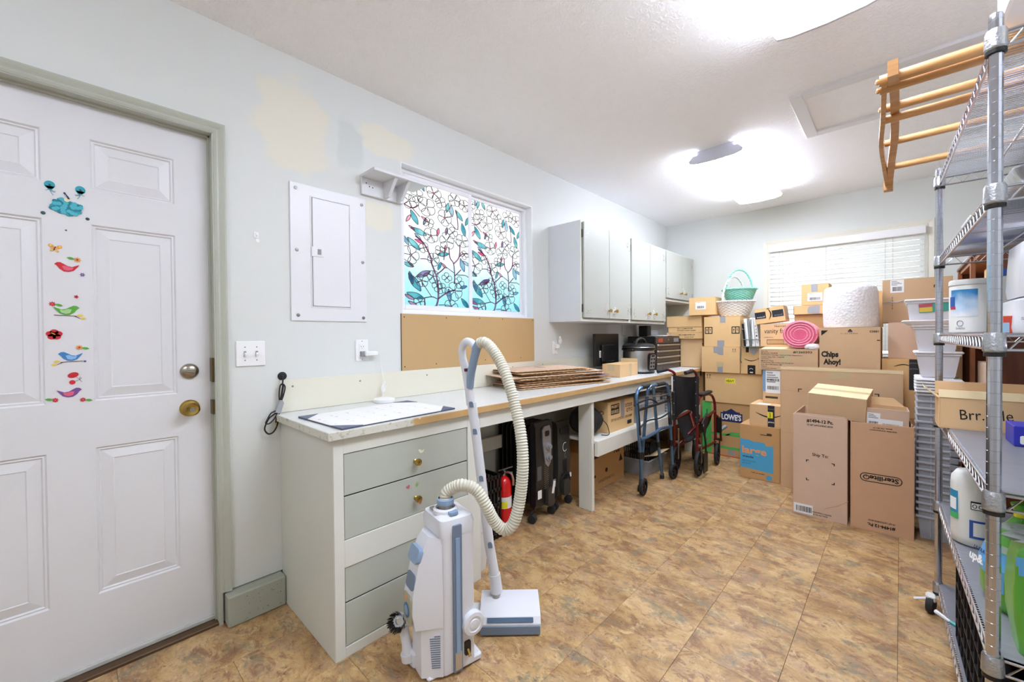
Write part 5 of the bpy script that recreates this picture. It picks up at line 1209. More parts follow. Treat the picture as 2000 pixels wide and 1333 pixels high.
pin = part(G().prism(rrect(.080, .055, .104, .105, .006), -.002, .006, SS), 'power_inlet', M_['black'], vc); part(G().cyl(SS @ Vector((.092, .074, .004)), SS @ Vector((.092, .060, .022)), .006, .005, 8), 'plug_pin', M_['brass'], pin)
part(G().box((-.050, .100, 0), (.075, .160, .030), .008, V), 'foot', M_['vac'], vc); part(G().box((-.060, -.050, 0), (.060, .06, .016), .006, V), 'foot', M_['vac'], vc)
PT = Matrix.Translation((.853, .930, 0))
part(G().lathe([(.046, .560), (.044, .572), (.036, .578), (.033, .570)], 26, PT, close=False), 'port_ring', M_['vac'], vc)
part(G().lathe([(.027, .565), (.027, .590)], 22, PT, close=False), 'swivel', M_['steel'], vc); part(G().lathe([(.027, .588), (.031, .590), (.031, .606), (.026, .610)], 22, PT, close=False), 'hose_cuff', M_['vacblue'], vc)
part(G().box((-.012, -.010, 0), (.012, .010, .008), .002, Matrix.Translation((.813, .905, .563))), 'port_latch', M_['steel'], vc)
# hose, ribbed
hp = smooth_pts([(.853, .930, .604), (.8535, .934, .625), (.874, .95, .6445), (.908, .97, .6578), (.944, 1.0, .6397), (.971, 1.02, .5904), (.985, 1.05, .5227), (1.008, 1.08, .4870), (1.036, 1.10, .5139), (1.050, 1.12, .6003), (1.057, 1.13, .7226), (1.040, 1.14, .8315), (1.000, 1.15, .9408), (.962, 1.15, 1.0359), (.921, 1.15, 1.1039), (.882, 1.142, 1.1541), (.850, 1.135, 1.1760), (.826, 1.131, 1.1720)], 40)
Ls = [0]
for a, b in zip(hp, hp[1:]): Ls.append(Ls[-1] + (b - a).length)
pit = .0102; npt = int(Ls[-1] / (pit / 4)); rp_ = []; rr_ = []; k = 0
for i in range(npt + 1):
    s = Ls[-1] * i / npt
    while k < len(Ls) - 2 and Ls[k + 1] < s: k += 1
    t = (s - Ls[k]) / max(Ls[k + 1] - Ls[k], 1e-9); rp_.append(hp[k].lerp(hp[k + 1], t)); rr_.append(.0205 + (.0026, .0014, -.0012, .0012)[i % 4])
part(G().tube(rp_, rr_, 14), 'hose', mat('ivory_hose', '#cfccbd', .4), vc, 60)
# handle and wand
wand = [(.8005, 1.232, .155), (.782, 1.215, .3134), (.770, 1.19, .5607), (.756, 1.17, .7814), (.745, 1.157, .920)]
wn = part(G().tube(wand, [.0215, .021, .0205, .020, .020], 16), 'wand', M_['vac'], vc)
part(G().cyl((.8055, 1.236, .100), (.7985, 1.230, .178), .026, .025, 18), 'wand_collar', M_['vac'], wn)
for t_, s in ((.24, .3134), (.50, .60), (.86, .80), (.985, .915)):
    z = s; x = .803 - .0745 * (z - .14); y = 1.234 - .099 * (z - .14)
    part(G().prism([(-.009, -.012), (.009, -.012), (.009, .006), (.005, .012), (-.005, .012), (-.009, .006)], 0, .006, frame((x + .0105, y - .0135, z), (.62, .78, 0), (-.06, -.09, 1))), 'release_button', M_['vacdark'], wn)
lp_ = smooth_pts([(.742, 1.155, .910), (.734, 1.150, .985), (.724, 1.142, 1.060), (.712, 1.136, 1.115), (.716, 1.133, 1.155), (.742, 1.131, 1.178), (.772, 1.131, 1.176), (.797, 1.132, 1.158)], 6)
part(G().tube(lp_, [.020 - .004 * min(1, i / 18) for i in range(len(lp_))], 12), 'handle_grip', M_['vac'], vc)
bp2 = smooth_pts([(.826, 1.131, 1.174), (.806, 1.133, 1.150), (.785, 1.135, 1.100), (.760, 1.141, 1.040), (.744, 1.148, .985)], 6)
part(G().tube(bp2, [.019 - .003 * i / len(bp2) for i in range(len(bp2))], 12), 'suction_tube', M_['vacblue'], vc)
part(G().box((-.010, -.0065, 0), (.010, .0065, .005), .002, frame((.745, 1.130, 1.060), (.72, .69, 0), (-.05, 0, 1))), 'switch', mat('dark_red_switch', '#5c1f1f', .4), vc)
# power nozzle
N = frame((.848, 1.097, 0), (.721, .693, 0), (-.693, .721, 0))
nz = part(G().prism([(.0, .022), (.0, .048), (.016, .068), (.050, .080), (.110, .088), (.165, .086), (.182, .070), (.185, .022)], .0, .245, N @ Matrix(((0, 0, 1, 0), (1, 0, 0, 0), (0, 1, 0, 0), (0, 0, 0, 1)))), 'power_nozzle', M_['vac'], vc, 25)
part(G().prism([(-.004, .008), (-.004, .040), (.004, .046), (.180, .026), (.180, .008)], .003, .242, N @ Matrix(((0, 0, 1, 0), (1, 0, 0, 0), (0, 1, 0, 0), (0, 0, 0, 1)))), 'bumper', M_['vacdark'], nz)
part(G().box((.030, .006, .0), (.215, .024, .0045), .001, N @ Matrix.Translation((0, -.002, .0475)) @ Matrix.Rotation(R(48), 4, 'X')), 'dirt_window', mat('window_slate', '#4e6580', .25), nz)
part(G().box((.01, .005, .0), (.235, .175, .010), .003, N), 'sole_plate', M_['black'], nz)
part(G().box((-.075, .060, .008), (.012, .145, .055), .016, N), 'parking_hook', M_['vac'], nz)
part(G().cyl(N @ Vector((.062, .118, .080)), Vector((.8050, 1.2355, .112)), .020, .020, 14), 'swivel_neck', M_['steel'], nz)
part(G().box((.040, .105, .078), (.090, .150, .092), .006, N), 'neck_cover', M_['vac'], nz)
# brush tool clipped to the front
bt = Vector((.742, .812, .135))
bm_ = frame(bt + Vector((-.012, -.004, .022)), (0.8, .6, 0), (-.25, .3, .92))
Zb = bm_ @ Vector((0, 0, 1)) - bm_ @ Vector((0, 0, 0))
br = part(G().lathe([(.016, -.012), (.026, -.010), (.028, .004), (.020, .008), (.012, .008)], 20, bm_, close=False), 'dusting_brush', M_['vac'], vc)
g = G()
for k in range(220):
    a = rs.uniform(0, 2 * PI); r0 = rs.uniform(.017, .027); p = bm_ @ Vector((math.cos(a) * r0, math.sin(a) * r0, .006)); q_ = bm_ @ Vector((math.cos(a) * (r0 + .010), math.sin(a) * (r0 + .010), .034))
    s_ = (bm_ @ Vector((-math.sin(a) * .0016, math.cos(a) * .0016, 0))) - (bm_ @ Vector((0, 0, 0))); g.add([p - s_, p + s_, q_ + s_ * .5, q_ - s_ * .5], [(0, 1, 2, 3)])
part(g, 'bristles', mat('dark_bristle', '#2f2a25', .8), br, 0, kind='stuff')
part(G().tube([bt + Vector((.0, .006, .0)), bt + Vector((.018, .006, -.050)), bt + Vector((.026, .008, -.085))], [.018, .017, .022], 14), 'tool_tube', M_['vac'], vc)
part(G().tube([bt + Vector((.026, .008, -.080)), bt + Vector((.030, .010, -.105))], [.028, .027], 16), 'tool_cuff', M_['vac'], vc)
part(G().box((-.02, -.014, 0), (.05, .02, .06), .008, Matrix.Translation(bt + Vector((.02, .018, -.125)))), 'tool_holder', M_['vac'], vc)

# ================================================================== folded walker
M_['wblue'] = mat('anodised_blue', '#5f83ab', .28, .75)
wa = thing('walking_frame', 'folded blue walking frame with two front wheels in front of the bench', 'walker', (.66, 3.15, 0))
def fr_(name, pts, r, m, n=10, root=wa, k=5): return part(G().tube(smooth_pts(pts, k), r, n), name, m, root)
fr_('side_frame', [(.665, 2.905, .10), (.660, 2.872, .40), (.658, 2.838, .66), (.656, 2.838, .745), (.655, 2.865, .790), (.655, 2.92, .806), (.655, 3.05, .808), (.653, 3.115, .795), (.650, 3.145, .74), (.640, 3.20, .55), (.630, 3.27, .30), (.622, 3.355, .03)], .0125, M_['wblue'])
fr_('side_frame', [(.690, 3.405, .10), (.684, 3.385, .40), (.680, 3.362, .62), (.678, 3.358, .745), (.676, 3.335, .790), (.674, 3.28, .806), (.670, 3.10, .806), (.664, 3.035, .795), (.655, 3.020, .74), (.635, 3.000, .45), (.615, 2.970, .03)], .0125, M_['wblue'])
for nm, pts in (('hand_grip', [(.655, 2.93, .807), (.655, 3.06, .808)]), ('hand_grip', [(.672, 3.15, .807), (.673, 3.285, .806)])): part(G().tube(pts, .0165, 12), nm, M_['rubber'], wa)
for pts in ([(.6585, 2.838, .70), (.661, 2.868, .46)], [(.679, 3.359, .70), (.683, 3.380, .46)]): part(G().tube(pts, .0148, 12), 'sleeve', M_['rubber'], wa)
for pts in ([(.662, 2.880, .33), (.6625, 2.884, .28)], [(.686, 3.39, .33), (.6865, 3.393, .28)], [(.631, 3.26, .33), (.629, 3.275, .285)], [(.628, 2.99, .30), (.626, 2.985, .25)], [(.630, 3.250, .385), (.631, 3.243, .41)]): part(G().tube(pts, .0155, 12), 'lock_collar', M_['black'], wa)
fr_('lower_brace', [(.664, 2.875, .425), (.672, 2.95, .425), (.676, 3.10, .435), (.684, 3.20, .455), (.684, 3.384, .435)], .0115, M_['wblue'])
fr_('upper_brace', [(.660, 2.845, .645), (.668, 2.95, .650), (.674, 3.20, .655), (.682, 3.365, .665)], .010, M_['black'])
fr_('cross_rod', [(.660, 2.866, .505), (.665, 3.0, .545), (.672, 3.2, .535), (.682, 3.372, .56)], .006, M_['black'], 8)
fr_('fold_hinge', [(.662, 2.86, .70), (.690, 2.98, .715), (.694, 3.1, .675)], .007, M_['black'], 8)
fr_('cross_rod', [(.664, 2.98, .735), (.674, 3.18, .715), (.680, 3.345, .715)], .005, M_['steel'], 8)
for c, ry in (((.668, 2.915, .0645), 6), ((.694, 3.415, .0645), -4)):
    W_ = frame(c, (0, 1, 0), (0, 0, 1)) @ Matrix.Rotation(R(ry), 4, 'Y')
    wv = part(G().lathe([(.046, -.013), (.062, -.012), (.0645, 0), (.062, .012), (.046, .013)], 28, W_, close=False), 'wheel', M_['rubber'], wa)
    g = G().lathe([(.046, -.010), (.046, .010), (.040, .012), (.040, -.012)], 24, W_, close=False).lathe([(.012, -.016), (.012, .016), (.0004, .017)], 14, W_, close=False)
    for k in range(5): g.box((.008, -.005, -.006), (.043, .005, .006), 0, W_ @ Matrix.Rotation(R(72 * k), 4, 'Z'))
    part(g, 'wheel_hub', M_['black'], wv)
    part(G().tube([(c[0] - .004, c[1] - .006, .16), (c[0] - .018, c[1] - .004, .085)], .010, 8), 'wheel_fork', M_['black'], wa)
for c in ((.614, 2.968, .0), (.621, 3.358, .0)): part(G().lathe([(.017, .001), (.018, .010), (.014, .045)], 14, Matrix.Translation(c)), 'rubber_tip', M_['rubber'], wa)

# ================================================================== folded wheelchair
M_['wred'] = mat('wine_red_frame', '#74231f', .35, .4)
M_['cloth'] = mat('black_nylon', '#1c1c20', .6, bump=.15, bscale=40)
wc = thing('wheelchair', 'folded wine-red transport wheelchair with black seat beside the boxes', 'wheelchair', (.73, 3.82, 0))
def tb(name, pts, r=.0115, m='wred', k=5, n=10): return part(G().tube(smooth_pts(pts, k), r, n), name, M_[m], wc)
for s, x in ((-1, .618), (1, .812)):
    tb('rear_post', [(x, 3.63, .20), (x, 3.63, .50), (x, 3.63, .80), (x - .004 * s, 3.622, .862), (x - .03 if s < 0 else x - .006, 3.575, .893), (x - .06 if s < 0 else x - .02, 3.53, .902)])
    part(G().tube([(x - .040 if s < 0 else x - .012, 3.56, .897), (x - .082 if s < 0 else x - .040, 3.475, .882)], .0165, 12), 'push_grip', M_['rubber'], wc)
    tb('seat_rail', [(x, 3.63, .455), (x + .01, 3.80, .47), (x + .02, 4.02, .50)])
    tb('lower_rail', [(x, 3.63, .215), (x + .01, 3.82, .21), (x + .02, 4.03, .215)])
    tb('front_post', [(x + .012, 3.90, .665), (x + .018, 3.965, .640), (x + .022, 4.015, .56), (x + .02, 4.03, .40), (x + .02, 4.04, .24)])
    tb('arm_tube', [(x + .004, 3.64, .60), (x + .006, 3.66, .655), (x + .010, 3.72, .672), (x + .012, 3.90, .668)])
    part(G().box((x - .012, 3.665, .676), (x + .036, 3.925, .700), .010), 'armrest_pad', M_['rubber'], wc)
    # wheels
    for (yy, rr, dx) in ((3.640, .108, .010), (4.065, .098, .026)):
        W_ = frame((x + dx, yy, rr), (0, 1, 0), (0, 0, 1)) @ Matrix.Rotation(R(8 if yy > 4 else 4), 4, 'Y')
        wv = part(G().lathe([(rr * .74, -.014), (rr * .95, -.013), (rr, 0), (rr * .95, .013), (rr * .74, .014)], 28, W_, close=False), 'wheel', M_['rubber'], wc)
        g = G().lathe([(rr * .74, -.010), (rr * .74, .010), (rr * .66, .012), (rr * .66, -.012)], 24, W_, close=False).lathe([(.016, -.018), (.016, .018), (.0004, .019)], 14, W_, close=False)
        for k in range(5): g.box((.010, -.006, -.006), (rr * .70, .006, .006), 0, W_ @ Matrix.Rotation(R(72 * k), 4, 'Z'))
        part(g, 'wheel_hub', M_['black'], wv)
        part(G().box((x + dx - .024, yy - .012, rr), (x + dx - .018, yy + .012, rr * 2 + .045), .002).box((x + dx + .018, yy - .012, rr), (x + dx + .024, yy + .012, rr * 2 + .045), .002).box((x + dx - .024, yy - .014, rr * 2 + .03), (x + dx + .024, yy + .014, rr * 2 + .05), .003), 'wheel_fork', M_['steel'] if yy < 4 else M_['black'], wc)
    tb('footrest_hanger', [(x + .022, 4.04, .46), (x + .030, 4.10, .42), (x + .032, 4.14, .30), (x + .032, 4.16, .20)], .0095, 'wred')
    part(G().box((x + .015, 4.07, .29), (x + .060, 4.10, .44), .008, Matrix.Identity(4)), 'hanger_clamp', M_['black'], wc)
    part(G().cyl((x + .034, 4.13, .31), (x + .075, 4.17, .345), .018, .016, 12), 'hanger_knob', M_['grey'], wc)
part(G().box((.640, 3.636, .205), (.655, 3.650, .375), .004).box((.792, 3.64, .2), (.806, 3.652, .36), .003), 'fold_link', M_['steel'], wc)
tb('cross_brace', [(.626, 3.70, .22), (.72, 3.82, .36), (.822, 3.93, .48)], .010)
tb('cross_brace', [(.822, 3.70, .22), (.72, 3.84, .34), (.630, 3.95, .48)], .010)
tb('brake_lever', [(.835, 3.70, .45), (.846, 3.68, .39), (.848, 3.70, .33), (.84, 3.78, .29)], .007, 'steel')
def back_sheet(u, v):
    x = .618 + .194 * u; dip = math.sin(PI * u) ** .8
    zt = .845 - .012 * dip; zb = .44 + .10 * dip
    return (x, 3.617 + (.085 * dip) * (.35 + .65 * v), zt + (zb - zt) * v)
sh_ = G().grid(back_sheet, 14, 14); k0 = len(sh_.v); b2_ = G().grid(lambda u, v: tuple(a + d_ for a, d_ in zip(back_sheet(u, v), (0, -.004, 0))), 14, 14); b2_.f = [f[::-1] for f in b2_.f]; sh_.add(b2_.v, b2_.f)
bs2 = part(sh_, 'back_upholstery', M_['cloth'], wc, 60)
for x in (.612, .806): part(G().tube([(x + .004, 3.628, .845), (x + .004, 3.628, .45)], .0175, 12), 'back_sleeve', M_['cloth'], wc)
for x in (.622, .808):
    for z in (.80, .70, .60, .50): part(G().lathe([(.005, 0), (.0045, .002), (.0003, .0026)], 8, FY(x, 3.609, z), close=False), 'rivet', M_['steel'], bs2)
part(G().box((.600, 3.606, .700), (.614, 3.611, .838), .002), 'reflector_strip', M_['sticker'], wc)
def seat_sheet(u, v):
    x = .628 + .196 * u; return (x, 3.66 + .33 * v, .47 + .03 * v - .20 * math.sin(PI * u) ** .7)
s1 = G().grid(seat_sheet, 12, 8); s2 = G().grid(lambda u, v: tuple(a + d_ for a, d_ in zip(seat_sheet(u, v), (0, 0, -.004))), 12, 8); s2.f = [f[::-1] for f in s2.f]; s1.add(s2.v, s2.f)
part(s1, 'seat_upholstery', M_['cloth'], wc, 60)
part(G().prism([(3.665, .44), (3.74, .33), (3.80, .46), (3.76, .50)], -.006, .006, Matrix(((0, 0, 1, .838), (1, 0, 0, 0), (0, 1, 0, 0), (0, 0, 0, 1)))), 'skirt_guard', M_['cloth'], wc)
part(G().box((.868, 3.60, .035), (.876, 3.70, .205), .003), 'footplate', M_['black'], wc); part(G().box((.596, 3.605, .045), (.604, 3.70, .235), .003), 'footplate', M_['black'], wc)
tb('footplate_arm', [(.872, 3.66, .20), (.868, 3.66, .30), (.85, 3.655, .42)], .008, 'black'); tb('footplate_arm', [(.598, 3.66, .23), (.604, 3.66, .32), (.612, 3.655, .40)], .008, 'black')
# ================================================================== the pile of cartons at the back
def FZt(M, h): return M @ Matrix.Translation((0, 0, h + .0007))
# --- corner stack at the end of the bench
carton('plain carton on the floor in the corner behind the wheelchair', .20, 4.490, 0, .575, 4.930, .440, 'kraftd')
r, M, w, d, h = carton('brown carton with up arrows squeezed in beyond the end of the bench', .20, 4.490, .4405, .575, 4.930, .8555, 'kraftd')
arrows_mark(r, front(M, w, d, h, .285, .22), .06); part(G().rect(.30, .33, .36, .39, front(M, w, d, h, 0, 0)), 'printed_panel', M_['inkbrown'], r, 0)
r, M, w, d, h = carton('plain tan carton beside the tool chest at the end of the bench', .348, 4.475, .8580, .574, 4.925, 1.158, 'kraft')
part(G().box((w / 2 - .004, -d / 2 - .0008, h * .80), (w / 2 + .0006, -d / 2 + .02, h * .84), 0, M), 'tape', M_['ink'], r)
r, M, w, d, h = carton('flat long carton with black print under the top one, wall-cabinet corner', .212, 4.440, 1.1585, .586, 4.92, 1.222, 'kraft2')
text(r, '4PC COMFORTER SET', front(M, w, d, h, .13, .034), .17, .013, M_['ink'], bold=.02); text(r, 'COLOR: IVORY', front(M, w, d, h, .19, .012), .10, .010, M_['ink'], bold=.02)
part(G().rect(.0, .0, .02, h, front(M, w, d, h, .03, 0)), 'tape', M_['tape'], r, 0)
r, M, w, d, h = carton('flat long carton with small print directly above the plain tan carton', .228, 4.445, 1.2225, .582, 4.92, 1.282, 'kraft2')
text(r, 'BX-1 COMFORTER', front(M, w, d, h, .10, .036), .16, .012, M_['ink'], bold=.02); text(r, 'BLANKET WHITE QUEEN', front(M, w, d, h, .10, .015), .19, .012, M_['ink'], bold=.02)
carton('plain golden carton topping the corner stack below the wall cabinet', .213, 4.440, 1.2825, .577, 4.92, 1.399, 'kraft2')
r, M, w, d, h = carton('small tan carton with white barcode label under the shorter wall cabinet', .463, 4.40, 1.3995, .715, 4.66, 1.580, 'kraft2', seam='y', rot=2)
label_on(r, front(M, w, d, h, .065, .06), .10, .075, 1)
# --- second column: moving box, heavy box, two taped boxes
r, M, w, d, h = carton('large moving carton with a green band and navy house logo on the floor', .600, 4.390, 0, 1.120, 4.930, .526, 'kraftd')
M_['green'] = mat('print_green', '#4fb85a', .6); M_['navy'] = mat('print_navy', '#20285c', .6); M_['skyb'] = mat('print_blue', '#4aa6d6', .6)
F = front(M, w, d, h, 0, 0)
part(G().rect(0, .0, .085, h - .002, F).rect(.085, .205, .40, .225, F).flat([(.21, .205), (.27, .245), (.52, .245), (.52, .228), (.275, .228), (.235, .205)], F).rect(.085, .075, .50, .098, F), 'green_print', M_['green'], r, 0)
part(G().rect(.0, .0, .52, .008, F, .0003), 'red_edge', mat('print_red', '#c0392b', .6), r, 0)
lg = part(G().flat([(.172, .345), (.368, .345), (.368, .432), (.345, .432), (.345, .445), (.318, .445), (.27, .475), (.222, .445), (.195, .445), (.195, .432), (.172, .432)], F, .0004), 'logo_panel', M_['navy'], r, 0)
text(lg, "LOWE'S", F @ Matrix.Translation((.182, .362, .0009)), .176, .060, M_['sticker'], bold=.04)
text(r, 'Moving Box', F @ Matrix.Translation((.060, .26, .0005)) @ Matrix.Rotation(R(90), 4, 'Z'), .19, .030, M_['navy'], bold=.02)
part(G().rect(.24, .02, .30, .07, F, .0004), 'tape', M_['gtape'], r, 0)
r, M, w, d, h = carton('wide plain carton marked heavy with a yellow sticker', .630, 4.380, .5265, 1.142, 4.900, .8235, 'kraft2')
F = front(M, w, d, h, 0, 0); arrows_mark(r, F @ Matrix.Translation((.015, h - .055, 0)), .045)
lb = part(G().flat([(.194, .196), (.272, .196), (.279, .204), (.279, .236), (.272, .244), (.194, .244), (.190, .238), (.190, .202)], F, .0005), 'yellow_sticker', M_['yellow'], r, 0)
text(lb, 'HEAVY', F @ Matrix.Translation((.198, .206, .001)), .072, .026, M_['ink'], bold=.02)
r, M, w, d, h = carton('lower of the two grey-taped cartons stacked on the heavy carton', .603, 4.360, .824, .954, 4.730, 1.081, 'kraft2', seam='y')
F = front(M, w, d, h, 0, 0)
part(G().flat([(.115, h), (.205, h), (.205, h - .085), (.165, h - .082), (.150, h - .068), (.115, h - .062)], F).flat([(.150, 0), (.200, 0), (.200, .058), (.150, .056)], F), 'duct_tape', M_['gtape'], r, 0); part(G().rect(.142, .058, .205, .105, F), 'tape', M_['tape'], r, 0); arrows_mark(r, F @ Matrix.Translation((.285, h - .045, 0)), .036)
r, M, w, d, h = carton('upper of the two grey-taped cartons, carrying the white basket', .625, 4.370, 1.0815, .956, 4.730, 1.376, 'kraft2', seam='y')
F = front(M, w, d, h, 0, 0)
part(G().rect(.150, h - .06, .200, h, F).rect(.125, 0, .190, .060, F), 'duct_tape', M_['gtape'], r, 0)
for x_ in (.010, .255):
    q_ = part(G().rect(x_, .125, x_ + .070, .195, F), 'handling_mark', M_['ink'], r, 0)
    part(G().rect(x_ + .008, .134, x_ + .031, .186, F, .0004).rect(x_ + .039, .134, x_ + .062, .186, F, .0004), 'mark_ground', M_['kraft2'], q_, 0)
    part(G().flat([(x_ + .012, .162), (x_ + .027, .162), (x_ + .0195, .178)], F, .0008).rect(x_ + .017, .145, x_ + .022, .162, F, .0008).flat([(x_ + .044, .165), (x_ + .057, .165), (x_ + .0505, .178)], F, .0008).rect(x_ + .048, .150, x_ + .053, .160, F, .0008), 'mark_symbol', M_['ink'], q_, 0)
r, M, w, d, h = carton('narrow carton with black curved arrow print below the wire file basket', .959, 4.365, .824, 1.135, 4.66, 1.078, 'kraft2')
F = front(M, w, d, h, 0, 0); smile(r, F @ Matrix.Translation((.03, .145, 0)), .12)
q_ = part(G().rect(.060, .0, .125, .085, F).rect(.045, .205, .070, .254, F), 'black_tape', M_['ink'], r, 0)
part(G().ribbon([(.075 + .03 * t / 8, .045 + .010 * math.sin(PI * t / 8)) for t in range(9)], .004, F, .0006).rect(.080, .012, .105, .022, F, .0006), 'tape_mark', M_['sticker'], q_, 0)
part(G().flat([(.075, .250), (.135, .252), (.145, .215), (.115, .180), (.085, .200)], F, .0006), 'foil_tape', M_['gtape'], r, 0)
# wire file basket
wf = thing('file_basket', 'grey wire basket holding white binders on the stacked cartons', 'basket', (1.06, 4.36, 1.0795))
g = G(); fx0, fx1, fy0, fy1, fz0, fz1 = .985, 1.150, 4.300, 4.430, 1.0805, 1.245
for z in (fz0 + .003, 1.15): g.tube([(fx0, fy0, z), (fx1, fy0, z), (fx1, fy1, z), (fx0, fy1, z)], .004, 6, closed=True)
g.tube(smooth_pts([(fx0, fy0, fz0 + .01), (fx0, fy0, fz1 - .01), (fx0 + .012, fy0 + .01, fz1), (fx0 + .012, fy1, fz1)], 3), .004, 6).tube(smooth_pts([(fx1, fy0, fz0 + .01), (fx1 - .008, fy0, fz1), (fx1 - .01, fy1, fz1)], 3), .004, 6)
g.tube([(1.062, fy0 - .002, fz0), (1.062, fy0 - .002, 1.335)], .0045, 6).tube([(1.062, fy1, fz0), (1.062, fy1, 1.335)], .004, 6).tube([(1.062, fy0 - .002, 1.335), (1.062, fy1, 1.335)], .004, 6)
g.tube([(fx0, fy0, 1.09), (fx0 - .012, fy0 + .01, .955), (fx0 - .006, fy0 + .02, .93)], .004, 6)
for k in range(5): y = fy0 + (fy1 - fy0) * k / 4; g.tube([(fx0, y, fz0 + .003), (fx1, y, fz0 + .003)], .0025, 5)
part(g, 'wire', mat('grey_green_wire', '#7e8a80', .4, .5), wf)
for k, (x_, top, cm, lb_) in enumerate(((1.000, 1.300, 'ink', 'dark thin folder at the left inside the wire file basket'), (1.020, 1.345, 'sticker', 'first white binder from the left in the wire file basket'), (1.052, 1.348, 'grey', 'grey folder in the middle of the wire file basket'), (1.070, 1.352, 'sticker', 'second white binder from the left in the wire file basket'), (1.102, 1.350, 'paper', 'white binder with spine lettering at the right of the wire file basket'))):
    b_ = thing('binder', lb_, 'binder', (x_, 4.36, 1.087), 'binders in the wire file basket', (0, R(-5), 0))
    wd = .014 if k in (0, 2) else .027
    part(G().box((0, -.050, 0), (wd, .060, top - 1.087), .002, ROOTM[b_.name]), 'cover', M_[cm], b_)
    if k == 4:
        for j, ch_ in enumerate('FAMILY'): text(b_, ch_, ROOTM[b_.name] @ FY(.007, -.0508, .03 + .030 * (5 - j)), .012, .014, M_['inkbrown'])
    elif k in (1, 3): part(G().rect(.004, .02, .009, top - 1.12, ROOTM[b_.name] @ FY(0, -.0506, 0)), 'spine_stripe', M_['grey'], b_, 0)
# wicker baskets
def wicker(name, label, c, r0, r1, h, sy, hz, hr, m, hrot, hoff=0):
    b_ = thing(name, label, 'basket', c)
    T = Matrix.Translation(c)
    rows = 11; n = 72; vs = []; fs = []
    for i in range(rows * 2 + 1):
        t = i / (rows * 2); rad = r0 + (r1 - r0) * t ** .85
        for k in range(n):
            a = 2 * PI * k / n; wv = .0042 * math.sin(a * 18 + PI * (i // 2)) + (.0028 if i % 2 else -.001)
            vs.append(T @ Vector(((rad + wv) * math.cos(a), (rad + wv) * sy * math.sin(a), .003 + (h - .003) * t)))
    for i in range(rows * 2):
        for k in range(n): fs.append((i * n + k, i * n + (k + 1) % n, (i + 1) * n + (k + 1) % n, (i + 1) * n + k))
    vs.append(T @ Vector((0, 0, .003))); fs += [(len(vs) - 1, (k + 1) % n, k) for k in range(n)]
    part(G().add(vs, fs), 'woven_body', m, b_, 50)
    for ph in (0, PI):
        ring = [T @ Vector(((r1 + .004 + .006 * math.cos(a * 26 + ph)) * math.cos(a), (r1 + .004 + .006 * math.cos(a * 26 + ph)) * sy * math.sin(a), h + .004 + .006 * math.sin(a * 26 + ph))) for a in [2 * PI * k / 120 for k in range(120)]]
        part(G().tube(ring, .0048, 6, closed=True), 'braided_rim', m, b_)
    H = T @ Matrix.Rotation(hrot, 4, 'Z')
    for ph in (0, PI):
        ar = [H @ Vector(((hr + .005 * math.cos(18 * a + ph)) * math.cos(a), hoff + .005 * math.sin(18 * a + ph), h - .01 + (hz - h + .01 + .005 * math.cos(18 * a + ph)) * math.sin(a))) for a in [PI * k / 60 for k in range(61)]]
        part(G().tube(ar, .0062, 7), 'handle', m, b_)
    return b_
wicker('wicker_basket', 'white wicker basket with hoop handle on the taped carton', (.855, 4.555, 1.3765), .125, .178, .145, .82, .40, .150, mat('white_wicker', '#dcd9d6', .6), R(62))
wicker('wicker_basket', 'mint green wicker basket with hoop handle set on the white basket', (.900, 4.555, 1.528), .105, .150, .115, .82, .315, .125, mat('mint_wicker', '#8fd2bf', .55), R(38))
# --- third column: moving carton, prime carton, labelled carton, big brown carton
r, M, w, d, h = carton('moving carton printed large in orange on a blue patch', 1.083, 3.855, 0, 1.374, 4.250, .4445, 'kraftd', rot=-0.4)
F = front(M, w, d, h, 0, 0)
q_ = part(G().flat([(.002, .330), (.030, .318), (.065, .322), (.10, .308), (.14, .312), (.185, .308), (.192, .285), (.245, .290), (.245, .070), (.002, .085)], F), 'blue_print', M_['skyb'], r, 0)
text(q_, 'large', F @ Matrix.Translation((.018, .185, .0006)), .180, .080, mat('print_orange', '#e8a36a', .6), bold=.03); text(q_, 'grande', F @ Matrix.Translation((.018, .165, .0006)), .085, .022, M_['navy'], bold=.03)
for k, s_ in enumerate(('Medium Moving Box', '4.5 CU FT')): text(q_, s_, F @ Matrix.Translation((.018, .135 - .020 * k, .0006)), .105 - .04 * k, .012, M_['navy'])
text(r, 'Call us today.', F @ Matrix.Translation((.085, .045, .0004)), .10, .013, M_['ink'], bold=.02)
hh = part(G().prism(rrect(.150, .372, .235, .392, .0095), 0, .0008, F), 'hand_hole', M_['inkbrown'], r); part(G().prism(rrect(.150, .378, .200, .393, .007), .0008, .0014, F), 'hole_flap', M_['kraftd'], hh)
part(G().prism(circle(.022, 14, .215, .030), 0, .0004, F), 'printed_seal', M_['skyb'], r, 0)
r, M, w, d, h = carton('carton with black shipping tape and yellow heavy sticker on the blue-print carton', 1.152, 3.870, .445, 1.385, 4.180, .619, 'kraft', seam='x')
F = front(M, w, d, h, 0, 0); smile(r, F @ Matrix.Translation((.045, .11, 0)), .20)
q_ = part(G().rect(.132, .0, .180, h, F, .0003), 'black_tape', mat('black_shipping_tape', '#23272f', .4), r, 0)
text(q_, 'prime', F @ Matrix.Translation((.136, .030, .0008)), .040, None, M_['sticker'], bold=.02); text(q_, 'amazon', F @ Matrix.Translation((.136, .142, .0008)), .040, None, M_['grey'])
y_ = part(G().rect(.130, .072, .168, .122, F, .0007), 'yellow_sticker', M_['yellow'], q_, 0); text(y_, 'HEAVY', F @ Matrix.Translation((.156, .078, .0012)) @ Matrix.Rotation(R(90), 4, 'Z'), .040, .014, M_['ink'], bold=.02)
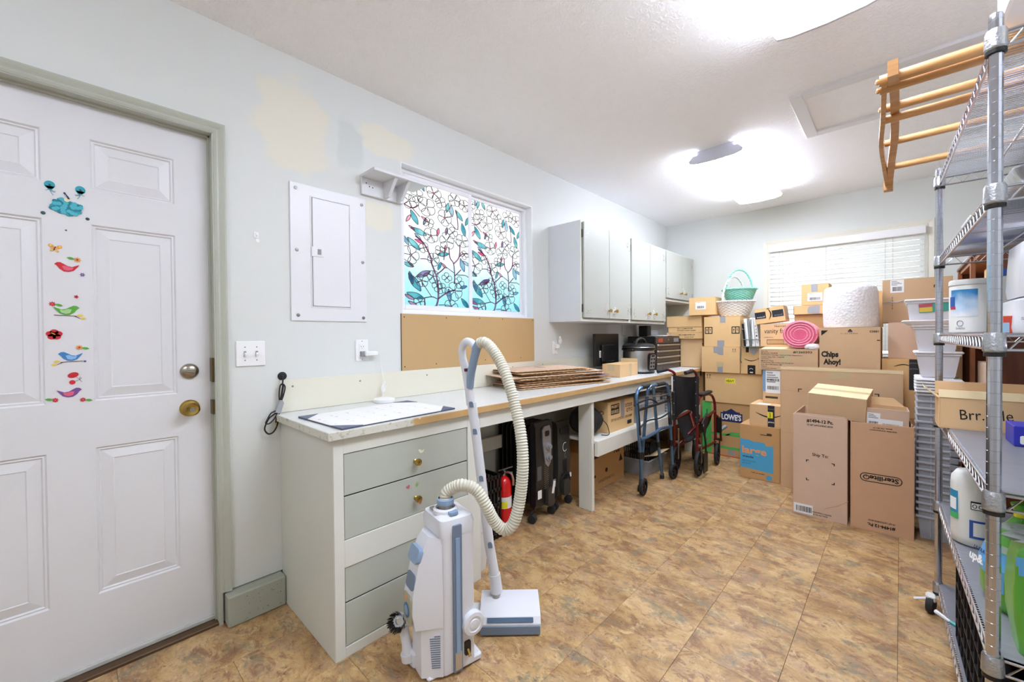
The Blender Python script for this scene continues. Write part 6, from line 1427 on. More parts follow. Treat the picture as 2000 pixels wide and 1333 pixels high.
part(G().rect(.05, .02, .14, .10, M @ FZ(-w / 2, -d / 2, h + .0006)), 'paper_label', M_['sticker'], r, 0)
r, M, w, d, h = carton('carton with blue tape and a white shipping label beside the tall flat carton', 1.219, 4.010, .6195, 1.395, 4.180, .899, 'kraft')
F = front(M, w, d, h, 0, 0)
part(G().rect(0, .10, .022, h, F).rect(.022, .115, .176, .175, F), 'blue_tape', mat('blue_tape', '#7fa6cf', .5), r, 0)
q_ = label_on(r, F @ Matrix.Translation((.022, .085, .0005)), .105, .190, 5, False); barcode(r, F @ Matrix.Translation((.035, .115, .0014)), .08, .030); barcode(r, F @ Matrix.Translation((.030, .185, .0014)), .09, .022)
part(G().rect(.02, .040, .11, .058, F).rect(.024, .044, .106, .054, F, .0004), 'printed_box', M_['inkbrown'], r, 0)
carton('plain carton hidden under the item-number carton and cookie carton', 1.410, 4.000, 0, 1.965, 4.380, .8990, 'kraftd')
r, M, w, d, h = carton('wide worn carton with item-number lettering under the pink roll', 1.192, 4.000, .8995, 1.601, 4.400, 1.074, 'kraft4')
F = front(M, w, d, h, 0, 0)
text(r, '#1260393', F @ Matrix.Translation((.245, .142, 0)), .125, .020, M_['inkbrown'], bold=.03)
for k, (s_, wd) in enumerate((('Item No:', .050), ('Model No: 3724020', .120), ('Description: Storage Cabinet With Glass Door', .290), ("Lowe's Item No: 1124278", .165), ('Quantity: 1', .070), ('Made In China', .090), ('Distributed By: J Hunt & Company', .230), ('P.O. Box 959 Boise, MS', .150), ('75019', .040), ('Carb-phase exempt', .110))):
    text(r, s_, F @ Matrix.Translation((.018, .152 - .0160 * k, 0)), wd, .0105, M_['inkbrown'], bold=.02)
part(G().rect(.155, .06, .225, .172, F), 'tape', M_['tape'], r, 0)
for s_ in (0, 1): part(G().box((.0, 0, 0), (w * .96, .16, .003), .001, M @ Matrix.Translation((-w / 2 + .01, -d / 2 + .02 + .17 * s_, h)) @ Matrix.Rotation(R(4 - 2 * s_), 4, 'X')), 'raised_flap', M_['kraftin'], r)
r, M, w, d, h = carton('napkin carton with handwritten-style brand lettering behind the pink roll', 1.150, 4.235, 1.0880, 1.420, 4.420, 1.288, 'kraft', rot=3)
F = front(M, w, d, h, 0, 0)
text(r, 'vanity fair', F @ Matrix.Translation((.030, .105, 0)), .175, .055, M_['ink']); text(r, 'EVERYDAY', F @ Matrix.Translation((.030, .078, 0)), .07, .008, M_['ink']); text(r, 'TRAY/2/24', F @ Matrix.Translation((.105, .172, 0)), .10, .014, M_['inkbrown'], bold=.02)
part(rect_frame(G(), 0, 0, 0, 0, 0, 0, 0) if False else G().rect(.05, .022, .225, .026, F).rect(.05, .060, .225, .064, F).rect(.05, .022, .054, .064, F).rect(.175, .022, .178, .064, F), 'printed_box', M_['ink'], r, 0); part(G().rect(.06, .028, .17, .058, F), 'fine_print', M_['kraftd'], r, 0)
r, M, w, d, h = carton('tilted small carton with black tape and curved arrow on the napkin carton', 1.118, 4.240, 1.3010, 1.345, 4.420, 1.437, 'kraft2', tilt=-7)
F = front(M, w, d, h, 0, 0)
q_ = part(G().rect(.0, .045, .085, .105, F).rect(.135, .045, .220, .105, F), 'black_tape', bpy.data.materials['black_shipping_tape'], r, 0)
part(G().ribbon([(.105 + .020 * math.sin(PI * t / 10), .028 + .10 * t / 10) for t in range(11)], [.002 + .008 * math.sin(PI * t / 10) for t in range(11)], F, .0004).ribbon([(.098, .122), (.108, .130), (.120, .124)], .005, F, .0004), 'printed_arrow', M_['ink'], r, 0)
text(q_, 'prime', F @ Matrix.Translation((.075, .068, .0008)) @ Matrix.Rotation(PI, 4, 'Z'), .06, .016, M_['sticker']); text(q_, 'prime', F @ Matrix.Translation((.210, .068, .0008)) @ Matrix.Rotation(PI, 4, 'Z'), .06, .016, M_['grey'])
part(G().box((w / 2 - .001, -d / 2 + .03, .02), (w / 2 + .0008, d / 2 - .03, h - .01), 0, M), 'tape', M_['gtape'], r)
# --- cookie carton with the bubble-wrap rolls
r, M, w, d, h = carton('cookie carton with big black lettering carrying the white bubble roll', 1.612, 3.970, .8995, 1.967, 4.330, 1.245, 'kraft4', seam='x')
F = front(M, w, d, h, 0, 0)
text(r, 'Chips', F @ Matrix.Translation((.012, .108, 0)), .105, .058, M_['ink'], bold=.05); text(r, 'Ahoy!', F @ Matrix.Translation((.025, .050, 0)), .105, .058, M_['ink'], bold=.05)
part(G().flat([(.012, .325), (.055, .325), (.012, .285)], F).flat([(.17, .318), (.20, .318), (.185, .334)], F).rect(.172, .310, .198, .316, F), 'printed_mark', M_['ink'], r, 0)
text(r, '12 - 25.3 OZ PKGS', F @ Matrix.Translation((.13, .295, 0)), .10, .008, M_['ink']); text(r, '03881', F @ Matrix.Translation((.295, .305, 0)), .050, .016, M_['ink'], bold=.02); part(G().rect(.335, .245, .352, .252, F), 'printed_mark', M_['ink'], r, 0)
def bubble(name, col, rough=.3, sc=95):
    m = bpy.data.materials.new(name); m.use_nodes = True
    nt = m.node_tree; b = nt.nodes['Principled BSDF']; tc = nt.nodes.new('ShaderNodeTexCoord')
    v = nt.nodes.new('ShaderNodeTexVoronoi'); v.inputs['Scale'].default_value = sc; nt.links.new(tc.outputs['Object'], v.inputs['Vector'])
    bp = nt.nodes.new('ShaderNodeBump'); bp.inputs['Strength'].default_value = .55; bp.inputs['Distance'].default_value = .006; bp.invert = True
    nt.links.new(v.outputs['Distance'], bp.inputs['Height']); nt.links.new(bp.outputs[0], b.inputs['Normal'])
    c = srgb(col); nt.links.new(mixc(nt, v.outputs['Distance'], tuple(min(1, x * 1.12) for x in c[:3]) + (1,), tuple(x * .94 for x in c[:3]) + (1,)), b.inputs['Base Color'])
    b.inputs['Roughness'].default_value = rough; b.inputs['Subsurface Weight'].default_value = .15 if 'Subsurface Weight' in b.inputs else 0
    b.inputs['Subsurface Radius'].default_value = (.02, .02, .02)
    return m
br_ = thing('bubble_wrap_roll', 'big white bubble-wrap roll standing on the cookie carton', 'bubble wrap', (1.788, 4.155, 1.245))
BMx = Matrix.Translation((1.788, 4.155, 1.2475))
M_['bubw'] = bubble('white_bubble_wrap', '#e6e3e4', .35, 60)
rings = []
for z, s_ in ((0, .97), (.02, 1.0), (.15, .995), (.265, .965), (.300, .92), (.313, .84)):
    rings.append(([((.172 * s_) * math.cos(a) * (1 + .012 * math.sin(5 * a + z * 30)) - .02 * z, (.160 * s_) * math.sin(a) * (1 + .01 * math.sin(4 * a))) for a in [2 * PI * k / 40 for k in range(40)]], z))
part(loft(rings, BMx), 'roll', M_['bubw'], br_, 60)
part(G().tube([BMx @ Vector((.155 * (1 - k / 90) * math.cos(k * .35), .145 * (1 - k / 90) * math.sin(k * .35), .314)) for k in range(75)], .004, 5), 'layer_edge', M_['bubw'], br_)
M_['bubp'] = bubble('pink_bubble_wrap', '#f0a3b4', .35, 80); M_['bubpd'] = mat('pink_roll_core', '#dd5a7e', .5, var=.15, vscale=25)
pk_ = thing('bubble_wrap_roll', 'pink bubble-wrap roll lying with its spiral end to the room', 'bubble wrap', (1.478, 4.17, 1.078))
PK = frame((1.478, 4.015, 1.197), (1, 0, 0), (0, .05, 1))
oval = lambda s_, z: ([(s_ * .122 * math.cos(a), s_ * .112 * math.sin(a) + (.0)) for a in [2 * PI * k / 40 for k in range(40)]], z)
part(loft([oval(.995, -.26), oval(1.0, -.02), oval(.97, 0.0)], PK), 'roll', M_['bubp'], pk_, 60)
sp2 = []
for k in range(150):
    a = k * .21; q = 1 - k / 165; sp2.append(PK @ Vector((.112 * q * math.cos(a), .103 * q * math.sin(a), .004 - .012 * (1 - q))))
part(G().tube(sp2, .0048, 6), 'spiral_edge', M_['bubp'], pk_, 60)
part(G().prism([(x * .93, y * .93) for x, y in oval(1, 0)[0]], -.02, .0005, PK), 'spiral_core', M_['bubpd'], pk_)
solo(loft([(circle(.045, 14, 1.560, 4.03, .03), 1.0775), (circle(.060, 14, 1.555, 4.03, .035), 1.095), (circle(.045, 14, 1.552, 4.03, .025), 1.118), (circle(.015, 14, 1.545, 4.03, .010), 1.126)]), 'bubble_wrap_scrap', M_['bubw'], 'crumpled white bubble-wrap scrap under the pink roll', 'bubble wrap', smooth=60)
# small cartons in front of the blind
carton('plain carton buried behind the pink roll below the blind', 1.38, 4.42, .0, 1.68, 4.80, 1.368, 'kraftd')
r, M, w, d, h = carton('flat carton with silver tape under the small labelled carton', 1.377, 4.40, 1.3685, 1.640, 4.68, 1.448, 'kraft2')
F = front(M, w, d, h, 0, 0); part(G().flat([(.105, .008), (.185, .004), (.19, .072), (.165, .076), (.11, .070), (.10, .035)], F, .0006), 'foil_tape', M_['gtape'], r, 0); part(G().rect(.0, 0, .20, .003, F).rect(.0, 0, .003, h, F), 'edge_print', M_['inkbrown'], r, 0)
r, M, w, d, h = carton('small carton with a white barcode label standing in front of the blind', 1.434, 4.40, 1.4485, 1.628, 4.60, 1.630, 'kraft2', seam='y')
F = front(M, w, d, h, 0, 0); part(G().rect(.070, .115, .115, h, F), 'tape', M_['gtape'], r, 0); label_on(r, F @ Matrix.Translation((.045, .035, .0004)), .105, .070, 1)
# --- the tall flat carton in front
r, M, w, d, h = carton('very wide tall flat carton leaning behind the two upright cartons', 1.385, 3.800, 0, 2.085, 3.945, .940, 'kraft4', 'open')
F = front(M, w, d, h, 0, 0)
part(G().box((.0, .0, h - .004), (w, .004, h + .004), .001, F @ Matrix(((1, 0, 0, 0), (0, 0, 1, 0), (0, -1, 0, 0), (0, 0, 0, 1))) ) if False else G().box((-w / 2, -d / 2 - .002, h - .018), (w / 2, -d / 2 + .001, h + .003), .001, M), 'torn_rim', M_['kraftin'], r)
g = G()
for z in (.135, .43, .76): g.rect(0, z, w, z + .0018, F)
part(g, 'crease', M_['kraftd'], r, 0)
g = G(); g.rect(.115, .775, .140, .781, F).rect(.115, .755, .121, .781, F); g.rect(.555, .775, .58, .781, F).rect(.574, .755, .58, .781, F); part(g, 'corner_mark', M_['ink'], r, 0)
part(G().rect(.30, h - .075, .42, h - .004, F), 'tape', M_['tape'], r, 0)
# --- the two upright latching-box cartons
def corner_marks(F, x0, y0, x1, y1, s_=.022, t=.006):
    g = G()
    for x, y, sx_, sy_ in ((x0, y0, 1, 1), (x1, y0, -1, 1), (x0, y1, 1, -1), (x1, y1, -1, -1)):
        g.rect(min(x, x + s_ * sx_), min(y, y + t * sy_), max(x, x + s_ * sx_), max(y, y + t * sy_), F).rect(min(x, x + t * sx_), min(y, y + s_ * sy_), max(x, x + t * sx_), max(y, y + s_ * sy_), F)
    return g
r, M, w, d, h = carton('upright open carton printed with shipping corners, left of the pair', 1.546, 3.302, 0, 1.8310, 3.740, .665, 'kraft3', 'open')
F = front(M, w, d, h, 0, 0)
text(r, '#1494-12 Pc.', F @ Matrix.Translation((.075, .618, 0)), .140, .024, M_['ink'], bold=.04); text(r, '15 QT LATCHING BOX', F @ Matrix.Translation((.078, .596, 0)), .136, .013, M_['ink'], bold=.03)
text(r, 'Ship To:', F @ Matrix.Translation((.105, .395, 0)), .085, .026, M_['ink'], bold=.02); part(corner_marks(F, .072, .235, .222, .372, .016, .005), 'corner_mark', M_['ink'], r, 0)
label_on(r, F @ Matrix.Translation((.004, .010, 0)), .105, .062, 0, False); barcode(r, F @ Matrix.Translation((.018, .022, .0010)), .085, .036)
text(r, 'Sterilite Corporation', F @ Matrix.Translation((.205, .040, .0012)) @ Matrix.Rotation(PI, 4, 'Z'), .10, .010, M_['ink'], bold=.02); text(r, 'Ennis, TX 75119', F @ Matrix.Translation((.185, .025, .0012)) @ Matrix.Rotation(PI, 4, 'Z'), .075, .009, M_['ink'], bold=.02)
part(G().flat([(.155, .02), (.29, .005), (.29, .115), (.205, .075)], F, .0009).flat([(.11, .0), (.155, .02), (.205, .075), (.17, .07)], F, .0007) if False else G().ribbon([(.29, .150), (.235, .105), (.195, .085), (.17, .07)], .003, F, .0006), 'dent_crease', M_['kraftd'], r, 0)
part(G().box((-w / 2 + .006, -d / 2 + .02, h - .14), (-w / 2 + .010, d / 2 - .02, h + .006), .001, M @ Matrix.Rotation(R(0), 4, 'Y')).box((w / 2 - .010, -d / 2 + .02, h - .14), (w / 2 - .006, d / 2 - .02, h - .002), .001, M), 'inner_flap', M_['kraft3'], r)
part(G().box((-w / 2 + .012, -d / 2 + .014, h - .10), (w / 2 - .012, -d / 2 + .018, h + .008), .001, M), 'inner_flap', M_['kraft3'], r)
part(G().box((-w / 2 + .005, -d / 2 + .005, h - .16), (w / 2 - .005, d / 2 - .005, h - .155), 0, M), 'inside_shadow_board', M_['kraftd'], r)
r, M, w, d, h = carton('upright open carton with an upside-down oval brand mark, right of the pair', 1.8400, 3.2985, 0, 2.1250, 3.560, .655, 'kraftd', 'open', rot=2.5)
F = front(M, w, d, h, 0, 0)
for ch_ in r.children: ch_.data.materials[0] = M_['kraft3b'] if 'kraft3b' in M_ else M_.setdefault('kraft3b', board_mat('red_brown_board', '#cda584'))
outer = rrect(.045, .300, .235, .352, .0255, 8); inner = rrect(.0495, .3045, .2305, .3475, .0212, 8)
g = G(); n = len(outer); g.add([(x, y, .0004) for x, y in outer] + [(x, y, .0004) for x, y in inner], [(i, (i + 1) % n, n + (i + 1) % n, n + i) for i in range(n)], F)
part(g, 'logo_outline', M_['ink'], r, 0)
text(r, 'Sterilite\u00ae', F @ Matrix.Translation((.220, .341, .0006)) @ Matrix.Rotation(PI, 4, 'Z'), .162, .030, M_['ink'], bold=.03)
text(r, '#1494-12 Pc.', F @ Matrix.Translation((.205, .052, .0006)) @ Matrix.Rotation(PI, 4, 'Z'), .125, .021, M_['ink'], bold=.04); text(r, '15 QT LATCHING BOX', F @ Matrix.Translation((.203, .074, .0006)) @ Matrix.Rotation(PI, 4, 'Z'), .12, .011, M_['ink'], bold=.02)
text(r, 'Sterilite Corporation', F @ Matrix.Translation((.210, .622, .0006)) @ Matrix.Rotation(PI, 4, 'Z'), .12, .010, M_['ink'], bold=.02); text(r, 'Ennis, TX 75119', F @ Matrix.Translation((.190, .636, .0006)) @ Matrix.Rotation(PI, 4, 'Z'), .085, .009, M_['ink'], bold=.02)
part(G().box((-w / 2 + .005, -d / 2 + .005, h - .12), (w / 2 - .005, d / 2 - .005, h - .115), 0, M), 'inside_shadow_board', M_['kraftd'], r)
part(G().box((w / 2 - .012, -d / 2 + .02, h - .12), (w / 2 - .008, d / 2 - .02, h + .012), .001, M), 'inner_flap', M_['kraft3'], r)
r, M, w, d, h = carton('small open carton with two white labels poking out of the right upright carton', 1.905, 3.345, .5420, 2.100, 3.530, .742, 'kraft3', 'open', tilt=2, rot=2.5)
F = front(M, w, d, h, 0, 0); label_on(r, F @ Matrix.Translation((.008, .075, 0)), .060, .095, 3); label_on(r, F @ Matrix.Translation((.064, .088, .0008)), .105, .050, 0)
part(G().box((-w / 2 + .002, d / 2 - .012, h - .06), (w / 2 - .002, d / 2 - .008, h + .002), .001, M), 'inner_flap', M_['kraft'], r)
part(G().prism([(-.01, 0), (.165, 0), (.165, .0), (.11, .052), (-.01, .05)], 0, .003, M @ frame((-w / 2 + .02, d / 2, h - .002), (1, 0, 0), (0, .2, .6))), 'raised_flap', M_['kraft'], r)
# carton balanced across the left one
r = thing('cardboard_carton', 'closed carton balanced on top of the left upright carton', 'carton', (1.776, 3.49, .672), None, (R(7), R(3.0), R(-3)))
M = ROOTM[r.name]; w, d, h = .298, .300, .150
part(G().box((-w / 2, -d / 2, 0), (w / 2, d / 2, h - .004), .003, M), 'body', M_['kraft4'], r)
for s_ in (0, 1): part(G().box((-w / 2, -d / 2 if s_ == 0 else .001, h - .004), (w / 2, -.001 if s_ == 0 else d / 2, h), .0012, M), 'flap', M_['kraftin'], r)
part(G().box((-.02, -d / 2 - .0006, h - .035), (.025, -d / 2 + .0002, h + .0005), 0, M).box((-.02, -d / 2 - .0006, .0), (.025, -d / 2 + .0002, .03), 0, M), 'tape', M_['tape'], r)
part(G().box((-w / 2 - .0004, -.024, h - .0002), (w / 2 + .0004, .024, h + .0005), 0, M), 'tape', M_['tape'], r)
# --- right column in front of the window
carton('plain carton on the floor hidden behind the tall flat carton', 1.970, 4.005, 0, 2.200, 4.380, .600, 'kraftd')
r, M, w, d, h = carton('carton with black tape and arrow print behind the tall flat carton', 1.972, 4.010, .6005, 2.165, 4.330, 1.016, 'kraft2', rot=0)
F = front(M, w, d, h, 0, 0); smile(r, F @ Matrix.Translation((.065, h - .055, 0)), .10, 'ink', -1)
q_ = part(G().rect(.143, .20, .193, h, F, .0003), 'black_tape', bpy.data.materials['black_shipping_tape'], r, 0)
text(q_, 'prime', F @ Matrix.Translation((.147, h - .035, .0008)), .042, .014, M_['grey']); text(q_, 'prime', F @ Matrix.Translation((.147, h - .075, .0008)), .042, .014, M_['grey'])
carton('plain grey-brown carton under the large carton by the window', 2.005, 4.060, 1.0165, 2.200, 4.380, 1.2760, 'kraft3')
r, M, w, d, h = carton('large carton with a barcode label leaning against the window casing', 1.965, 4.250, 1.2785, 2.335, 4.560, 1.602, 'kraft4', seam='x', rot=1.5)
F = front(M, w, d, h, 0, 0); label_on(r, F @ Matrix.Translation((.045, .225, 0)), .075, .095, 4)
g = G()
for k in range(5): g.rect(.055 - .0, .10 + .02 * k, .058, .115 + .02 * k, F)
part(g, 'side_print', M_['ink'], r, 0); part(corner_marks(F, .275, .20, .40, .24, .014, .005) if False else G().rect(.275, .262, .295, .267, F).rect(.275, .248, .280, .267, F), 'corner_mark', M_['ink'], r, 0)
part(G().tube(smooth_pts([F @ Vector(p) for p in ((.0, .150, .002), (.04, .158, .004), (.08, .150, .003), (.12, .166, .004), (.15, .160, .003))], 5), .0035, 5).tube(smooth_pts([F @ Vector(p) for p in ((.0, .138, .002), (.05, .146, .004), (.09, .160, .003), (.13, .152, .004))], 5), .003, 5), 'loose_tape', clear_mat('clear_tape_strand', '#d8d4cf', .4), r)
solo(G().box((1.918, 4.405, 1.2480), (1.972, 4.412, 1.535), .001), 'board_sheet', M_['kraft2'], 'upright strip of flat board between bubble roll and large carton', 'board')
solo(G().box((1.900, 4.40, 0), (1.960, 4.70, 1.2475), .002), 'cardboard_carton', M_['kraftd'], 'slim carton hidden behind the cookie carton under the upright board strip', 'carton')
# ================================================================== plastic bins, bookcase
lat = mat('grey_latch', '#8b919b', .4)
def bin_rim(g, x0, y0, x1, y1, z, hgt=.012, out=.012):
    g.box((x0 - out, y0 - out, z), (x1 + out, y0 + .002, z + hgt), .003).box((x0 - out, y1 - .002, z), (x1 + out, y1 + out, z + hgt), .003).box((x0 - out, y0 + .002, z), (x0 + .002, y1 - .002, z + hgt), .003).box((x1 - .002, y0 + .002, z), (x1 + out, y1 - .002, z + hgt), .003); return g
bx0, bx1, by0, by1 = 2.146, 2.310, 3.372, 3.650
order = ['bottom'] + ['number %d from the bottom' % k for k in range(2, 20)]
word = ['lowest', 'second lowest', 'third lowest', 'fourth lowest', 'fifth lowest', 'sixth lowest', 'seventh lowest', 'eighth lowest', 'ninth lowest', 'middle', 'ninth highest', 'eighth highest', 'seventh highest', 'sixth highest', 'fifth highest', 'fourth highest', 'third highest', 'second highest', 'highest']
for k in range(19):
    z = .0012 + .0395 * k
    r = thing('plastic_bin', word[k] + ' clear bin of the tall nested bin stack beside the upright cartons', 'bin', ((bx0 + bx1) / 2, (by0 + by1) / 2, z), 'nested clear bins')
    if k == 0:
        PB = mesh_of(open_bin(G(), bx0 - (bx0 + bx1) / 2, by0 - (by0 + by1) / 2, 0, bx1 - (bx0 + bx1) / 2, by1 - (by0 + by1) / 2, .128, .012, .0018), 'body', M_['clearbin'])
        M_['binrim'] = clear_mat('bin_rim_plastic', '#ced2da', .40)
        PRm = mesh_of(bin_rim(G(), bx0 - (bx0 + bx1) / 2, by0 - (by0 + by1) / 2, bx1 - (bx0 + bx1) / 2, by1 - (by0 + by1) / 2, .124, .013, .010), 'rim', M_['binrim'])
        PL = mesh_of(G().box((.045, (by0 - by1) / 2 - .018, .108), (.080, (by0 - by1) / 2 - .009, .140), .003), 'latch', lat)
        PG = mesh_of(G().box((-.030, (by0 - by1) / 2 - .0015, .02), (-.027, (by0 - by1) / 2 + .003, .120)).box((-.004, (by0 - by1) / 2 - .0015, .02), (-.001, (by0 - by1) / 2 + .003, .120)), 'rib', M_['binrim'])
    for nm, me in (('body', PB), ('rim', PRm), ('latch', PL), ('rib', PG)):
        o = bpy.data.objects.new(nm, me); COL.objects.link(o); o.parent = r
lidm = None
for k in range(5):
    z = .8560 + .0170 * k
    r = thing('bin_lid', ('lowest', 'second', 'middle', 'fourth', 'topmost')[k] + ' white bin lid of the five lids on the nested bins', 'lid', ((bx0 + bx1) / 2, (by0 + by1) / 2, z), 'white bin lids')
    if lidm is None:
        hw_, hd_ = (bx1 - bx0) / 2, (by1 - by0) / 2
        lidm = mesh_of(G().box((-hw_ - .014, -hd_ - .014, 0), (hw_ + .014, hd_ + .014, .013), .005).box((-hw_ + .02, -hd_ + .02, .013), (hw_ - .02, hd_ - .02, .0165), .001), 'panel', mat('white_translucent_lid', '#e6e6ea', .4)); lipm = mesh_of(G().box((-hw_ - .018, -hd_ - .018, .0), (hw_ + .018, -hd_ - .013, .006), .002), 'lip', bpy.data.materials['white_translucent_lid'])
    for nm, me in (('panel', lidm), ('lip', lipm)):
        o = bpy.data.objects.new(nm, me); COL.objects.link(o); o.parent = r
def tote(label, x0, y0, z0, x1, y1, z1, lid=True, tap=.02):
    r = thing('plastic_tote', label, 'tote', ((x0 + x1) / 2, (y0 + y1) / 2, z0))
    part(open_bin(G(), x0, y0, z0, x1, y1, z1 - .012, tap, .0025), 'body', M_['milk'], r)
    part(bin_rim(G(), x0, y0, x1, y1, z1 - .026, .010, .006), 'rim', M_['milk'], r)
    if lid: part(G().box((x0 - .014, y0 - .014, z1 - .014), (x1 + .014, y1 + .014, z1), .006), 'lid', bpy.data.materials['white_translucent_lid'], r)
    return r
tote('milky plastic tote with a lid standing on the white bin lids', 2.140, 3.385, .9425, 2.315, 3.640, 1.092)
tote('second milky plastic tote with a lid, below the wide lid', 2.130, 3.385, 1.0925, 2.315, 3.640, 1.246)
wl2 = thing('bin_lid', 'wide white lid sticking out leftwards under the labelled container', 'lid', (2.2, 3.5, 1.2465)); part(loft([(rrect(2.105, 3.37, 2.33, 3.66, .02), 1.2465), (rrect(2.075, 3.35, 2.34, 3.68, .03), 1.268), (rrect(2.080, 3.355, 2.335, 3.675, .03), 1.2745)]), 'panel', bpy.data.materials['white_translucent_lid'], wl2); part(G().box((2.073, 3.42, 1.262), (2.080, 3.60, 1.272), .002), 'grip_edge', M_['milk'], wl2)
r = tote('shallow milky container with a colourful label on top of the tote stack', 2.100, 3.375, 1.275, 2.320, 3.66, 1.397, True, .012)
F = FY(2.150, 3.3765, 1.315); q_ = part(G().rect(0, 0, .125, .052, F @ Matrix.Rotation(R(4), 4, 'Z')), 'printed_label', mat('teal_label', '#3aa79b', .5), r, 0); part(G().rect(.002, .004, .055, .030, F @ Matrix.Rotation(R(4), 4, 'Z'), .0006), 'yellow_print', mat('yellow_print', '#e8c94a', .5), q_, 0); part(G().rect(.0, .032, .058, .050, F @ Matrix.Rotation(R(4), 4, 'Z'), .0006), 'red_print', mat('red_print', '#c8485c', .5), q_, 0)
part(G().box((2.088, 3.44, 1.378), (2.101, 3.56, 1.392), .004), 'handle', M_['milk'], r)
# bookcase along the right wall
M_['mahog'] = wood_mat('mahogany_veneer', '#4b2415', '#6d3a22', 3.0, (6, 6, .8), .35); M_['mahogl'] = wood_mat('lighter_wood_edge', '#8a5232', '#a7683f', 3.0, (6, 6, .8), .4)
bkc = thing('bookcase', 'tall dark wooden bookcase against the right wall behind the wire rack', 'bookcase', (2.55, 3.5, 0))
kx0, kx1, ky0, ky1, kh = 2.360, 2.745, 2.86, 4.230, 1.62
part(G().box((kx0 + .02, ky0, 0), (kx1, ky0 + .022, kh), .001), 'side_panel', M_['mahog'], bkc); part(G().box((kx0 + .02, ky1 - .022, 0), (kx1, ky1, kh), .001), 'side_panel', M_['mahog'], bkc)
part(G().box((kx1 - .008, ky0 + .022, 0), (kx1, ky1 - .022, kh)), 'back_panel', M_['mahog'], bkc)
for y0_, y1_ in ((ky0 - .002, ky0 + .045), (ky1 - .04, ky1 + .002), (3.50, 3.54)): part(G().box((kx0, y0_, 0), (kx0 + .02, y1_, kh), .001), 'stile', M_['mahogl'], bkc)
shz = (.08, .42, .80, 1.165, kh - .022)
for z in shz: part(G().box((kx0 + .01, ky0 + .022, z), (kx1 - .008, ky1 - .022, z + .022), .001), 'shelf', M_['sticker'] if z in (1.165,) else M_['mahogl'], bkc)
part(G().box((kx0 - .004, ky0 - .008, kh), (kx1, ky1 + .008, kh + .018), .002), 'top_board', M_['mahog'], bkc)
carton('kraft carton leaning in the top compartment of the bookcase', 2.385, 2.930, 1.188, 2.70, 3.230, 1.520, 'kraft2')
carton('plain carton in the bookcase compartment under the white shelf', 2.385, 3.150, .823, 2.70, 3.46, 1.040, 'kraft3')
carton('plain carton deep in the top compartment of the bookcase', 2.385, 3.56, 1.188, 2.70, 4.0, 1.400, 'kraft2')
cb2 = thing('cable_bundle', 'tangled black cables with a yellow plug in the bookcase', 'cable', (2.42, 3.0, .823))
for k in range(5): part(G().tube(smooth_pts([(2.39 + .02 * k, 2.93, .830), (2.38 + .012 * k, 2.98, .955 + .02 * (k % 2)), (2.40 + .01 * k, 3.05, .965), (2.40, 3.11, .90 - .02 * k), (2.42, 3.08, .830)], 5), .004, 6), 'cable', M_['black'], cb2)
part(G().box((2.385, 2.985, .824), (2.40, 3.01, .87), .003), 'plug', M_['yellow'], cb2)
carton('pale carton low in the stack between bins and bookcase', 2.225, 3.755, 0, 2.350, 4.02, .80, 'kraft', seam='y'); carton('pale carton with loose string, middle of the stack by the bookcase', 2.222, 3.745, .8005, 2.350, 4.00, 1.10, 'kraft', seam='y'); r, M, w, d, h = carton('pale carton with hanging strings, top of the stack by the bookcase', 2.222, 3.745, 1.1005, 2.350, 4.00, 1.360, 'kraft', seam='y')
for x_ in (.045, .055): part(G().tube(smooth_pts([M @ Vector((-w / 2 + x_, -d / 2 - .003, h - .02)), M @ Vector((-w / 2 + x_ + .006, -d / 2 - .004, h - .12)), M @ Vector((-w / 2 + x_ - .004, -d / 2 - .003, h - .22))], 4), .0016, 5), 'string', M_['grey'], r)

# ================================================================== chrome wire shelving rack
RKL, RKD = 1.1304, .457
RK = frame((2.221, 1.390, 0), (.99962, .02742, 0), (-.02742, .99962, 0))
RKR = math.atan2(.02742, .99962)
def rk(u, v, z): return RK @ Vector((u, v, z))
rack = thing('shelving_rack', 'tall chrome wire shelving rack on casters by the right wall', 'shelving', tuple(rk(RKD / 2, RKL / 2, 0)), None, (0, 0, RKR))
pp = [(.0118, .09)]; z = .10
while z < 1.88:
    pp += [(.0118, z), (.0114, z + .0003), (.0114, z + .0012), (.0118, z + .0015)]; z += .0254
pp += [(.0118, 1.888), (.010, 1.894)]
pm = mesh_of(G().lathe(pp, 14), 'post', mat('chrome_post', '#c3c6d2', .16, 1.0), 20)
sh_z = (.130, .480, .845, 1.195, 1.520, 1.855)
colm = mesh_of(G().lathe([(.0155, -.040), (.0185, -.036), (.0175, -.002), (.0150, .004), (.012, .004)], 18, close=False), 'collar', mat('cast_collar', '#b6b8bd', .35, 1.0, bump=.5, bscale=160))
ringm = mesh_of(G().lathe([(.0125, -.049), (.0168, -.048), (.0168, -.040), (.0125, -.040)], 18, close=False), 'clip_ring', M_['black'])
corners = [(0, 0), (RKD, 0), (RKD, RKL), (0, RKL)]
inv = ROOTM[rack.name].inverted()
casm = None
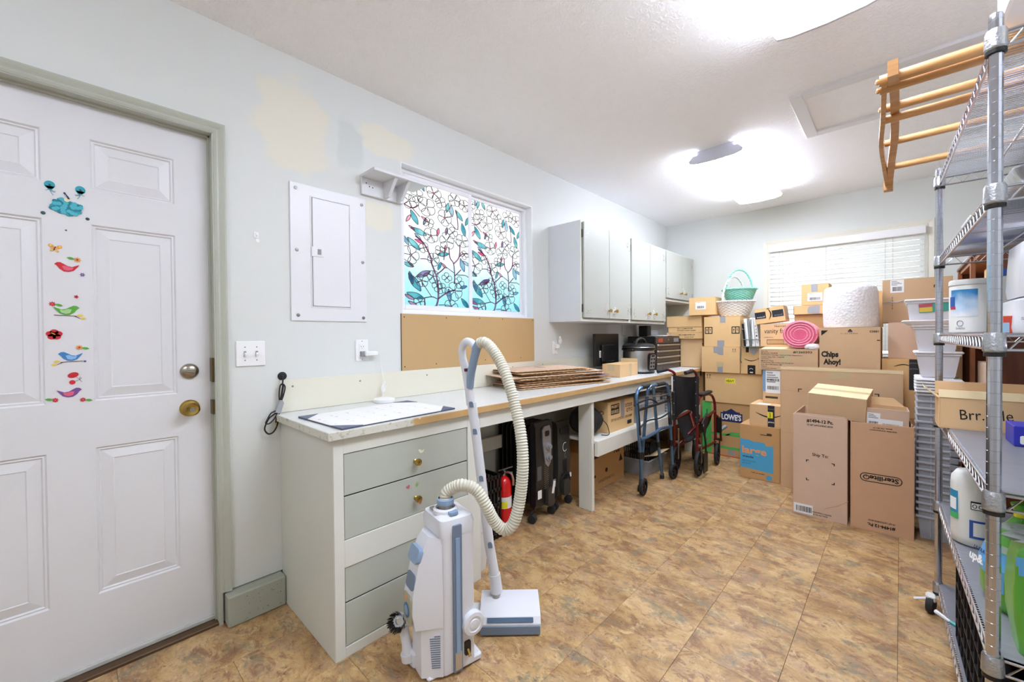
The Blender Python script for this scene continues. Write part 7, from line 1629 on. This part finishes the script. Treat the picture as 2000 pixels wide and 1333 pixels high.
for (u, v) in corners:
    b = inv @ rk(u, v, 0)
    o = bpy.data.objects.new('post', pm); COL.objects.link(o); o.parent = rack; o.location = b
    for zz in sh_z:
        for me, nm in ((colm, 'collar'), (ringm, 'clip_ring')):
            q = bpy.data.objects.new(nm, me); COL.objects.link(q); q.parent = rack; q.location = (b.x, b.y, zz)
    # caster
    c = rk(u, v, 0); d_ = Vector((-.022, -.016, 0)) if (u == 0) else Vector((.012, .012, 0))
    W_ = frame(c + d_ + Vector((0, 0, .038)), (.25, .97, 0), (0, 0, 1))
    cs_ = part(G().lathe([(.010, -.012), (.036, -.011), (.038, 0), (.036, .011), (.010, .012)], 22, W_), 'caster', M_['rubber'], rack)
    part(G().box((c.x + d_.x - .017, c.y + d_.y - .020, .052), (c.x + d_.x + .017, c.y + d_.y + .020, .080), .006), 'caster_hood', M_['bin'], cs_)
    part(G().cyl((c.x, c.y, .076), (c.x, c.y, .10), .010, .010, 10), 'caster_stem', M_['steel'], cs_)
    part(G().box((-.008, 0, 0), (.008, .045, .005), .002, frame(c + d_ + Vector((-.012, -.005, .058)), (0, 1, 0), (-.8, 0, -.35))), 'brake_pedal', M_['milk'], cs_)
deck_m = {}
def shelf_geo():
    r_ = .0032; z0 = -.003; z1 = -.034; rim = G(); tru = G(); wires = G(); rods = G()
    for zz in (z0, z1):
        rim.tube([(.012, 0, zz), (RKD - .012, 0, zz)], r_, 6).tube([(.012, RKL, zz), (RKD - .012, RKL, zz)], r_, 6).tube([(0, .012, zz), (0, RKL - .012, zz)], r_, 6).tube([(RKD, .012, zz), (RKD, RKL - .012, zz)], r_, 6)
    for u in (0, RKD):
        n = 46; tru.tube([(u, .02 + (RKL - .04) * i / n, z0 if i % 2 else z1) for i in range(n + 1)], .0022, 5)
    for v in (0, RKL):
        n = 18; tru.tube([(.02 + (RKD - .04) * i / n, v, z0 if i % 2 else z1) for i in range(n + 1)], .0022, 5)
    nw = 88
    for i in range(nw): v = .012 + (RKL - .024) * i / (nw - 1); wires.tube([(0, v, .0), (RKD, v, .0)], .0014, 4, caps=False)
    for u in (RKD / 3, RKD * 2 / 3): rods.tube([(u, 0, -.005), (u, RKL, -.005)], .0030, 6)
    for v in (RKL * .28, RKL * .5, RKL * .72): rods.tube([(0, v, -.0055), (RKD, v, -.0055)], .0022, 6)
    return rim, tru, wires, rods
sg4 = [mesh_of(g, nm, M_['chrome'], 50) for g, nm in zip(shelf_geo(), ('shelf_rim', 'zigzag_truss', 'wire_deck', 'support_rod'))]
loc0 = inv @ RK
for zz in sh_z:
    s_ = None
    for me, nm in zip(sg4, ('shelf_rim', 'zigzag_truss', 'wire_deck', 'support_rod')):
        o = bpy.data.objects.new(nm, me); COL.objects.link(o); o.parent = rack if s_ is None else s_
        o.matrix_local = (loc0 @ Matrix.Translation((0, 0, zz))) if s_ is None else Matrix.Identity(4)
        if nm == 'wire_deck': o['kind'] = 'stuff'
        s_ = s_ or o
lin = mat('grey_shelf_liner', '#85858b', .38, .15, var=.16, vscale=9, stretch=(.3, 14, 1))
for zz in (.130, .480, .845): part(G().box((.004, .004, .0022), (RKD - .004, RKL - .004, .0034), 0, RK @ Matrix.Translation((0, 0, zz))), 'shelf_liner', lin, rack)
LZ = .0040
def RZ(u, v, z): return RK @ Matrix.Translation((u, v, z))
# --- top of the rack
fb = thing('foam_box', 'white foam box at the near corner on top of the rack', 'box', tuple(rk(.20, .10, 1.9345)))
part(G().box((.026, .030, 0), (.36, .180, .22), .006, RZ(0, 0, 1.9345)), 'box', mat('white_foam', '#ececee', .7), fb); part(G().box((.022, .026, .22), (.364, .184, .25), .008, RZ(0, 0, 1.9345)), 'lid', bpy.data.materials['white_foam'], fb)
def lumpy(c, r, seed, n=18, amp=.16):
    rr = random.Random(seed); ph = [rr.uniform(0, 6.28) for _ in range(6)]
    def fn(u, v):
        a = 2 * PI * u; b = PI * v - PI / 2; k = 1 + amp * (math.sin(3 * a + ph[0]) * math.cos(4 * b + ph[1]) + .6 * math.sin(5 * a + 7 * b + ph[2]) + .35 * math.sin(11 * a + ph[3]) * math.cos(9 * b + ph[4]))
        z = c[2] + r[2] * math.sin(b) * k
        return (c[0] + r[0] * math.cos(b) * math.cos(a) * k, c[1] + r[1] * math.cos(b) * math.sin(a) * k, max(z, c[2] - r[2]))
    return G().grid(fn, n * 2, n)
M_['cling'] = clear_mat('crumpled_clear_film', '#dfe0ea', .5, .12)
solo(lumpy(tuple(rk(.30, .36, 2.060)), (.13, .13, .105), 3), 'plastic_bag', clear_mat('lilac_bag_film', '#a9a6c6', .25, .2), 'crumpled lilac plastic bag on top of the rack beside the foam box', 'bag', smooth=60)
yb = thing('yellow_handle', 'pair of yellow plastic tool handles on top of the rack', 'tool', tuple(rk(.30, .02, 1.858)))
M_['yel'] = mat('yellow_plastic', '#e9b430', .4)
for k in (0, 1): part(G().tube(smooth_pts([rk(.05 + .03 * k, .022 - .016 * k, 1.868 + .018 * k), rk(.14, .014 - .010 * k, 1.874 + .016 * k), rk(.28, .018 - .012 * k, 1.870 + .016 * k), rk(.40, .020, 1.868 + .016 * k)], 5), .0085, 8), 'handle', M_['yel'], yb)
# --- drying rack of pale oak lying across the top
M_['oak'] = wood_mat('honey_oak', '#a97642', '#cfa068', 3.5, (1.2, 9, 9), .4)
qr = thing('quilt_rack', 'honey oak quilt rack lying across the top shelf and sticking out leftwards', 'rack', (2.25, 2.0, 1.86))
def beam(pts, wx, wz, n=5):
    sp = smooth_pts(pts, n); g = G(); vs = []
    for i, p in enumerate(sp):
        t = (sp[min(i + 1, len(sp) - 1)] - sp[max(i - 1, 0)]).normalized(); nn = Vector((0, -t.z, t.y)).normalized()
        for a, b in ((-1, -1), (1, -1), (1, 1), (-1, 1)): vs.append(p + Vector((a * wx / 2, 0, 0)) + nn * (b * wz / 2))
    fs = [(3, 2, 1, 0), tuple((len(sp) - 1) * 4 + k for k in range(4))]
    for i in range(len(sp) - 1):
        for k in range(4): fs.append((i * 4 + k, i * 4 + (k + 1) % 4, (i + 1) * 4 + (k + 1) % 4, (i + 1) * 4 + k))
    return g.add(vs, fs)
qx = (2.048, 2.62)
for x in qx:
    part(beam([(x + .006, 1.495, 1.902), (x + .008, 1.60, 1.914), (x + .008, 1.78, 1.922), (x + .006, 2.02, 1.918), (x - .004, 2.24, 1.898), (x - .014, 2.465, 1.866)], .021, .040), 'end_leg', M_['oak'], qr)
    part(beam([(x - .012, 1.56, 1.905), (x - .020, 1.80, 1.900), (x - .030, 2.02, 1.892), (x - .028, 2.24, 1.885), (x - .022, 2.465, 1.862)], .012, .030), 'end_leg', M_['oak'], qr)
    part(G().box((x - .034, 2.455, 1.826), (x - .002, 2.490, 1.872), .002), 'foot_block', M_['oak'], qr)
for k, (y, z) in enumerate(((1.560, 1.905), (1.594, 1.895), (1.784, 1.915), (1.820, 1.893), (2.110, 1.915), (2.340, 1.890))):
    part(G().tube([(2.026, y, z), (2.63, y, z)], .0125 if k != 0 else .0145, 12), 'rung', M_['oak'], qr)
    if k in (0, 1, 2, 4): part(G().ball((2.022, y, z), (.006, .008, .008), 8), 'rung_end', M_['oak'], qr)
# --- second shelf: clear food trays
for k, (u, v, hgt, lb_) in enumerate(((.02, .56, .070, 'clear plastic food tray lid at the rack edge, second shelf, nearer'), (.02, .83, .060, 'clear plastic food tray lid at the rack edge, second shelf, farther'))):
    r = thing('food_tray', lb_, 'tray', tuple(rk(u + .11, v + .12, 1.5215)), 'clear food trays')
    part(loft([(rrect(u, v, u + .24, v + .25, .02), 0), (rrect(u + .02, v + .02, u + .22, v + .23, .03), hgt), (rrect(u + .04, v + .04, u + .20, v + .21, .02), hgt + .004)], RZ(0, 0, 1.5215)), 'cover', clear_mat('clear_clamshell', '#eef0f2', .45, .15) if k == 0 else bpy.data.materials['clear_clamshell'], r)
    g = G()
    for j in range(9): g.box((u + .006, v + .03 + .022 * j, .004), (u + .020, v + .040 + .022 * j, hgt * .8), .002, RZ(0, 0, 1.5215) @ Matrix.Rotation(0, 4, 'Y'))
    part(g, 'rib', bpy.data.materials['clear_clamshell'], r); part(G().box((u - .006, v - .006, 0), (u + .246, v + .256, .004), .001, RZ(0, 0, 1.5215)), 'rim', bpy.data.materials['clear_clamshell'], r)
r = thing('foil_tray', 'wrapped silver baking tray near the front post on the second shelf', 'tray', tuple(rk(.22, .17, 1.5215)))
part(loft([(rrect(.05, .03, .40, .30, .02), 0), (rrect(.03, .012, .42, .32, .02), .036), (rrect(.03, .012, .42, .32, .02), .040)], RZ(0, 0, 1.5215)), 'tray', mat('crinkled_foil', '#b9bbc0', .3, .9, bump=.8, bscale=30), r); part(lumpy(tuple(rk(.22, .17, 1.575)), (.15, .12, .014), 6, 12, .2), 'plastic_wrap', M_['cling'], r, 60)
# --- third shelf: wipes tub, bleach, white packs
wp = thing('wipes_tub', 'large white disinfecting wipes tub with a blue label on the third shelf', 'tub', tuple(rk(.06, .89, 1.1975)))
TC = Matrix.Translation(rk(.062, .890, 1.1975))
part(G().lathe([(.052, 0), (.055, .004), (.055, .014), (.0545, .016), (.0545, .172), (.052, .176), (.056, .178), (.056, .192), (.053, .197), (.0005, .199)], 32, TC, close=False), 'tub', M_['bin'], wp)
def band(T, r_, z0, z1, a0, a1, n=10):
    g = G()
    for i in range(n):
        b0, b1 = R(a0 + (a1 - a0) * i / n), R(a0 + (a1 - a0) * (i + 1) / n); g.add([T @ Vector((r_ * math.cos(b0), r_ * math.sin(b0), z0)), T @ Vector((r_ * math.cos(b1), r_ * math.sin(b1), z0)), T @ Vector((r_ * math.cos(b1), r_ * math.sin(b1), z1)), T @ Vector((r_ * math.cos(b0), r_ * math.sin(b0), z1))], [(0, 1, 2, 3)])
    return g
def sky_label():
    m = bpy.data.materials.new('blue_cloud_label'); m.use_nodes = True; nt = m.node_tree; b = nt.nodes['Principled BSDF']; tc = nt.nodes.new('ShaderNodeTexCoord')
    sx = nt.nodes.new('ShaderNodeSeparateXYZ'); nt.links.new(tc.outputs['Generated'], sx.inputs[0])
    f = mth(nt, 'ADD', mth(nt, 'MULTIPLY', mth(nt, 'SUBTRACT', noise(nt, tc.outputs['Object'], 22, 5), .5), .9), sx.outputs[2])
    nt.links.new(ramp(nt, f, [(.05, '#e8e9ee'), (.45, '#bcd6ec'), (.95, '#2f86c4')]), b.inputs['Base Color']); b.inputs['Roughness'].default_value = .35; return m
q_ = part(band(TC, .0550, .060, .160, 205, 285), 'printed_label', sky_label(), wp, 0)
part(band(TC, .0554, .095, .135, 200, 222, 4), 'logo_blue', mat('deep_blue_print', '#2a5ca8', .5), q_, 0); part(band(TC, .0556, .088, .098, 202, 224, 4), 'logo_red', mat('red_logo_print', '#c0304a', .5), q_, 0)
g = G(); c2_ = [TC @ Vector((.0553 * math.cos(R(238 + 9 * math.cos(t))), .0553 * math.sin(R(238 + 9 * math.cos(t))), .036 + .010 * math.sin(t))) for t in [2 * PI * i / 20 for i in range(20)]]
part(g.tube(c2_, .0006, 4, closed=True), 'round_mark', M_['navy'], q_)
text(q_, 'Do Not Flush', frame(TC @ Vector((.0557 * math.cos(R(240)), .0557 * math.sin(R(240)), .014)), (-math.sin(R(240)), math.cos(R(240)), 0), (0, 0, 1)) @ Matrix.Translation((-.012, 0, .0008)), .024, .008, M_['navy'])
bj = thing('bleach_jug', 'white bleach jug with blue cap and label on the third shelf', 'jug', tuple(rk(.15, .90, 1.1975)))
JC = Matrix.Translation(rk(.158, .900, 1.1975))
part(loft([(rrect(-.052, -.036, .052, .036, .02), 0), (rrect(-.054, -.038, .054, .038, .022), .01), (rrect(-.054, -.038, .054, .038, .022), .115), (rrect(-.050, -.034, .046, .034, .02), .145), (rrect(-.034, -.024, .022, .024, .015), .180), (rrect(-.020, -.016, .012, .016, .01), .198), (rrect(-.020, -.016, .012, .016, .01), .206)], JC), 'jug', M_['bin'], bj, 60)
part(G().tube(smooth_pts([JC @ Vector(p) for p in ((.006, 0, .190), (.040, 0, .175), (.056, 0, .140), (.050, 0, .110))], 5), .010, 10), 'handle', M_['bin'], bj); part(G().lathe([(.019, .203), (.020, .206), (.020, .226), (.017, .229), (.0004, .229)], 18, JC @ Matrix.Translation((-.004, 0, 0)), close=False), 'cap', mat('royal_blue_plastic', '#2f55b0', .35), bj)
part(loft([(rrect(-.0545, -.0385, .0545, .0385, .022), .035), (rrect(-.0545, -.0385, .0545, .0385, .022), .105)], JC), 'printed_label', mat('blue_bleach_label', '#2458b5', .4), bj)
part(loft([(rrect(-.0548, -.0388, .0548, .0388, .022), .035), (rrect(-.0548, -.0388, .0548, .0388, .022), .052)], JC), 'label_stripe', mat('light_blue_print', '#57a8d8', .4), bj)
M_['packw'] = mat('white_poly_wrap', '#e4e6ec', .35, bump=.5, bscale=28)
for k, (u, v, z, s_, lb_) in enumerate(((.185, .56, 1.1975, (.085, .11, .105), 'white shrink-wrapped pack on the third shelf beside the bleach jug'), (.195, .58, 1.3030, (.080, .105, .175), 'tall white wrapped pack stacked on the other white pack'))):
    r = thing('wrapped_pack', lb_, 'pack', tuple(rk(u, v, z)), 'white wrapped packs')
    part(loft([(rrect(u - s_[0], v - s_[1], u + s_[0], v + s_[1], .03), 0), (rrect(u - s_[0] * 1.03, v - s_[1] * 1.03, u + s_[0] * 1.03, v + s_[1] * 1.03, .03), s_[2] * .15), (rrect(u - s_[0], v - s_[1], u + s_[0], v + s_[1], .03), s_[2] * .55), (rrect(u - s_[0] * .96, v - s_[1] * .96, u + s_[0] * .96, v + s_[1] * .96, .03), s_[2] * .9), (rrect(u - s_[0] * .7, v - s_[1] * .7, u + s_[0] * .7, v + s_[1] * .7, .03), s_[2] * .995)], RZ(0, 0, z)), 'wrap', M_['packw'], r, 60)
    F = RK @ FY(u - s_[0] + .01, v - s_[1] * 1.03 - .001, z + s_[2] * .35); text(r, ('soft', 'dish')[k], F, .035, .012, M_['grey'])
    if k: part(G().rect(.0, .05, .03, .062, F), 'red_print', mat('pink_red_print', '#c9546a', .5), r, 0)
tb_ = thing('small_box', 'small red and light-blue box beside the white pack, third shelf', 'box', tuple(rk(.10, .50, 1.1975)))
part(G().box((.082, .48, 0), (.106, .52, .050), .001, RZ(0, 0, 1.1975)), 'box', mat('orange_red_card', '#cf4a33', .5), tb_); part(G().box((.0813, .4795, .001), (.094, .5205, .030), 0, RZ(0, 0, 1.1975)), 'blue_print', mat('pale_blue_card', '#9ec3dd', .5), tb_)
# --- fourth shelf
c4 = rk(.14, .865, .849)
r, M, w, d, h = carton('long low open carton with a handwritten name on the fourth shelf', c4.x - .165, c4.y - .055, .8490, c4.x + .165, c4.y + .085, .960, 'kraft', 'open', rot=1.5)
F = front(M, w, d, h, 0, 0); text(r, 'Brr...dle', F @ Matrix.Translation((.055, .035, 0)) @ Matrix.Rotation(R(4), 4, 'Z'), .125, .036, M_['ink'])
part(G().box((-w / 2, 0, 0), (w / 2, .030, .003), .001, M @ frame((0, -d / 2, h), (1, 0, 0), (0, .35, .9))), 'front_flap', M_['kraftin'], r); part(G().box((-w / 2, 0, 0), (w / 2, .05, .003), .001, M @ frame((0, d / 2 - .004, h), (1, 0, 0), (0, .2, .95))), 'back_flap', M_['kraft'], r)
part(G().box((-d / 2 + .01, 0, 0), (d / 2 - .01, .05, .003), .001, M @ frame((-w / 2, 0, h), (0, -1, 0), (-.5, 0, .5))), 'side_flap', M_['kraftin'], r)
bb = thing('blue_box', 'deep blue printed tissue box on the fourth shelf', 'box', tuple(rk(.19, .59, .849)))
part(G().box((.120, .585, 0), (.30, .70, .062), .002, RZ(0, 0, .849)), 'box', mat('cobalt_card', '#2b2fb0', .4), bb)
F = RK @ FY(.120, .584, .849); q_ = part(G().prism(rrect(.012, .008, .030, .034, .005), 0, .0005, F), 'white_print', M_['sticker'], bb); text(bb, 'Zip', F @ Matrix.Translation((.045, .012, .0004)), .07, .036, M_['sticker'], bold=.02); part(G().rect(.040, .006, .043, .056, F, .0003).rect(.040, .006, .130, .009, F, .0003).rect(.040, .053, .130, .056, F, .0003), 'printed_frame', M_['sticker'], bb, 0)
gp = thing('cup_sleeve', 'pale green sleeve of cups standing on the blue box', 'cups', tuple(rk(.22, .63, .9115)))
part(loft([(circle(.030, 18, .185, .635), 0), (circle(.032, 18, .185, .635), .010), (circle(.032, 18, .185, .635), .045), (circle(.026, 18, .185, .635), .062), (circle(.012, 18, .185, .635), .070)], RZ(0, 0, .9115)), 'sleeve', mat('mint_wrap', '#a9dcc0', .35), gp); part(G().lathe([(.033, .004), (.033, .012)], 18, RZ(.185, .635, .9115), close=False), 'printed_band', mat('deep_green_print', '#5fae84', .4), gp)
# --- fifth shelf
tw = thing('wipes_tub', 'tall white tub with blue-green label and recycling marks, fifth shelf', 'tub', tuple(rk(.045, .70, .484)))
T5 = Matrix.Translation(rk(.050, .690, .484))
part(G().lathe([(.038, 0), (.050, .006), (.054, .03), (.055, .20), (.053, .225), (.046, .236), (.040, .246), (.0005, .250)], 32, T5, close=False), 'tub', M_['bin'], tw, 60)
q_ = part(band(T5, .0558, .085, .180, 185, 225), 'printed_label', mat('teal_blue_label', '#2f8fb8', .4), tw, 0); part(band(T5, .0561, .085, .105, 190, 226, 6), 'green_print', mat('leaf_green_print', '#48b06a', .4), q_, 0); part(band(T5, .0561, .115, .155, 190, 220, 6), 'white_print', M_['sticker'], q_, 0)
part(band(T5, .0558, .035, .095, 255, 300), 'corner_print', mat('navy_corner_print', '#2c4f9e', .4), tw, 0); part(band(T5, .0561, .043, .088, 264, 302), 'corner_ground', M_['bin'], tw, 0); part(band(T5, .0560, .130, .158, 258, 292), 'symbol_panel', M_['ink'], tw, 0); part(band(T5, .0562, .1325, .1525, 260, 290), 'symbol_ground', M_['sticker'], tw, 0)
for a in (267, 281): part(G().tube([T5 @ Vector((.0566 * math.cos(R(a + 4.5 * math.cos(t))), .0566 * math.sin(R(a + 4.5 * math.cos(t))), .1425 + .006 * math.sin(t))) for t in [2 * PI * i / 12 for i in range(12)]], .0010, 5, closed=True), 'recycling_mark', M_['ink'], tw)
M_['gbag'] = mat('green_poly_bag', '#5fae3c', .3, var=.12, vscale=9, bump=.9, bscale=14)
def pack(u0, v0, u1, v1, hh, seed):
    rr = random.Random(seed); rings = []
    for t in (0, .08, .3, .55, .8, .95, 1.0):
        s_ = .94 + .06 * math.sin(PI * t) - (.16 if t == 1 else 0); cx_, cy_ = (u0 + u1) / 2, (v0 + v1) / 2; p = rrect(cx_ + (u0 - cx_) * s_, cy_ + (v0 - cy_) * s_, cx_ + (u1 - cx_) * s_, cy_ + (v1 - cy_) * s_, .030, 6)
        rings.append(([(x + rr.uniform(-.002, .002), y + rr.uniform(-.002, .002)) for x, y in p], hh * t))
    return rings
bl_ = mat('sky_blue_print', '#5aa4dc', .35)
gb1 = thing('paper_towel_pack', 'green, blue and white wrapped paper towel pack at the near end, fifth shelf', 'pack', tuple(rk(.20, .09, .484)))
part(loft(pack(.034, .018, .400, .150, .245, 2), RZ(0, 0, .484)), 'wrapper', M_['gbag'], gb1, 60)
FN = RK @ FY(.034, .0165, .484)
part(G().rect(.0, .205, .30, .225, FN, .003).rect(.004, .185, .30, .205, FN, .003), 'blue_print', bl_, gb1, 0); part(G().flat([(.012, .10), (.034, .085), (.034, .165), (.012, .17)], FN, .003), 'white_print', M_['sticker'], gb1, 0)
part(G().prism(rrect(.055, .030, .20, .150, .018), .001, .006, FN), 'clear_window', clear_mat('bag_window', '#cfd9e8', .2), gb1); text(gb1, 'Giant', FN @ Matrix.Translation((.062, .085, .008)), .08, .03, M_['navy'], bold=.03); text(gb1, 'O.', FN @ Matrix.Translation((.016, .012, .008)), .03, .025, M_['navy'], bold=.03)
part(lumpy(tuple(rk(.21, .09, .738)), (.17, .07, .012), 9, 14, .25), 'loose_wrap', M_['cling'], gb1, 60)
gb2 = thing('plastic_bag', 'knotted green plastic bag with a blue label leaning on the tall white tub', 'bag', tuple(rk(.10, .29, .484)))
GC = RZ(.088, .290, .484)
part(loft([(circle(.058, 24, 0, 0, .085), 0), (circle(.072, 24, 0, 0, .105), .03), (circle(.073, 24, 0, 0, .105), .11), (circle(.056, 24, 0, 0, .080), .17), (circle(.026, 24, 0, 0, .03), .215), (circle(.011, 24, 0, 0, .012), .238), (circle(.020, 24, 0, 0, .018), .268), (circle(.006, 24, 0, 0, .006), .274)], GC), 'bag', M_['gbag'], gb2, 60)
def eband(z0, z1, a0, a1, off=.0016, n=10):
    g = G()
    def P_(a, z):
        k = 1.0 if z <= .11 else 1 - (z - .11) / .06 * .235
        return GC @ Vector((((.073 * k) + off) * math.cos(R(a)), ((.105 * k) + off) * math.sin(R(a)), z))
    for i in range(n):
        b0, b1 = a0 + (a1 - a0) * i / n, a0 + (a1 - a0) * (i + 1) / n; g.add([P_(b0, z0), P_(b1, z0), P_(b1, z1), P_(b0, z1)], [(0, 1, 2, 3)])
    return g
q_ = part(eband(.085, .110, 165, 275).add(eband(.110, .150, 170, 270).v, eband(.110, .150, 170, 270).f).add(eband(.055, .085, 205, 235).v, eband(.055, .085, 205, 235).f), 'blue_print', bl_, gb2)
text(q_, 'up&up', frame(GC @ Vector((-.074, -.020, .088)), (.45, -.89, 0), (.15, .1, 1)) @ Matrix.Translation((-.035, 0, .004)), .070, .030, M_['sticker'], bold=.04); text(q_, 'ULTRA', frame(GC @ Vector((-.070, -.018, .125)), (.45, -.89, 0), (.3, .2, 1)) @ Matrix.Translation((-.025, 0, .004)), .036, .010, M_['navy'], bold=.03)
part(eband(.152, .168, 160, 290, .002), 'clear_band', M_['cling'], gb2)
part(G().lathe([(.0135, .232), (.0145, .239), (.0135, .246)], 12, GC, close=False), 'yellow_tie', M_['yellow'], gb2)
# --- bottom shelf: black egg-crate tray, brush, tube
ec = thing('egg_crate', 'black deep-celled plastic crate on the bottom shelf of the rack', 'crate', tuple(rk(.20, .38, .134)))
u0, u1, v0, v1, hh = .012, .40, .035, .72, .255
g = G()
for k in range(12): v = v0 + (v1 - v0) * k / 11; g.box((u0, v - .002, 0), (u0 + .036, v + .002, hh), 0, RZ(0, 0, .134))
part(g, 'cell_wall', mat('crate_black', '#17171a', .4), ec, kind='stuff')
for k in range(5): z = hh * k / 4; part(G().box((u0, v0, max(z - .002, 0)), (u0 + .036, v1, z + .002), 0, RZ(0, 0, .134)), 'cell_shelf', bpy.data.materials['crate_black'], ec)
part(G().box((u0 + .034, v0, 0), (u0 + .038, v1, hh), 0, RZ(0, 0, .134)).box((u1 - .004, v0, 0), (u1, v1, hh), 0, RZ(0, 0, .134)).box((u0 + .038, v0, 0), (u1 - .004, v0 + .004, hh), 0, RZ(0, 0, .134)).box((u0 + .038, v1 - .004, 0), (u1 - .004, v1, hh), 0, RZ(0, 0, .134)).box((u0 + .038, v0 + .004, 0), (u1 - .004, v1 - .004, .004), 0, RZ(0, 0, .134)), 'body', bpy.data.materials['crate_black'], ec)
tb2 = thing('brush', 'white and teal handled brush sticking out over the bottom shelf edge', 'brush', tuple(rk(.0, .83, .134)))
p0, p1, p2 = rk(-.028, .84, .142), rk(.006, .80, .139), rk(.030, .775, .138)
part(G().tube([p0, p1], [.008, .005], 8), 'handle', M_['milk'], tb2); part(G().tube([p1, p2], [.005, .004], 8), 'shaft', mat('teal_plastic', '#3fb3b0', .4), tb2)
tu = thing('tube', 'small white squeeze tube with a black cap, bottom shelf', 'tube', tuple(rk(.43, .04, .134)))
part(loft([(rrect(.405, .018, .445, .058, .01), .001), (rrect(.405, .018, .445, .058, .01), .05), (rrect(.410, .035, .440, .041, .002), .12)], RZ(0, 0, .134)), 'tube', M_['white'], tu); part(G().lathe([(.012, .0), (.012, .02)], 12, RZ(.425, .038, .134 + .118)), 'cap', M_['black'], tu)
set_texts()
